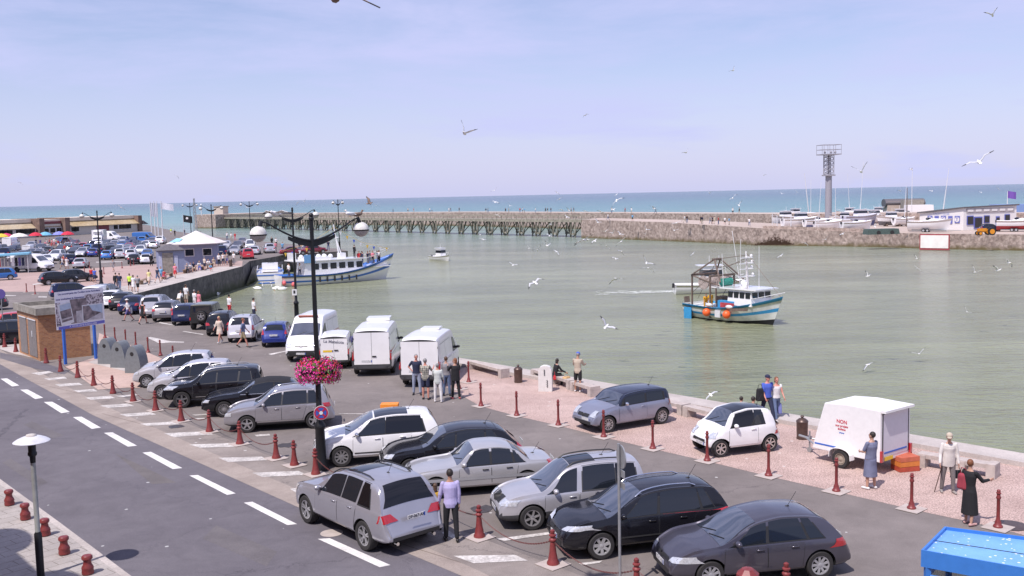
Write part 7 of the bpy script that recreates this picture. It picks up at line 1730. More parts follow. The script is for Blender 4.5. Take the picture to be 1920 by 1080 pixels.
q = Vector((1, .28, 0)).normalized().to_track_quat('Z', 'Y').to_matrix().to_4x4()
m = MB(); m.cyl((0, 0, .05), (0, 0, .075), .26, n=26); m.xf(Matrix.Translation((0, 0, tp.z - .30)) @ q); m.build('disc', GALV, t, 30)
for dz, hh in ((.66, .16), (.92, .14)):
 m = MB(); m.box((.06, 0, tp.z - dz), (.02, .34, hh), rz=R(16)); m.build('plate', GALV, t)
p = at(8, 641); t = thing('round_sign', 'round blue no parking sign on a grey pole at the left edge', 'sign', (p.x, p.y, 0)); tp = atd(4, 551, p.y); m = MB(); m.tube([(0, 0, 0), (0, 0, tp.z + .25)], .03, 8); m.build('pole', GALV, t, 50)
m = MB(); m.cyl((0, -.03, tp.z), (0, -.06, tp.z), .32, n=26); m.build('disc', mat('sign_violet', (.10, .07, .25), .4, var=.05), t, 30)
pp = atd(552, 548, l2.location.y - .14); t = thing('small_sign', 'small white plate with dark marks on the second lamp post', 'sign', pp); m = MB(); m.box((0, 0, 0), (.34, .02, .44)); m.build('plate', PLATEC, t); m = MB(); m.box((0, -.014, .02), (.14, .01, .22)); m.build('marking', INK, t)
pp = at(401, 491); pp = atd(401, 462, pp.y - .2); t = thing('parking_sign', 'square white sign on the lamp post right of the pavilion', 'sign', pp); m = MB(); m.box((0, 0, 0), (.8, .04, .5), ry=R(12)); m.build('plate', PLATEW, t)
A_, B_, C_, D_ = at(1727, 1033, 2.5), at(1771, 989, 2.5), at(2080, 1028, 2.5), at(2080, 1096, 2.5)
t = thing('bus_shelter', 'blue bus shelter roof spotted with gull droppings at the bottom right', 'bus shelter', (A_.x, A_.y, 0)); o_ = Vector((A_.x, A_.y, 0))
SHB = mat('shelter_blue', (.045, .19, .56), .35, var=.06); SHT = ground_mat('shelter_roof', (.16, .36, .70), (.20, .42, .78), .8, 20, .04, spots=.22, ss=9, spotcol=(.72, .76, .8), rough=.4, bump=.05)
pg = [Vector((q.x, q.y, 0)) - o_ for q in (A_, D_, C_, B_)]
cc = sum(pg, Vector()) / 4
def ins(k): return [(cc.x + (q.x - cc.x) * k, cc.y + (q.y - cc.y) * k) for q in pg]
m = MB(); m.prism(ins(.975), 2.36, 2.46); m.build('roof', SHT, t)
out = [(q.x, q.y) for q in pg]; inn = ins(.97)
m = MB()
for i in range(4): m.prism([out[i], out[(i + 1) % 4], inn[(i + 1) % 4], inn[i]], 2.22, 2.52)
m.build('fascia', SHB, t)
m = MB(); a, b = pg[0].lerp(pg[3], .52), pg[1].lerp(pg[2], .52); m.cyl((a.x, a.y, 2.458), (b.x, b.y, 2.458), .012, n=5); m.build('seam', TRIM, t)
for k, (x, y) in enumerate(ins(.93)): m = MB(); m.box((x, y, 1.11), (.09, .09, 2.218)); m.build('post', SHB, t)
fr_ = ins(.935); GLS = mat('shelter_glass', (.5, .55, .55), .05, var=0); GLS.node_tree.nodes['Principled BSDF'].inputs['Transmission Weight'].default_value = .85
for i in (0, 2, 3):
 a, b = fr_[i], fr_[(i + 1) % 4]; d = Vector((b[0] - a[0], b[1] - a[1])).normalized(); n_ = Vector((-d.y, d.x)) * .006; L_g = Vector((b[0] - a[0], b[1] - a[1])).length
 p0 = (a[0] + d.x * .06, a[1] + d.y * .06); p1 = (b[0] - d.x * .06, b[1] - d.y * .06)
 m = MB(); m.prism([(p0[0] + n_.x, p0[1] + n_.y), (p1[0] + n_.x, p1[1] + n_.y), (p1[0] - n_.x, p1[1] - n_.y), (p0[0] - n_.x, p0[1] - n_.y)], .25, 2.0); m.build('glass_pane', GLS, t)
 m = MB(); m.cyl((p0[0], p0[1], 2.05), (p1[0], p1[1], 2.05), .04, n=6); m.build('rail', SHB, t)
for px, r_, lab_ in (((1895, 986), .42, 'dark round manhole cover in the gravel at the right'), ((262, 711), .34, '')):
 if lab_: p = at(*px); m = MB(); m.lathe([(r_, 0), (r_, .012), (r_ * .9, .016), (0, .016)], n=24); o = m.build('manhole_cover', BRONZE, None, 40, label=lab_, cat='manhole cover'); o.location = (p.x, p.y, .006)
p = at(622, 1000); m = MB(); m.lathe([(.30, 0), (.30, .004), (0, .005)], n=24); o = m.build('manhole_cover', PADC, None, label='pale round manhole cover under the silver off-road car', cat='manhole cover'); o.location = (p.x, p.y, .0085)
p = at(12, 640); t = thing('motorcycle', 'dark motorcycle with a chrome fork parked at the left edge before the black car', 'motorcycle', (p.x, p.y, 0), R(200))
for x in (.68, -.68): m = MB(); m.lathe([(.20, -.05), (.30, -.06), (.32, 0), (.30, .06), (.20, .05)], c=(x, 0, .32), n=18, axis='Y'); w_ = m.build('wheel', TYRE, t, 40); m = MB(); m.lathe([(.20, -.02), (.20, .02)], c=(x, 0, .32), n=14, axis='Y'); m.build('rim', CHROME, w_)
m = MB(); m.ball((.12, 0, .82), (.30, .15, .14), 12); m.build('fuel_tank', P_BLACK, t, 60); m = MB(); m.ball((-.35, 0, .82), (.38, .13, .07), 12); m.build('seat', TRIM, t, 60); m = MB(); m.box((.02, 0, .48), (.5, .26, .36)); m.build('engine', CHROME, t)
m = MB()
for s in (1, -1): m.cyl((.68, s * .09, .32), (.42, s * .09, .98), .025, n=6); m.cyl((.42, 0, 1.0), (.34, s * .36, 1.05), .016, n=6)
m.build('fork', CHROME, t); m = MB(); m.ball((.56, 0, .90), (.09, .10, .10), 10); m.build('headlight', HEADL, t, 60)
sA, sB = at(-10, 1000), at(84, 1084); sdir = (sB - sA).normalized(); hB_ = 9.0; so_ = Vector((-sd.x, -sd.y, 0)) / sd.z * hB_
f0 = sA - so_ - sdir * 34; f1 = sA - so_ + sdir * 9.5; nb_ = Vector((sdir.y, -sdir.x, 0)); nb_ = nb_ if nb_.x < 0 else -nb_
t = thing('town_house', 'long town house outside the picture whose shadow darkens the left pavement corner', 'house', (f1.x, f1.y, 0)); q = [f0 - f1, Vector(), nb_ * 10, f0 - f1 + nb_ * 10]
m = MB(); m.prism([(a.x, a.y) for a in q], 0, hB_); m.build('wall', BRK, t)
for k in range(5):
 c = -sdir * (4.0 + 4.2 * k); m = MB(); m.lathe([(1.15, -.25), (1.15, .25)], c=(0, 0, 0), n=24, axis='Y'); m.xf(Matrix.Translation((c.x + nb_.x * .4, c.y + nb_.y * .4, hB_ + .2)) @ Matrix.Rotation(math.atan2(sdir.y, sdir.x), 4, 'Z')); m.build('shadow_disc', STN, t)  # unseen discs added along the roof edge to cast round shadows on the pavement
g0 = sA - so_ + nb_ * 4.8 + sdir * 20; g1 = g0 + sdir * 46; q = [Vector(), g1 - g0, g1 - g0 + nb_ * 9, nb_ * 9]
t = thing('town_house', 'tall terrace of town houses outside the picture behind the balcony the view is taken from', 'house', (g0.x, g0.y, 0))
m = MB(); m.prism([(a.x, a.y) for a in q], 0, 12.5); m.build('wall', BRK, t); m = MB(); m.prism([(a.x - nb_.x * .02, a.y - nb_.y * .02) for a in q], 12.505, 14.5); m.build('roof', mat('house_slate', (.08, .08, .09), .6), t)
# ======== JETTY, BOATS, FAR BUILDINGS
TIMB = mat('jetty_timber', (.27, .25, .20), .9, var=.35, scale=1.2); TIMD = mat('wet_timber', (.055, .06, .045), .8, var=.4, scale=1.5)
jA, jB = at(1092, 446, WATER), at(398, 427, WATER); jv = (jB - jA).normalized(); jn = Vector((-jv.y, jv.x, 0)); jn = jn if jn.y > 0 else -jn; jl = (jB - jA).length
t = thing('timber_jetty', 'long grey timber jetty on braced trestles across the harbour mouth', 'jetty', (jA.x, jA.y, 0))
def J_(s_, o, z): p = jv * s_ + jn * o; return (p.x, p.y, z)
DZ = 2.0
m = MB()
for o0, o1, z0, z1 in ((-.2, 5.2, DZ - .18, DZ), (-.35, -.1, DZ - .75, DZ - .2), (-.30, -.22, DZ + .85, DZ + 1.0), (5.0, 5.1, DZ + .85, DZ + 1.0)):
 a = [J_(0, o0, 0), J_(jl, o0, 0), J_(jl, o1, 0), J_(0, o1, 0)]; m.prism([(q[0], q[1]) for q in a], z0, z1)
m.build('deck', TIMB, t)
m = MB(); k = 0
while k * 2.2 < jl: m.cyl(J_(k * 2.2, -.27, DZ - .2), J_(k * 2.2, -.27, DZ + .95), .09, n=4); k += 1
m.build('railing_posts', TIMB, t, kind='stuff')
nt_ = int(jl / 7.0)
for i in range(nt_):
 s0 = 3.5 + i * 7.0; m = MB()
 for o in (0, 4.8):
  for d in (-.9, .9): m.cyl(J_(s0 + d, o, WATER - 1), J_(s0 + d * .75, o, DZ - .5), .20, .17, n=6, mi=0)
  m.box(J_(s0, o, WATER + .95), (2.3, .3, .5), rz=math.atan2(jv.y, jv.x), mi=0)
 for o in (-.15, 4.95):
  m.cyl(J_(s0 - .8, o, WATER + .5), J_(s0 - 2.9, o, DZ - .4), .15, n=4, mi=1); m.cyl(J_(s0 + .8, o, WATER + .5), J_(s0 + 2.9, o, DZ - .4), .15, n=4, mi=1); m.cyl(J_(s0 + .9, o, WATER + .2), J_(s0 - .9, o, DZ - .4), .13, n=4, mi=1)
  m.cyl(J_(s0 - .9, o, WATER + .2), J_(s0 + .9, o, DZ - .4), .13, n=4, mi=1)
 m.cyl(J_(s0, 0, WATER + .2), J_(s0, 4.8, DZ - .5), .14, n=4, mi=1)
 m.build('trestle', [TIMB, TIMD], t)
p = at(415, 404, 2.5); t = thing('signal_hut', 'small pale hut with a flat roof at the head of the long pier', 'hut', (p.x, p.y, 3.2), R(-20)); m = MB(); m.box((0, 0, 1.6), (4.8, 4.0, 3.2)); m.build('wall', mat('hut_wall', (.50, .44, .38), .9, var=.15), t); m = MB(); m.box((0, 0, 3.35), (5.5, 4.6, .3)); m.build('roof', OLDC, t)
p = at(378, 404, 3.2); t = thing('harbour_light', 'slim white light post at the pier head', 'light post', (p.x, p.y, 3.2)); m = MB(); m.cyl((0, 0, 0), (0, 0, 4.2), .25, .2, 8); m.build('post', WSTEEL, t); m = MB(); m.ball((0, 0, 4.4), .4, 8); m.build('lantern', P_WHITE, t)
p = at(367, 440); zt_ = atd(366, 372, p.y).z; t = thing('lattice_mast', 'grey lattice mast behind the pavilion beside the black flag', 'mast', (p.x, p.y, 0)); m = MB()
for a in range(4): m.cyl((.5 * (1 if a % 2 else -1), .5 * (1 if a > 1 else -1), 0), (.12 * (1 if a % 2 else -1), .12 * (1 if a > 1 else -1), zt_), .06, n=4)
for i in range(9): z0 = zt_ * i / 9; w_ = .5 - .38 * i / 9; m.cyl((-w_, -w_, z0), (w_, -w_, z0 + zt_ / 9), .04, n=4); m.cyl((w_, w_, z0), (-w_, w_, z0 + zt_ / 9), .04, n=4); m.cyl((w_, -w_, z0), (w_, w_, z0 + zt_ / 9), .04, n=4)
m.build('frame', GALV, t)
def wavy(w_, h_, col, t, z, name='flag', amp=.12, d=1):
 m = MB(); m.solid(lambda u, v: (d * w_ * u, amp * math.sin(u * 7), z - h_ * v - .18 * u * w_), 10, 4, .02); return m.build(name, col, t, 60)
for i, px in enumerate(((285, 446), (292, 449), (298, 453), (306, 457))):
 p = at(*px); zt_ = atd(px[0] - 2, 377, p.y).z; t = thing('flagpole', 'white flagpole beside the pavilion roof, ' + ordl(i, 4), 'flagpole', (p.x, p.y, 0), R(0), 'white flagpoles'); m = MB(); m.cyl((0, 0, 0), (0, 0, zt_), .16, .09, 8); m.build('pole', WSTEEL, t)
 if i < 2: wavy(.7, 3.4, cloth('flag_pale', (.50, .52, .60)), t, zt_ - .4)
 if i == 3: wavy(2.6, 1.4, cloth('flag_white', (.62, .62, .70)), t, zt_ - .3)
p = at(357, 447); q = atd(343, 403, p.y); t = thing('pirate_flag', 'black flag with white marks flying from a pole behind the pavilion', 'flag', (q.x, q.y, 0)); m = MB(); m.cyl((0, 0, 0), (0, 0, q.z + .3), .06, n=6); m.build('pole', WSTEEL, t); wavy(2.2, 1.7, BLK, t, q.z); m = MB(); m.ball((1.0, -.16, q.z - .85), (.32, .03, .28), 8); m.build('marking', WHT, t)
BLW = mat('hut_blue', (.21, .24, .36), .7, var=.08); SLATE = mat('slate_roof', (.12, .11, .12), .7, var=.2, scale=4); TENT = ground_mat('pale_roof', (.62, .58, .56), (.74, .70, .68), .8, 3, .05)
p = at(360, 497); t = thing('pavilion', 'blue-grey kiosk under a wide pale pyramid roof on the quay', 'pavilion', (p.x, p.y + 2.6, 0), R(14)); m = MB(); m.box((.3, 0, 1.5), (5.2, 4.4, 3.0)); m.build('wall', BLW, t)
m = MB(); n = 8; vs = [(4.1 * math.cos(2 * PI * (k + .5) / n), 4.1 * math.sin(2 * PI * (k + .5) / n), 2.95) for k in range(n)]
m.lathe([(4.15, 2.9), (4.2, 3.0), (3.1, 3.42), (2.0, 3.85), (1.0, 4.3), (.05, 4.72)], n=8); m.build('roof', TENT, t)
m = MB(); m.add([(-3.6, -1.8, 3.22), (-2.2, -2.6, 3.30), (-1.7, -2.0, 3.75), (-2.6, -1.4, 3.8)], [(0, 1, 2, 3)]); m.build('blue_patch', mat('roof_blue_patch', (.25, .50, .65), .6, var=.2), t)
for x in (-.9, 1.5): m = MB(); m.box((x, -2.23, 1.75), (1.3, .06, 1.1)); w_ = m.build('window', WSTEEL, t); m = MB(); m.box((x, -2.27, 1.75), (1.1, .03, .9)); m.build('pane', GLASS, w_)
p = at(313, 512); t = thing('small_hut', 'small blue-grey hut with a dark hipped roof before the pavilion', 'hut', (p.x, p.y + 1.5, 0), R(25)); m = MB(); m.box((0, 0, 1.4), (3.1, 2.7, 2.8)); m.build('wall', BLW, t); m = MB(); m.lathe([(2.35, 2.78), (2.4, 2.86), (1.2, 3.3), (.1, 3.62)], n=4); m.xf(Matrix.Rotation(PI / 4, 4, 'Z')); m.build('roof', SLATE, t)
m = MB(); m.box((-.45, -1.38, 1.3), (1.3, .06, 2.5)); m.build('shutter', OLDC, t)
for x in (-1.33, .55): m = MB(); m.box((x, -1.37, 1.1), (.42, .05, 2.1)); m.build('panel', mat('pale_blue_panel', (.42, .45, .58), .6), t)
for i, (a, b) in enumerate((((264, 534), (279, 528)), ((306, 524), (322, 518)), ((345, 513), (366, 506)), ((378, 507), (398, 500)))):
 A_, B_ = at(*a), at(*b); c = (A_ + B_) / 2; d = B_ - A_; t = thing('wooden_bench', 'wooden bench along the basin walkway, ' + ordl(i, 4), 'bench', (c.x, c.y, 0), math.atan2(d.y, d.x), 'wooden benches along the basin'); WD = mat('bench_wood', (.22, .15, .10), .7, var=.2); m = MB(); m.box((0, 0, .43), (d.length, .45, .06)); m.build('seat', WD, t)
 for s in (1, -1): m = MB(); m.box((s * d.length * .42, 0, .2), (.12, .42, .4)); m.build('leg', WD, t)
p = at(433, 500); t = thing('litter_bin', 'dark litter bin by the basin steps next to the man in white', 'litter bin', (p.x, p.y, 0)); m = MB(); m.lathe([(.22, 0), (.24, .9), (.1, 1.05)], n=10); m.build('body', BRONZE, t)
Lf, Rf = at(-70, 453), at(269, 433.5); d = (Rf - Lf).normalized(); ln_ = (Rf - Lf).length; t = thing('seafront_building', 'long low seafront building with a cream parapet and tan sloping roof', 'building', (Lf.x, Lf.y, 0), math.atan2(d.y, d.x))
CRM = mat('cream_wall', (.76, .66, .54), .8, var=.12, scale=.3); TAN = ground_mat('tan_roof', (.40, .28, .13), (.55, .46, .33), .10, 1.5, .12); DBR = mat('dark_brick', (.20, .135, .11), .85, var=.3, scale=.8); WLL = mat('offwhite_wall', (.58, .54, .48), .8, var=.1); MAR = mat('maroon', (.20, .05, .06), .6)
m = MB(); m.box((ln_ / 2, 7, 1.4), (ln_, 12, 2.8)); m.build('wall', WLL, t)
def seg(x0, x1):
 m = MB(); m.add([(x0, .3, 2.55), (x1, .3, 2.55), (x1, 2.6, 4.1), (x0, 2.6, 4.1), (x0, 13, 2.55), (x1, 13, 2.55), (x1, 13, 4.1), (x0, 13, 4.1)], [(0, 1, 2, 3), (1, 5, 6, 2), (4, 0, 3, 7), (5, 4, 7, 6), (3, 2, 6, 7)]); m.build('roof', TAN, t)
 m = MB(); m.box(((x0 + x1) / 2, 8, 4.6), (x1 - x0, 10.4, 1.0)); m.box(((x0 + x1) / 2, 2.45, 4.6), (x1 - x0, .4, .95)); m.build('parapet', CRM, t)
xs_ = lambda px: (at(px, 453 - (px + 70) * .0575) - Lf).dot(d)
c0, c1 = xs_(78), xs_(126); seg(0, c0 - 1.2); seg(c1 + 1.2, ln_ - 1)
for x in (c0, c1): m = MB(); m.box((x, 5, 2.6), (1.7, 11, 5.2)); m.build('pillar', DBR, t)
m = MB(); m.box(((c0 + c1) / 2, 5.5, 2.4), (c1 - c0 - 2.4, 9, 4.8)); m.build('entrance', CRM, t); m = MB(); m.box(((c0 + c1) / 2, .9, 3.9), (c1 - c0 - 2.4, .4, .7)); m.build('entrance_band', MAR, t); m = MB(); m.box(((c0 + c1) / 2, .8, 3.2), (c1 - c0 - 3, .3, .5)); m.build('sign_board', WLL, t)
m = MB(); m.box((ln_ - .6, 6.5, 2.5), (1.6, 12, 5.0)); m.build('pillar', DBR, t); m = MB(); m.add([(ln_ + .2, 0, 3.4), (ln_ + 2.4, 0, 2.2), (ln_ + .2, 0, 2.2), (ln_ + .2, 12, 3.4), (ln_ + 2.4, 12, 2.2), (ln_ + .2, 12, 2.2)], [(0, 1, 2), (3, 5, 4), (0, 3, 4, 1), (1, 4, 5, 2), (0, 2, 5, 3)]); m.build('canopy', SLATE, t)
for px in (6, 15, 24, 40, 48, 58, 66, 92, 104, 116, 143, 149, 222, 232, 240, 247):
 x = xs_(px); m = MB(); m.box((x, .96, 1.7), (2.1, .1, 1.6)); w_ = m.build('window', WSTEEL, t); m = MB(); m.box((x, .90, 1.7), (1.7, .05, 1.25)); m.build('pane', GLASS, w_)
m = MB(); m.box((xs_(198), .93, 1.7), (xs_(209) - xs_(186), .1, 2.2)); m.build('shop_front', MAR, t)
UC = dict(orange=(.75, .25, .03), white=(.72, .68, .62), red=(.55, .03, .06), turquoise=(.16, .42, .60), periwinkle=(.22, .24, .60), crimson=(.60, .04, .14), yellow=(.70, .50, .06))
for i, (px, c_) in enumerate((((4, 464), 'yellow'), ((13, 463), 'crimson'), ((37, 463), 'white'), ((68, 461), 'red'), ((86, 460), 'turquoise'), ((112, 459), 'periwinkle'), ((128, 459), 'red'))):
 p = at(*px); s_ = 1.9 if c_ == 'white' else 1.45; t = thing('market_umbrella', '%s market umbrella, %s in the row before the seafront building' % (c_, ordl(i, 7)), 'umbrella', (p.x, p.y, 0), 0, 'market umbrellas'); m = MB(); m.cyl((0, 0, 0), (0, 0, 2.9), .04, n=5); m.build('pole', WSTEEL, t)
 m = MB(); m.lathe([(s_, 2.25), (s_ * .8, 2.55), (s_ * .45, 2.85), (.03, 3.0)], n=10); m.build('canopy', cloth('umbrella_' + c_, UC[c_]), t)
p = at(18, 512); t = thing('market_stall', 'market stall under a pale blue awning with clothes hanging below', 'market stall', (p.x, p.y, 0), R(20)); m = MB(); m.box((0, 0, 2.45), (5.2, 3.2, .22), ry=R(-2)); m.build('awning', mat('awning_blue', (.18, .42, .58), .6), t)
for x in (-2.4, 2.4):
 for y in (-1.4, 1.4): m = MB(); m.cyl((x, y, 0), (x, y, 2.35), .04, n=5); m.build('post', WSTEEL, t)
rr_ = random.Random(5)
for i in range(12): m = MB(); m.box((-2.2 + i * .4, -1.0, 1.5), (.3, .12, 1.1)); m.build('garment', [BLK, NAVY, REDC, PUR, WHT, GRYC][rr_.randrange(6)], t)
def hull(t, L, B, F, bands, Fb=1.5, Fs=1.05, D=.5, rake=.10, full=.55, stern=.8, name='hull', z0=0, deckm=None):
 """displacement hull: bands = [(z fraction limit, material index)], F freeboard, bow at +x; waterline z=0"""
 n, k_ = 26, 9; m = MB(); rows = []
 for i in range(n + 1):
  u = i / n; b = B / 2 * (stern + (1 - stern) * min(1, u / .3)) if u < .3 else B / 2 * (1 - max(0, (u - full) / (1 - full)) ** 2.1)
  sh = F * (1 + (Fb - 1) * max(0, (u - .35) / .65) ** 2 + (Fs - 1) * max(0, (.3 - u) / .3)); r = []
  for j in range(k_ + 1):
   v = j / k_; z = -D + (sh + D) * v; fl = (1 - (1 - v) ** 2.2) ** .7; flb = fl if u < .5 else fl * (1 - (u - .5) * 2 * .55 * (1 - v))
   x = -L / 2 + L * u + rake * L * max(0, (u - .6) / .4) * (v - .75)
   r.append((x, max(b * flb, .012), z + z0))
  rows.append(r)
 idx = []
 for s in (1, -1):
  o = len(m.v)
  for r in rows: m.v += [(x, s * y, z) for x, y, z in r]
  for i in range(n):
   for j in range(k_):
    q = [o + i * (k_ + 1) + j, o + (i + 1) * (k_ + 1) + j, o + (i + 1) * (k_ + 1) + j + 1, o + i * (k_ + 1) + j + 1]
    m.f.append(q if s < 0 else q[::-1]); zf = (j + .5) / k_; m.m.append(next(b_[1] for b_ in bands if zf <= b_[0]))
 W_ = k_ + 1; H_ = (n + 1) * W_
 m.f.append([j for j in range(W_)] + [H_ + j for j in range(W_ - 1, -1, -1)]); m.m.append(0)
 for i in range(n):
  a, b = i * W_ + k_ - 1, (i + 1) * W_ + k_ - 1; m.f.append([a, b, H_ + b, H_ + a]); m.m.append(0 if deckm is None else deckm)
 return m, rows
def boat_small(px, hd, L, kind, label, z=WATER, cols=None, group='small boats', dz=0.0, cat='boat', mast=0, px_z=None):
 p = at(px[0], px[1], z if px_z is None else px_z); t = thing({'sail': 'sailing_boat', 'speed': 'speedboat'}.get(kind, 'motor_boat'), label, cat, (p.x, p.y, z + dz), R(hd), group); B = L * .34; F = L * .13; c = cols or [P_WHITE, P_WHITE]
 m, rows = hull(t, L, B, F, [(.42, 1), (1, 0)], D=.12 * L if kind != 'water' else .4, stern=.85); m.build('hull', [c[0], c[1]], t, 50)
 if kind in ('cabin', 'water'):
  m = MB(); h = L * (.17 if kind == 'cabin' else .26); m.box((L * .02, 0, F + h / 2), (L * .30, B * .62, h), taper=.86); cb3 = m.build('cabin', P_WHITE, t); m = MB(); m.box((L * .02, 0, F + h * .62), (L * .295, B * .60, h * .34), taper=.93); m.build('window', GLASS, cb3); m = MB(); m.box((0, 0, F + h + .04), (L * .36, B * .68, .07)); m.build('roof', P_WHITE, cb3)
  m = MB(); m.cyl((0, 0, F + h), (0, 0, F + h + L * .14), .03, n=5); m.build('aerial', WSTEEL, t); m = MB(); m.tube([(L * .2, B * .36, F * 1.1), (L * .3, B * .34, F * 1.1 + .5), (L * .5, 0, F * 1.5 + .5), (L * .3, -B * .34, F * 1.1 + .5), (L * .2, -B * .36, F * 1.1)], .025, 5); m.build('rail', WSTEEL, t)
 if kind == 'speed': m = MB(); m.ball((L * .12, 0, F), (L * .28, B * .32, F * .5), 12); m.build('deck', P_WHITE, t, 60); m = MB(); m.ball((-.02 * L, 0, F * 1.35), (L * .07, B * .26, F * .35), 10); m.build('windscreen', GLASS, t, 60)
 if kind == 'sail' or mast: m = MB(); m.cyl((0, 0, F), (mast * .06, 0, mast or L * 1.2), .07, .04, n=5); m.build('mast', WSTEEL, t)
 if kind == 'sail': m = MB(); m.ball((0, 0, F), (L * .26, B * .26, F * .35), 12); m.build('cabin_top', P_WHITE, t, 60)
 m = MB(); m.box((-L * .5 - .12, 0, F * .9), (.28, .3, .5), taper=.8); m.build('outboard_motor', TRIM, t)
 return t
boat_small((826, 488), -52, 5.6, 'water', 'small white motor boat with a tall cabin heading out alone in mid harbour')
boat_small((1330, 549), 2, 8.0, 'water', 'white motor boat passing behind the trawler and trailing a wake')
WAKE = ground_mat('wake_foam', (.34, .37, .30), (.72, .74, .72), 1.2, 4, .4)
m = MB(); A_ = at(1275, 546, WATER); rr_ = random.Random(2)
for k in range(90): u = rr_.random() ** 1.4; c = A_ + Vector((-u * 10, (rr_.random() - .5) * (.6 + 2.6 * u) + (.9 if k % 2 else -.9) * (u + .2), 0)); m.slab([(c.x + math.cos(a) * (1.1 * (1 - u) + .3), c.y + math.sin(a) * .16) for a in [i * 1.05 for i in range(6)]], WATER + .006 + k * .0002)
m.build('wake', WAKE, kind='stuff')
fa = at(520, 537, WATER); fb = at(718, 523, WATER); fd_ = (fb - fa); fh = math.atan2(fd_.y, fd_.x); L = 18.2; c = fa + fd_.normalized() * (L / 2 - .5)
t = thing('passenger_boat', 'white passenger boat with blue stripes and people crowding its raised bow', 'passenger boat', (c.x, c.y, WATER), fh); t.scale = (.93, .93, 1.12); BST = mat('boat_blue', (.05, .16, .52), .35, var=.08)
m, rows = hull(t, L, 4.8, 1.25, [(.34, 2), (.56, 0), (.67, 1), (.89, 0), (1, 1)], Fb=2.6, D=.7, full=.5, rake=.10, stern=.7); m.build('hull', [P_WHITE, BST, P_WHITE], t, 50)
m = MB(); m.box((-1.0, 0, 2.0), (9.4, 3.5, 1.7), taper=.95); cb3 = m.build('cabin', P_WHITE, t)
for s in (1, -1):
 for i in range(6): m = MB(); m.box((-3.9 + i * 1.38, s * 1.685, 2.2), (.95, .10, .72)); w_ = m.build('window', TRIM, cb3); m = MB(); m.box((-3.9 + i * 1.38, s * 1.74, 2.2), (.80, .03, .58)); m.build('pane', GLASS, w_)
m = MB(); m.box((-1.6, 0, 2.93), (11.4, 3.9, .10)); m.build('upper_deck', P_WHITE, t); m = MB(); m.box((-3.4, 0, 3.15), (4.2, 2.6, .35));
for k in range(10): m.ball((-5.2 + k * .45, (-1) ** k * .7, 3.35), (.35, .5, .28), 8)
m.build('life_rafts', P_WHITE, t, 60)
m = MB(); m.box((-6.6, 0, 3.0), (1.8, 3.0, .12)); m.box((-6.9, 0, 3.5), (.9, 1.2, .9)); m.build('stern_cabin', P_WHITE, t); m = MB(); m.box((-4.9, -1.95, 3.2), (1.7, .06, 1.0)); m.build('name_board', mat('board_blue', (.16, .35, .62), .5), t); m = MB(); m.box((.9, 0, 3.3), (.9, 1.2, .7)); m.build('wheel_box', P_WHITE, t)
m = MB(); m.cyl((.6, 0, 2.9), (-.2, 0, 7.2), .14, .08, 6); m.cyl((.9, .5, 2.9), (.1, 0, 5.5), .08, n=5); m.cyl((.9, -.5, 2.9), (.1, 0, 5.5), .08, n=5); m.box((.2, 0, 5.6), (.2, 1.4, .1)); m.build('mast', P_WHITE, t)
for s in (1, -1):
 for i in range(6): m = MB(); m.cyl((-3.6 + i * 1.15, s * 2.43, .35), (-3.6 + i * 1.15, s * 2.43, .95), .13, n=8); m.build('fender', TRIM, t)
m = MB(); m.ball((-7.6, -2.2, .25), .3, 10); m.build('buoy', mat('buoy_pink', (.75, .15, .16), .5), t, 60); m = MB(); m.ball((-8.8, -1.7, .45), .3, 10); m.build('buoy', mat('buoy_pink', (.75, .15, .16)), t, 60)
m = MB(); m.tube([(3.8, -2.1, 2.9), (6.2, -1.5, 3.3), (8.6, -.3, 3.9)], .03, 5); m.tube([(3.8, 2.1, 2.9), (6.2, 1.5, 3.3), (8.6, .3, 3.9)], .03, 5); m.build('rail', WSTEEL, t)
m = MB(); m.box((5.9, 0, 1.75), (4.8, 3.0, .1)); m.build('foredeck', P_WHITE, t)
m = MB(); fl_c = []
for k in range(16): u = k / 15; x = -8 + 16.2 * u; z = (6.6 - 2.6 * abs(u - .5) * 2 - .6 * math.sin(PI * (u * 2 % 1))); m.add([(x, 0, z), (x + .42, 0, z - .05), (x + .2, .02, z - .5)], [(0, 1, 2)], k % 3)
m.tube([(-8.4, 0, 4.2), (-4, 0, 5.0), (-.1, 0, 6.9)], .012, 4); m.tube([(-.1, 0, 6.9), (4, 0, 4.9), (8.4, 0, 3.9)], .012, 4); m.build('bunting', [cloth('bunting_yellow', (.70, .45, .05)), BLU, WHT], t)
Mf = Matrix.Translation((c.x, c.y, WATER)) @ Matrix.Rotation(fh, 4, 'Z') @ Matrix.Diagonal((.93, .93, 1.12, 1))
bp_ = [(3.9, -1.0), (4.4, .6), (4.8, -.9), (5.3, .3), (5.6, -.9), (6.1, .2), (6.5, -.6), (6.9, -.2), (4.1, .9), (5.9, .9), (7.2, .2), (3.7, .1)]; bc_ = [NAVY, BLK, NAVY, REDC, PNK, NAVY, JEAN, WHT, BLK, GRYC, BLK, REDC]; bn3 = ['navy', 'black', 'navy', 'red', 'pink', 'navy', 'denim blue', 'white', 'black', 'grey', 'black', 'red']
for i, (x, y) in enumerate(bp_):
 o = small((0, 600), 40 + i * 55, 1.72, ['stand', 'stand2'][i % 2], 'man', bc_[i], [JEAN, BLK, GRYC][i % 3], 'passenger in %s on the bow, %s' % (bn3[i], ['%s of those standing there' % ORD[i] + ' counted from the wheelhouse'][0]), 'passengers on the bow of the boat'); q = Mf @ Vector((x, y * .9, 2.15)); o.location = q
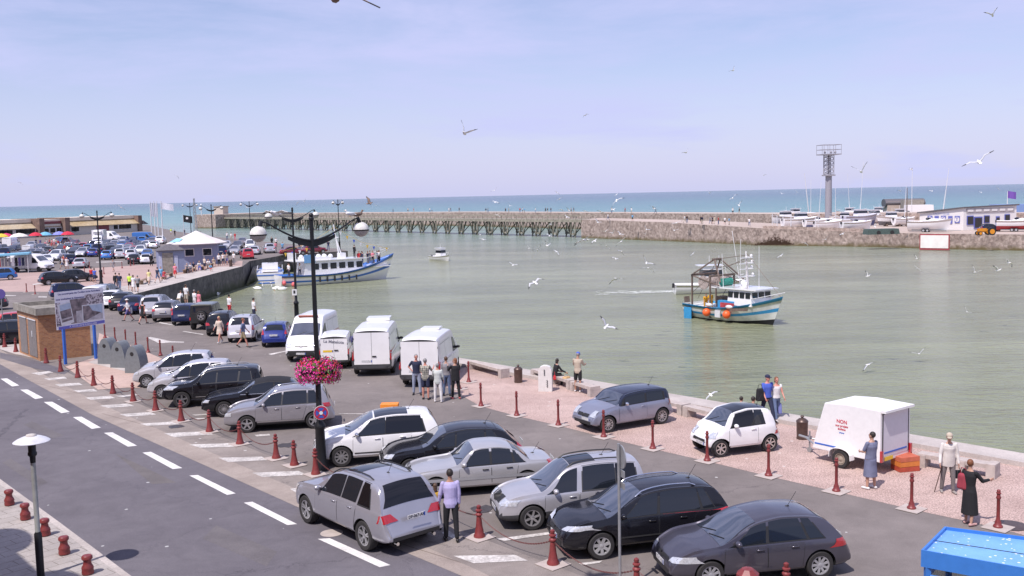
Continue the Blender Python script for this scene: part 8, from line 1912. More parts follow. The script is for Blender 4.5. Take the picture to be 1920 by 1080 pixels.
for i, (x, y) in enumerate(((-7.6, -.8), (-7.2, .7), (-6.2, -1.2), (-5.6, .5))): o = small((0, 600), 200 + i * 40, 1.7, 'stand', 'man', WHT, NAVY, 'passenger in white on the stern deck, %s' % ordl(i, 4), 'passengers on the stern'); o.location = Mf @ Vector((x, y, 1.15))
o = small((0, 600), 60, 1.75, 'stand', 'coat', BLK, BLK, 'person in black standing on the roof behind the wheel box', 'passengers on the bow of the boat'); o.location = Mf @ Vector((3.0, 0, 2.99))
p = at(497, 533, WATER); t = thing('moored_boat', 'white moored boat with blue and yellow stripes seen from its stern', 'boat', (p.x, p.y + 3.2, WATER), R(103)); m, rows = hull(t, 8.4, 3.7, 1.55, [(.36, 2), (.52, 0), (.62, 3), (.9, 0), (.95, 1), (1, 0)], stern=.95, D=.5); m.build('hull', [P_WHITE, BST, P_WHITE, mat('stripe_yellow', (.65, .42, .04), .5)], t, 50)
m = MB(); m.tube([(-4.1, -1.7, 1.5), (-4.1, -1.7, 2.1), (-4.1, 1.7, 2.1), (-4.1, 1.7, 1.5)], .06, 5); m.tube([(-4.1, -1.7, 2.1), (2, -1.7, 2.3)], .05, 5); m.tube([(-4.1, 1.7, 2.1), (2, 1.7, 2.3)], .05, 5); m.build('rail', WSTEEL, t); m = MB(); m.box((1, 0, 2.1), (2.2, 2.2, 1.2)); m.build('cabin', P_WHITE, t)
for z, h, mm_ in ((.25, .16, BST), (.62, .10, BST), (1.32, .14, BST)): m = MB(); m.box((-4.22, 0, z), (.05, 3.1 + z * .3, h)); m.build('stripe', mm_, t)
ta = at(1304, 592, WATER); tb_ = at(1446, 609, WATER); td = tb_ - ta; thd = math.atan2(td.y, td.x) ; L = 12.2; c = ta + td.normalized() * 4.9
t = thing('fishing_trawler', 'white and blue fishing trawler with orange buoys and net drums coming in', 'fishing boat', (c.x, c.y, WATER), thd); t.scale = (.82, .82, .82); TW = mat('trawler_grey_white', (.66, .67, .64), .5, var=.15, scale=1.5); TB_ = mat('trawler_blue', (.04, .28, .55), .45, var=.15); RST = mat('rusty_steel', (.15, .11, .09), .7, var=.4, scale=3); NET = mat('net_brown', (.36, .30, .28), .9, var=.4, scale=6)
m, rows = hull(t, L, 4.6, 1.55, [(.33, 2), (.54, 0), (.66, 1), (.93, 0), (1, 1)], Fb=2.0, Fs=1.05, D=.6, full=.5, rake=.13, stern=.85); m.build('hull', [TW, TB_, BLK], t, 50)
m = MB(); m.box((2.0, 0, 2.75), (3.4, 3.3, 1.7), taper=.9); wh = m.build('wheelhouse', P_WHITE, t)
for s in (1, -1):
 for i in range(4): m = MB(); m.box((.75 + i * .8, s * 1.57, 3.05), (.6, .10, .62)); m.build('window', GLASS, wh)
for y in (-1.0, 0, 1.0): m = MB(); m.box((3.62, y, 3.05), (.12, .72, .62)); m.build('window', GLASS, wh)
m = MB(); m.box((.6, 0, 3.68), (7.6, 3.6, .14)); m.build('wheelhouse_roof', P_WHITE, t)
m = MB(); m.cyl((1.7, 0, 3.7), (1.5, 0, 7.6), .16, .07, 6)
for z, w_ in ((4.9, 1.6), (5.7, 1.3), (6.3, 1.4), (6.9, 1.2)): m.box((1.6, 0, z), (.10, w_ * 1.6, .10)); m.ball((1.6, w_ * .6, z + .2), .16, 8); m.box((1.6 + .3, 0, z + .1), (w_ * .8, .08, .08))
m.build('mast', P_WHITE, t)
for x, y, h, dx_ in ((.2, .6, 6.0, -1.2), (-.8, -1, 3.6, -.2), (2.6, .8, 4.4, 0), (-1.8, .8, 2.0, -.4), (1.2, -.6, 5.2, .1), (-3.6, 1.2, 3.2, .1)): m = MB(); m.cyl((x, y, 3.7), (x + dx_, y, 3.7 + h), .035, n=4); m.build('aerial', WSTEEL, t)
m = MB()
for a, b in (((-4.6, 1.9, 4.9), (1.6, 0, 6.9)), ((-4.6, -1.9, 4.9), (1.6, 0, 6.6)), ((1.6, 0, 7.4), (6.2, 0, 3.0)), ((-2.6, 0, 6.6), (1.6, 0, 7.2)), ((-2.6, 0, 6.6), (-5.6, 0, 2.0)), ((-1.9, 1.9, 4.9), (-2.6, 0, 6.6)), ((-4.6, 1.9, .9), (-1.9, 1.9, 4.8)), ((-4.6, -1.9, 2.9), (-1.9, -1.9, 4.8)), ((.5, 1.6, 3.7), (1.6, 0, 6.8)), ((3, -1.5, 3.7), (1.6, 0, 6.8))): m.cyl(a, b, .03, n=4)
m.build('rigging', RST, t)
for x, y in ((2.2, -.9), (.2, 1.1)): m = MB(); m.ball((x, y, 4.05), (.34, .34, .38), 10); m.build('radome', P_WHITE, t, 60)
for y in (-1.15, 1.15): m = MB(); m.cyl((-2.9, y - .7, 4.1), (-2.9, y + .7, 4.1), .55, n=16); m.cyl((-2.9, y - .76, 4.1), (-2.9, y - .71, 4.1), .78, n=16); m.cyl((-2.9, y + .71, 4.1), (-2.9, y + .76, 4.1), .78, n=16); m.build('net_drum', NET, t, 40)
m = MB(); m.cyl((-1.3, -.7, 4.15), (-1.3, .7, 4.15), .42, n=14); m.build('net_drum', mat('net_green', (.03, .22, .17), .8, var=.3), t, 40)
m = MB()
for y in (-1.9, 1.9):
 for x in (-4.6, -1.9): m.box((x, y, 2.6), (.14, .16, 4.6))
 m.cyl((-4.6, y, 4.9), (-2.6, y * .25, 6.6), .09, n=5); m.cyl((-.4, y, 4.3), (-2.6, y * .25, 6.6), .09, n=5); m.cyl((-4.6, y, 4.8), (-.6, y, 3.9), .08, n=5)
m.box((-2.6, 0, 6.6), (.3, 1.4, .2)); m.box((-4.6, 0, 4.85), (.25, 3.9, .2)); m.box((-1.9, 0, 4.85), (.25, 3.9, .2)); m.build('gantry', RST, t)
m = MB(); m.solid(lambda u, v: (-6.1 - .2 * u, -1.5 + .8 * v, .6 + 1.7 * u), 3, 3, .1); m.build('trawl_door', RST, t); m = MB(); m.box((-2.2, .4, 1.9), (.9, 1.1, 1.2)); m.build('winch', RST, t); m = MB(); m.box((3.3, 1.4, 1.95), (2.2, .9, .5)); m.build('crates', mat('crate_mix', (.42, .05, .06), .5, var=.4, scale=2), t); m = MB(); m.box((.2, -1.5, 1.9), (2.2, .6, .8)); m.build('crates', TB_, t); m = MB(); m.box((.6, -1.95, 1.85), (1.8, .2, .55)); m.build('crates', mat('crate_mix', (.42, .05, .06)), t)
for x in (-1.9, 1.0): m = MB(); m.ball((x, -2.48, .95), .44, 14); m.build('buoy', mat('buoy_orange', (.85, .13, .03), .4, var=.05), t, 60); m = MB(); m.ball((x + .1, -2.2, 1.75), (.5, .25, .22), 10); m.build('fender', WSTEEL, t, 60)
m = MB(); m.box((-.4, -2.34, .9), (.75, .12, .75)); m.build('tyre_fender', WSTEEL, t); m = MB(); m.box((2.4, -2.15, 1.55), (2.2, .12, .28), rz=R(6), ry=R(-4)); m.build('name_plate', RST, t); m = MB(); m.box((-5.0, -2.2, .6), (1.1, .1, 1.3)); m.build('blue_panel', TB_, t); m = MB(); m.tube([(3.6, -1.6, 2.7), (5.2, -.8, 3.1), (6.7, 0, 3.5), (5.2, .8, 3.1), (3.6, 1.6, 2.7)], .04, 5); m.build('rail', WSTEEL, t)
Mt_ = Matrix.Translation((c.x, c.y, WATER)) @ Matrix.Rotation(thd, 4, 'Z') @ Matrix.Scale(.82, 4)
YO = cloth('oilskin', (.70, .36, .02))
for i, (x, y, f_) in enumerate(((-2.9, -1.5, 260), (-2.3, -1.4, 100))): o = small((0, 600), f_, 1.75, ['bend', 'stand'][i], 'man', YO, YO, 'fisherman in yellow oilskins on the trawler deck, %s' % ['bending over', 'standing behind the bent one'][i], 'fishermen on the trawler'); o.location = Mt_ @ Vector((x, y, .95))
YZ = .02
YD = [((1492, 414), 190, 6.4, 'cabin'), ((1553, 432), 5, 5.2, 'speed'), ((1585, 424), 160, 6.0, 'cabin'), ((1638, 420), 10, 6.4, 'cabin'), ((1672, 424), 185, 6.0, 'cabin'), ((1702, 412), 170, 5.4, 'speed'), ((1474, 424), 200, 6.8, 'cabin'), ((1500, 430), 10, 7.0, 'cabin'), ((1520, 417), 190, 7.0, 'sail'), ((1535, 430), 15, 6.0, 'speed'), ((1566, 429), 175, 5.6, 'sail'), ((1593, 412), 180, 6.2, 'cabin'), ((1606, 434), 10, 5.6, 'speed'), ((1612, 425), 15, 7.4, 'cabin'), ((1628, 412), 200, 5.6, 'speed'), ((1648, 412), 160, 6.4, 'cabin'), ((1666, 414), 20, 5.2, 'speed'), ((1686, 417), 350, 6.2, 'cabin'), ((1695, 424), 20, 5.0, 'speed')]
RB = mat('antifoul_red', (.42, .04, .05), .5, var=.2); BB = mat('antifoul_blue', (.14, .17, .34), .5, var=.2)
YD.sort(key=lambda a: a[0][0] if a[0][0] != 0 else 0)
for i, (px, hd, L, kd) in enumerate(YD):
 L *= 1.15
 cs = {10: [mat('hull_lilac', (.50, .50, .60), .4), BB], 14: [P_WHITE, RB], 16: [P_CREAM, TRIM], 18: [RB, P_WHITE], 15: [P_WHITE, P_GREY], 4: [P_WHITE, BB]}.get(i)
 b_ = boat_small(px, hd, L, kd, 'white %s laid up in the boatyard, %s' % ({'cabin': 'cabin boat', 'speed': 'open boat', 'sail': 'sailing hull'}[kd], ORD[i] + ' of the laid-up boats from the left'), z=YZ, cols=cs, group='boats laid up on the yard', dz=L * .12 + .25, mast={8: 11.5, 10: 13, 4: 9, 17: 8}.get(i, 0))
 m = MB()
 for x in (-L * .28, L * .2): m.box((x, 0, -L * .12 - .1), (.2, L * .26, L * .12))
 m.build('cradle', RST, b_)
for px, hd, L, kd, cs, lab_ in (((1742, 435), -30, 7.6, 'speed', None, 'white speedboat on a twin-wheel trailer before the clubhouse'), ((1908, 434), -30, 7.0, 'speed', [P_WHITE, RB], 'red and white boat on a trailer at the right edge')):
 b_ = boat_small(px, hd, L, kd, lab_, z=YZ, cols=cs, group='boats laid up on the yard', dz=1.1); m = MB(); m.box((0, 0, -.75), (L * .8, 1.2, .10)); m.cyl((L * .4, 0, -.75), (L * .72, 0, -.8), .06, n=5); m.build('trailer_frame', GALV, b_)
 for x in (-.9, -.2):
  for s in (1, -1): m = MB(); m.lathe([(.34, -.1), (.34, .1)], c=(x, s * .95, -.78), n=14, axis='Y'); w_ = m.build('wheel', TYRE, b_); m = MB(); m.lathe([(.2, -.115), (.2, .115)], c=(x, s * .95, -.78), n=12, axis='Y'); m.build('rim', HUBC, w_)
def box_thing(name, label, cat, px, dims, m_, rz=0, z=YZ):
 p = at(px[0], px[1], z); t = thing(name, label, cat, (p.x, p.y, z), rz); b = MB(); b.box((0, 0, dims[2] / 2), dims, taper=.94); b.build('body', m_, t); return t
CM = [('silver', P_SILVER), ('white', P_WHITE), ('black', P_BLACK), ('navy', P_NAVY), ('grey', P_GREY), ('dark grey', P_DARK), ('blue', P_BLUE), ('taupe', P_TAUPE), ('pale silver', P_SILVER2)]
KN = {'hatch': 'hatchback', 'mpv': 'people carrier', 'sedan': 'saloon', 'estate': 'estate', 'suv': 'off-road car'}
rr_ = random.Random(21)
for y0, xs3, nm3, dy in ((457.5, (112, 128, 232, 250, 268, 286, 302), 'rearmost', -.010), (465.5, (4, 20, 178, 190, 216, 230, 274, 290), 'second', -.008), (474, (62, 118, 136, 168, 186, 240), 'middle', 0), (481, (16, 62, 76, 140, 216, 238), 'front', 0)):
 for i, x in enumerate(xs3):
  k_ = rr_.choice(['hatch', 'mpv', 'sedan', 'estate', 'hatch', 'suv']); cn_, cp = rr_.choice(CM)
  far(k_, (x, y0 + rr_.uniform(-.6, .6)), rr_.choice([100, 280]) + rr_.uniform(-4, 4), cp, '%s %s, %s of the extra cars in the %s row' % (cn_, KN[k_], ordl(i, len(xs3)), nm3), 'c')
t = box_thing('covered_dinghy', 'dark dinghy under a green cover on a low trailer at the wall', 'dinghy', (1652, 439), (6.2, 2.2, 1.0), mat('tarp_green', (.07, .10, .09), .7, var=.3), R(5))
for x in (-1, 1.6): m = MB(); m.lathe([(.36, -.1), (.36, .1)], c=(x, -1.1, .36), n=12, axis='Y'); m.build('wheel', TYRE, t)
p = at(1553, 423, YZ); zt_ = atd(1550, 272, p.y).z; t = thing('signal_tower', 'tall grey harbour signal tower with a lattice head above the laid-up boats', 'tower', (p.x, p.y, YZ), R(8)); zc_ = atd(1551, 329, p.y).z; SG = mat('tower_grey', (.30, .29, .32), .6, var=.15); m = MB(); m.lathe([(.78, 0), (.72, zc_)], n=12); m.build('shaft', SG, t, 40)
zp = atd(1550, 290, p.y).z; m = MB()
for a in (-1, 1):
 for b in (-1, 1): m.cyl((a * .85, b * .85, zc_), (a * .85, b * .85, zp), .09, n=5)
for k in range(5):
 z0 = zc_ + (zp - zc_) * k / 5; z1 = zc_ + (zp - zc_) * (k + 1) / 5
 for a, b, c_, e in ((-1, -1, 1, -1), (1, 1, -1, 1), (-1, 1, -1, -1), (1, -1, 1, 1)): m.cyl((a * .85, b * .85, z0), (c_ * .85, e * .85, z1), .05, n=4); m.cyl((c_ * .85, e * .85, z0), (a * .85, b * .85, z1), .05, n=4)
 m.cyl((-1.15, 0, z0 + .4), (-.85, 0, z0 + .4), .14, n=6)
m.cyl((0, 0, zc_), (0, 0, zp), .25, n=6); m.build('lattice', SG, t)
m = MB(); m.box((0, 0, zc_), (2.3, 2.3, .3)); m.build('lower_platform', SG, t); m = MB(); m.box((0, 0, zp), (4.3, 4.0, .22)); m.build('upper_platform', SG, t); m = MB(); h = zt_ - zp
for a in (-1, 1):
 for z in (h * .5, h): m.cyl((-2.1, a * 1.95, zp + z), (2.1, a * 1.95, zp + z), .06, n=5); m.cyl((a * 2.1, -1.95, zp + z), (a * 2.1, 1.95, zp + z), .06, n=5)
 for b in (-2.1, -.7, .7, 2.1): m.cyl((b, a * 1.95, zp), (b, a * 1.95, zp + h), .05, n=4)
for x in (-1.2, .3, 1.3): m.ball((x, -.5, zp + .5), (.3, .3, .3), 8)
m.build('railing', SG, t)
cA, cB, cC = at(1806, 432, YZ), at(1724, 430, YZ), at(1905, 428, YZ); dd = (cC - cA).normalized(); de = (cB - cA).normalized(); t = thing('clubhouse', 'low white clubhouse with blue windows and a slanting roof edge', 'clubhouse', (cA.x, cA.y, YZ)); f1 = dd * (cC - cA).length; f2 = de * (cB - cA).length; CW = mat('club_white', (.72, .69, .68), .7, var=.06); CBL = mat('club_blue', (.12, .14, .42), .5, var=.1)
pg = [(0, 0), (f1.x, f1.y), ((f1 + f2).x, (f1 + f2).y), (f2.x, f2.y)]; m = MB(); m.prism(pg, 0, [4.3, 4.5, 3.8, 3.2]); m.build('wall', CW, t)
cx, cy = (f1 + f2).x / 2, (f1 + f2).y / 2; big = [(cx + (x - cx) * 1.06, cy + (y - cy) * 1.06) for x, y in pg]; m = MB(); m.prism(big, [4.33, 4.53, 3.83, 3.23], [4.55, 4.8, 4.1, 3.5]); m.build('roof', SLATE, t)
def onwall(dv, nrm2, s, z, w_, h, name, m_, par=None, th=.08):
 q = dv * s + nrm2 * th; m = MB(); m.box((q.x, q.y, z), (w_, .1, h), rz=math.atan2(dv.y, dv.x)); return m.build(name, m_, par or t)
n1 = Vector((dd.y, -dd.x, 0)); n1 = n1 if n1.y < 0 else -n1; n2 = Vector((de.y, -de.x, 0)); n2 = n2 if n2.dot(-cA) > 0 else -n2
wl = f2.length;
for i, ch in enumerate('TCY'):
 s = wl * (.13 + .31 * i); pn = onwall(de, n2, s, 2.1, 1.1, 1.35, 'emblem_panel', CBL); q = de * s + n2 * .14; m = MB(); m.cyl((q.x, q.y, 2.1), (q.x + n2.x * .02, q.y + n2.y * .02, 2.1), .52, n=16); m.build('emblem_disc', CW, pn); q = q + n2 * .03; text_mesh('emblem_letter', ch, .95, CBL, pn, frame((q.x, q.y, 2.1), tuple(-de), (0, 0, 1)), depth=.01)
for s in (.285, .595): w_ = onwall(de, n2, wl * s, 2.0, .95, 1.5, 'window', CBL)
for i, (s, w_, h, z) in enumerate(((.12, 1.6, 1.8, 1.9), (.27, 2.0, 2.3, 1.4), (.43, 1.4, 1.5, 2.0), (.64, .9, 2.4, 1.3), (.82, 1.3, 1.5, 2.1))): w2 = onwall(dd, n1, f1.length * s, z, w_, h, 'window' if i not in (1, 3) else 'door', CBL); onwall(dd, n1, f1.length * s, z, w_ * .8, h * .8, 'pane', GLASS, w2, th=.14)
fb_ = onwall(dd, n1, f1.length * .5, 3.75, f1.length * .9, .75, 'fascia_board', mat('fascia_grey', (.38, .35, .36), .7));
for k in range(6): onwall(dd, n1, f1.length * (.12 + .15 * k), 3.75, f1.length * .10, .40, 'fascia_sign', CW, fb_, th=.15)
text_mesh('lettering', 'YACHT CLUB', .62, mat('faded_blue_paint', (.42, .45, .62), .6, var=0), t, frame(tuple(de * wl * .5 + n2 * .03 + Vector((0, 0, 3.15))), tuple(-de), (0, 0, 1)), depth=.01)
t = box_thing('stone_shed', 'tan shed with an arched grey roof behind the red boat', 'shed', (1693, 402), (11, 7, 4.2), mat('shed_tan', (.40, .33, .28), .9, var=.15), R(-10)); m = MB(); m.lathe([(3.6, -5.8), (3.6, 5.8)], n=20, axis='X'); m.xf(Matrix.Translation((0, 0, 3.6)) @ Matrix.Diagonal((1, 1.02, .36, 1))); m.build('roof', SLATE, t)
t = box_thing('white_shed', 'low white shed between the tan shed and the clubhouse', 'shed', (1722, 409), (7, 5, 3.6), CW, R(-10)); t = box_thing('blue_shed', 'blue roofed shed at the right edge behind the clubhouse', 'shed', (1912, 418), (12, 6, 4.2), mat('shed_blue', (.16, .24, .45), .6), R(-10)); t = box_thing('yard_container', 'grey box building left of the white shed', 'shed', (1710, 403), (6, 5, 4.6), OLDC, R(-10))
for i, (px, ty, ln2) in enumerate((((1700, 425), 352, 0), ((1709, 418), 318, 0), ((1766, 412), 316, 12), ((1518, 415), 325, -11), ((1888, 410), 358, 0))):
 p = at(px[0], px[1], YZ); zt_ = atd(px[0], ty, p.y).z; t = thing('mast', ['dark post with lamps before the tan shed', 'tall thin pole with a gull on top behind the yard', 'leaning white mast above the clubhouse roof', 'leaning pale mast left of the signal tower', 'thin pole above the right end of the clubhouse'][i], 'mast', (p.x, p.y, YZ)); m = MB(); m.cyl((0, 0, 0), (ln2 * .13, 0, zt_), .16 if i != 1 else .09, .06, 6); m.build('pole', RST if i == 0 else WSTEEL, t)
 if i == 4: wavy(2.2, 1.8, cloth('flag_purple', (.16, .08, .36)), t, zt_)
for i in range(7):
 p = at([1448, 1457, 1468, 1483, 1509, 1529, 1534][i], 433 - (i == 0) * 5, .0); t = thing('white_post', 'thin white post on the yard edge, ' + ordl(i, 7), 'post', (p.x, p.y, 0), 0, 'white posts on the yard edge'); m = MB(); m.cyl((0, 0, 0), (0, 0, 3.2 if i < 4 else 2.8), .09, n=6); m.build('post', WSTEEL, t)
a, b = at(1723, 469, WATER), at(1779, 470, WATER); a.z = b.z = 0; d = b - a; t = thing('wall_panel', 'white panel in a red frame fixed on the far quay wall', 'panel', ((a.x + b.x) / 2, (a.y + b.y) / 2 - .25, 0), math.atan2(d.y, d.x)); m = MB(); m.box((0, 0, -1.28), (d.length, .14, 2.85)); m.build('frame', mat('frame_red', (.32, .05, .06), .6), t); m = MB(); m.box((0, -.09, -1.22), (d.length * .93, .06, 2.3)); m.build('panel', mat('chalk_white', (.78, .74, .70), .7, var=.1, scale=.6), t)
p = at(1848, 441, YZ); t = thing('tractor', 'old orange tractor parked at the edge of the far quay', 'tractor', (p.x, p.y, YZ), R(182)); t.scale = (.9, .9, .9); TO = mat('tractor_orange', (.72, .27, .02), .5, var=.12)
m = MB(); m.box((.75, 0, 1.05), (1.7, .5, .55)); m.build('bonnet', TO, t); m = MB(); m.box((.3, 0, .75), (2.4, .35, .3)); m.build('chassis', TO, t); m = MB(); m.box((-.9, 0, 1.2), (.5, .5, .12)); m.build('seat', TRIM, t); m = MB(); m.cyl((-.1, 0, 1.2), (-.45, 0, 1.55), .03, n=5); m.lathe([(.2, -.01), (.2, .01)], c=(-.45, 0, 1.55), n=12); m.build('steering_wheel', TRIM, t)
for x, y, r in ((-.85, .75, .72), (-.85, -.75, .72), (1.35, .6, .40), (1.35, -.6, .40)): m = MB(); m.lathe([(r * .62, -.14), (r, -.13), (r, .13), (r * .62, .14)], c=(x, y, r), n=20, axis='Y'); w_ = m.build('wheel', TYRE, t, 40); m = MB(); m.lathe([(r * .66, -.16), (r * .66, .16)], c=(x, y, r), n=16, axis='Y'); m.build('rim', TO, w_)
for s in (.75, -.75): m = MB(); m.solid(lambda u, v: (-.85 - .82 * math.cos(PI * u), s + .16 - .32 * v, .72 + .82 * math.sin(PI * u)), 10, 1, .03); m.build('mudguard', TRIM, t)
far('hatch', (1858, 434), 350, P_NAVY, 'blue car parked before the clubhouse doors behind the orange tractor', 'c', group='cars in the far car park')
m = MB(); rr_ = random.Random(9); q = at(1452, 461, WATER)
for i in range(900): x = rr_.gauss(0, 1.9); z = abs(rr_.gauss(0, .75)) * max(.15, 1 - abs(x) / 5); y = -.25 - .8 * rr_.random() * (1 - z / 3); m.add([(x, y, z), (x + .10, y - .12, z + .22), (x - .08, y - .1, z + .26)], [(0, 1, 2)])
m.build('dry_shrub', mat('dry_brown', (.14, .075, .05), .9, var=.4), None, label='dry brown shrub growing on the far quay wall', cat='shrub').location = (q.x, q.y - .2, WATER + .1)
GW = mat('gull_white', (.82, .81, .80), .7, var=.04); GG = mat('gull_grey', (.55, .56, .59), .7, var=.05); GB_ = mat('gull_tip', (.05, .05, .055), .7, var=0); GY = mat('bill_yellow', (.70, .42, .05), .6, var=0); BRN = mat('young_brown', (.20, .14, .11), .8, var=.2)
def gull_mesh(up1, up2, sweep, cols=None):
 m = MB(); secs = [(-.30, .006, .0), (-.24, .05, .0), (-.12, .062, -.005), (0, .075, -.01), (.10, .066, 0), (.17, .040, .015), (.215, .038, .025), (.25, .020, .02), (.265, .010, .015)]
 vs = []; n = 8
 for x, r, z in secs:
  for k in range(n): e = 2 * PI * k / n; vs.append((x, r * math.cos(e) * (1.5 if x < -.2 else 1), z + r * math.sin(e) * (.4 if x < -.2 else 1)))
 m.add(vs, [(i * n + k, i * n + (k + 1) % n, (i + 1) * n + (k + 1) % n, (i + 1) * n + k) for i in range(len(secs) - 1) for k in range(n)] + [tuple(range(n - 1, -1, -1)), tuple(range((len(secs) - 1) * n, len(secs) * n))], 0)
 m.cyl((.26, 0, .012), (.31, 0, .002), .010, .004, 5, mi=3)
 for s in (1, -1):
  y1, z1 = .30 * math.cos(R(up1)), .30 * math.sin(R(up1)); y2, z2 = y1 + .38 * math.cos(R(up2)), z1 + .38 * math.sin(R(up2)); pts = [(0, .02, .02, .22), (0, .05 + y1 * .5, .02 + z1 * .5, .23), (.03, .05 + y1, .02 + z1, .21), (.0 - sweep * .5, .05 + (y1 + y2) / 2, .02 + (z1 + z2) / 2, .15), (-sweep, .05 + y2, .02 + z2, .015)]
  base = len(m.v)
  for x, y, z, c in pts:
   for a, b in ((.45, 0), (.2, .012), (-.55, .0), (.2, -.010)): m.v.append((x + c * a, s * y, z + b))
  for i in range(4):
   for k in range(4):
    q = [base + i * 4 + k, base + i * 4 + (k + 1) % 4, base + (i + 1) * 4 + (k + 1) % 4, base + (i + 1) * 4 + k]; m.f.append(q if s < 0 else q[::-1]); m.m.append(2 if i == 3 else (1 if k in (0, 1) else 0))
 me = m.mesh('gull', cols or [GW, GG, GB_, GY], 180); bm = bmesh.new(); bm.from_mesh(me); bmesh.ops.recalc_face_normals(bm, faces=bm.faces); bm.to_mesh(me); bm.free(); return me
GM = [gull_mesh(30, 5, .10), gull_mesh(38, 25, .06), gull_mesh(12, -14, .12), gull_mesh(-12, -30, .08), gull_mesh(20, -35, .14), gull_mesh(55, 40, .05)]
GMB = gull_mesh(40, 10, .08, [BRN, BRN, GB_, GB_])
ZN = {'sky': 'against the sky', 'sea': 'against the open sea', 'wall': 'in front of the far piers', 'har': 'over the near harbour water', 'mid': 'over the water before the stone pier', 'left': 'over the left quay'}
GL = {'sky': [(871, 250, 34), (1098, 216, 9), (1375, 132, 13), (1861, 28, 23), (1836, 304, 42), (1615, 322, 28), (1287, 286, 12), (332, 330, 8), (1432, 329, 7), (39, 343, 7), (1707, 318, 8)],
     'sea': [(927, 357, 10), (929, 379, 12), (1044, 361, 10), (1049, 373, 12), (1156, 365, 8), (1156, 376, 22), (1330, 362, 9), (1374, 371, 16), (1385, 385, 14), (1466, 363, 8), (1494, 360, 7), (1689, 358, 9), (1748, 358, 10), (1840, 361, 8), (1872, 354, 8), (956, 386, 9), (558, 380, 8), (571, 378, 8), (227, 389, 12), (463, 389, 10), (705, 386, 8), (636, 377, 8)],
     'wall': [(932, 403, 12), (1052, 393, 10), (1067, 395, 12), (1097, 396, 9), (1128, 398, 13), (1150, 393, 11), (1226, 391, 14), (1063, 407, 10), (1121, 417, 14), (1268, 418, 16), (1032, 421, 16), (1135, 434, 14), (1212, 430, 12), (1264, 432, 16), (1030, 442, 12), (900, 440, 10), (1096, 450, 30), (1148, 437, 13), (1163, 439, 12), (1210, 439, 10), (1510, 456, 14), (1548, 449, 12), (1579, 439, 12), (1640, 425, 12)],
     'mid': [(905, 449, 16), (1090, 453, 22), (1102, 449, 12), (1115, 452, 14), (1165, 453, 20), (992, 466, 12), (1008, 469, 16), (1026, 461, 16), (1044, 472, 14), (1137, 461, 16), (1164, 471, 14), (1154, 485, 14), (1299, 476, 10), (1341, 467, 12), (962, 497, 16), (1212, 493, 22), (1215, 503, 20), (1155, 523, 24), (1464, 480, 14), (1627, 518, 16), (1719, 485, 12), (1720, 503, 14), (1828, 511, 22), (1872, 507, 20), (1892, 493, 18)],
     'har': [(1003, 530, 27), (1137, 612, 32), (1723, 664, 24), (1627, 684, 16), (1813, 585, 14), (1332, 740, 12)]}
rr_ = random.Random(11)
for zn, arr in GL.items():
 arr = sorted(arr)
 for i, (x, y, w_) in enumerate(arr):
  dist = 1.25 * 1850 * .72 / w_ * (.8 + .2 * rr_.random()); hd = rr_.uniform(0, 2 * PI); q = atd(x, y, dist)
  if q.z < WATER + .3: dist = at(x, y, WATER + .5).y; q = atd(x, y, dist)
  t = bpy.data.objects.new('gull', GM[rr_.randrange(6)]); COL.objects.link(t); s_ = max(.8, min(1.6, w_ * q.y / 1850 / .95)); t.scale = (s_, s_, s_)
  hd = rr_.choice([80, 100, 255, 285, 60, 300, 240, 120]); t.location = q; t.rotation_euler = (R(rr_.choice([-38, -28, -15, 18, 30, 40])), R(rr_.uniform(-22, 15)), R(hd))
  tag(t, 'white gull flying %s, %s' % (ZN[zn], ordl(i, len(arr)) if i < 29 else 'x'), 'gull', 'flying gulls')
for mesh_, x, y, dist, hd, s_, lab_ in ((GMB, 693, 381, 60, 20, .75, 'brown young gull flying just above the near street lamps'), (GMB, 629, -4, 16, 100, 1.0, 'brown bird cut off by the top edge of the picture'), (GM[2], 517, 400, 33, 240, 1.0, 'white gull gliding low over the second lamp arm'), (GM[1], 1709, 318, 220, 0, 1.2, 'gull landing on the tall thin pole in the yard')):
 t = bpy.data.objects.new('gull', mesh_); COL.objects.link(t); t.scale = (s_, s_, s_); t.location = atd(x, y, dist); t.rotation_euler = (R(35 if mesh_ is GMB else 0), R(-10), R(hd)); tag(t, lab_, 'gull', 'flying gulls')
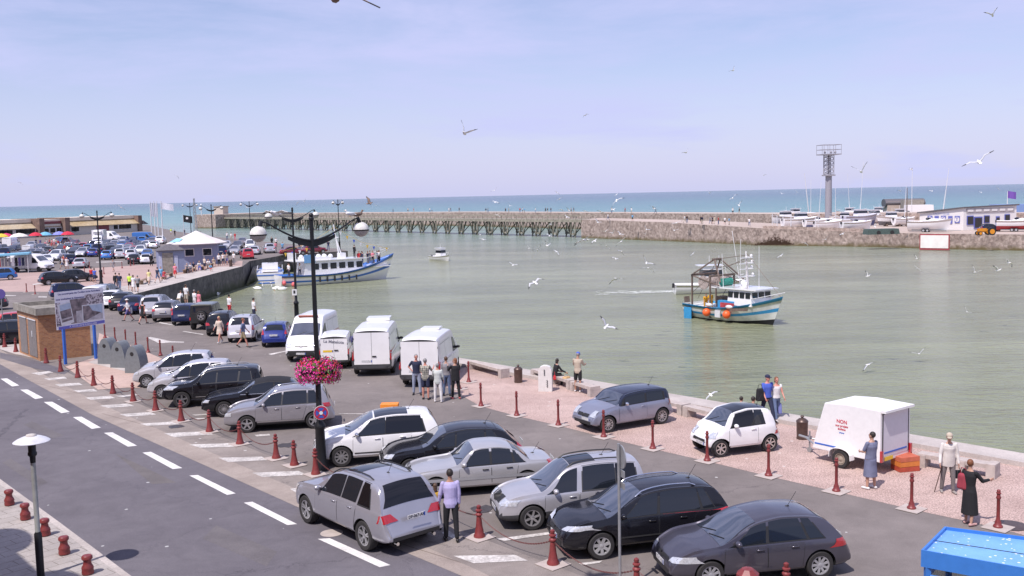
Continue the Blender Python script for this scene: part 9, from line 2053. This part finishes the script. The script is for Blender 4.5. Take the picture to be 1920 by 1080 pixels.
def sitting(loc, rz, lab_, mats=(GW, GG), s_=1.0, name='gull', cat='gull', group=None):
 t = thing(name, lab_, cat, loc, rz, group); s_ *= .72; t.scale = (s_, s_, s_); m = MB(); m.ball((0, 0, .17), (.20, .085, .085), 10, rot=Matrix.Rotation(R(-12), 3, 'Y')); m.cyl((-.12, 0, .16), (-.30, 0, .12), .05, .015, 6); m.cyl((.12, 0, .2), (.17, 0, .31), .045, .035, 8); m.ball((.18, 0, .32), .045, 8); m.cyl((.21, 0, .32), (.27, 0, .305), .012, .004, 5, mi=2)
 for s in (1, -1): m.ball((-.04, s * .06, .19), (.19, .035, .06), 8, mi=1); m.cyl((0, s * .03, 0), (0, s * .03, .12), .008, n=4, mi=2)
 m.build('body', [mats[0], mats[1], GY], t, 60); return t
ae = near_lamp.matrix_world; lm = Matrix.Translation(near_lamp.location) @ Matrix.Rotation(R(42), 4, 'Z')
sitting(lm @ Vector((1.45, 0, 8.18)), R(200), 'white gull perched near the tip of the right arm of the nearest lamp'); sitting(lm @ Vector((1.78, 0, 8.14)), R(30), 'brown gull perched at the very tip of the nearest lamp arm', (BRN, BRN), 1.1)
for i, (x, y, hd, lab_) in enumerate(((484, 543, 0, 'white swan swimming alone below the moored boat'), (518, 543, 180, 'white swan facing left by the pink buoy'), (529, 544, 185, 'white swan with its neck down, rightmost by the pink buoy'), (404, 554, 170, 'white swan feeding beside the basin wall'))):
 p = at(x, y, WATER); t = thing('swan', lab_, 'swan', (p.x, p.y, WATER), R(hd), 'swans on the water'); m = MB(); m.ball((0, 0, .14), (.55, .25, .22), 12); m.ball((-.1, 0, .28), (.42, .22, .16), 10); m.cyl((-.45, 0, .22), (-.7, 0, .32), .12, .02, 6)
 nk = [(.42, 0, .2), (.6, 0, .42), (.56, 0, .7), (.60, 0, .92), (.72, 0, .93)] if i < 2 else [(.42, 0, .2), (.6, 0, .35), (.75, 0, .25), (.82, 0, .08), (.9, 0, .05)]
 m.tube(nk, [.10, .07, .055, .05, .05], 8); m.cyl(nk[-1], (nk[-1][0] + .14, 0, nk[-1][2] - .05), .035, .012, 5, mi=1); m.build('body', [GW, mat('bill_orange', (.6, .2, .03), .6, var=0)], t, 60)
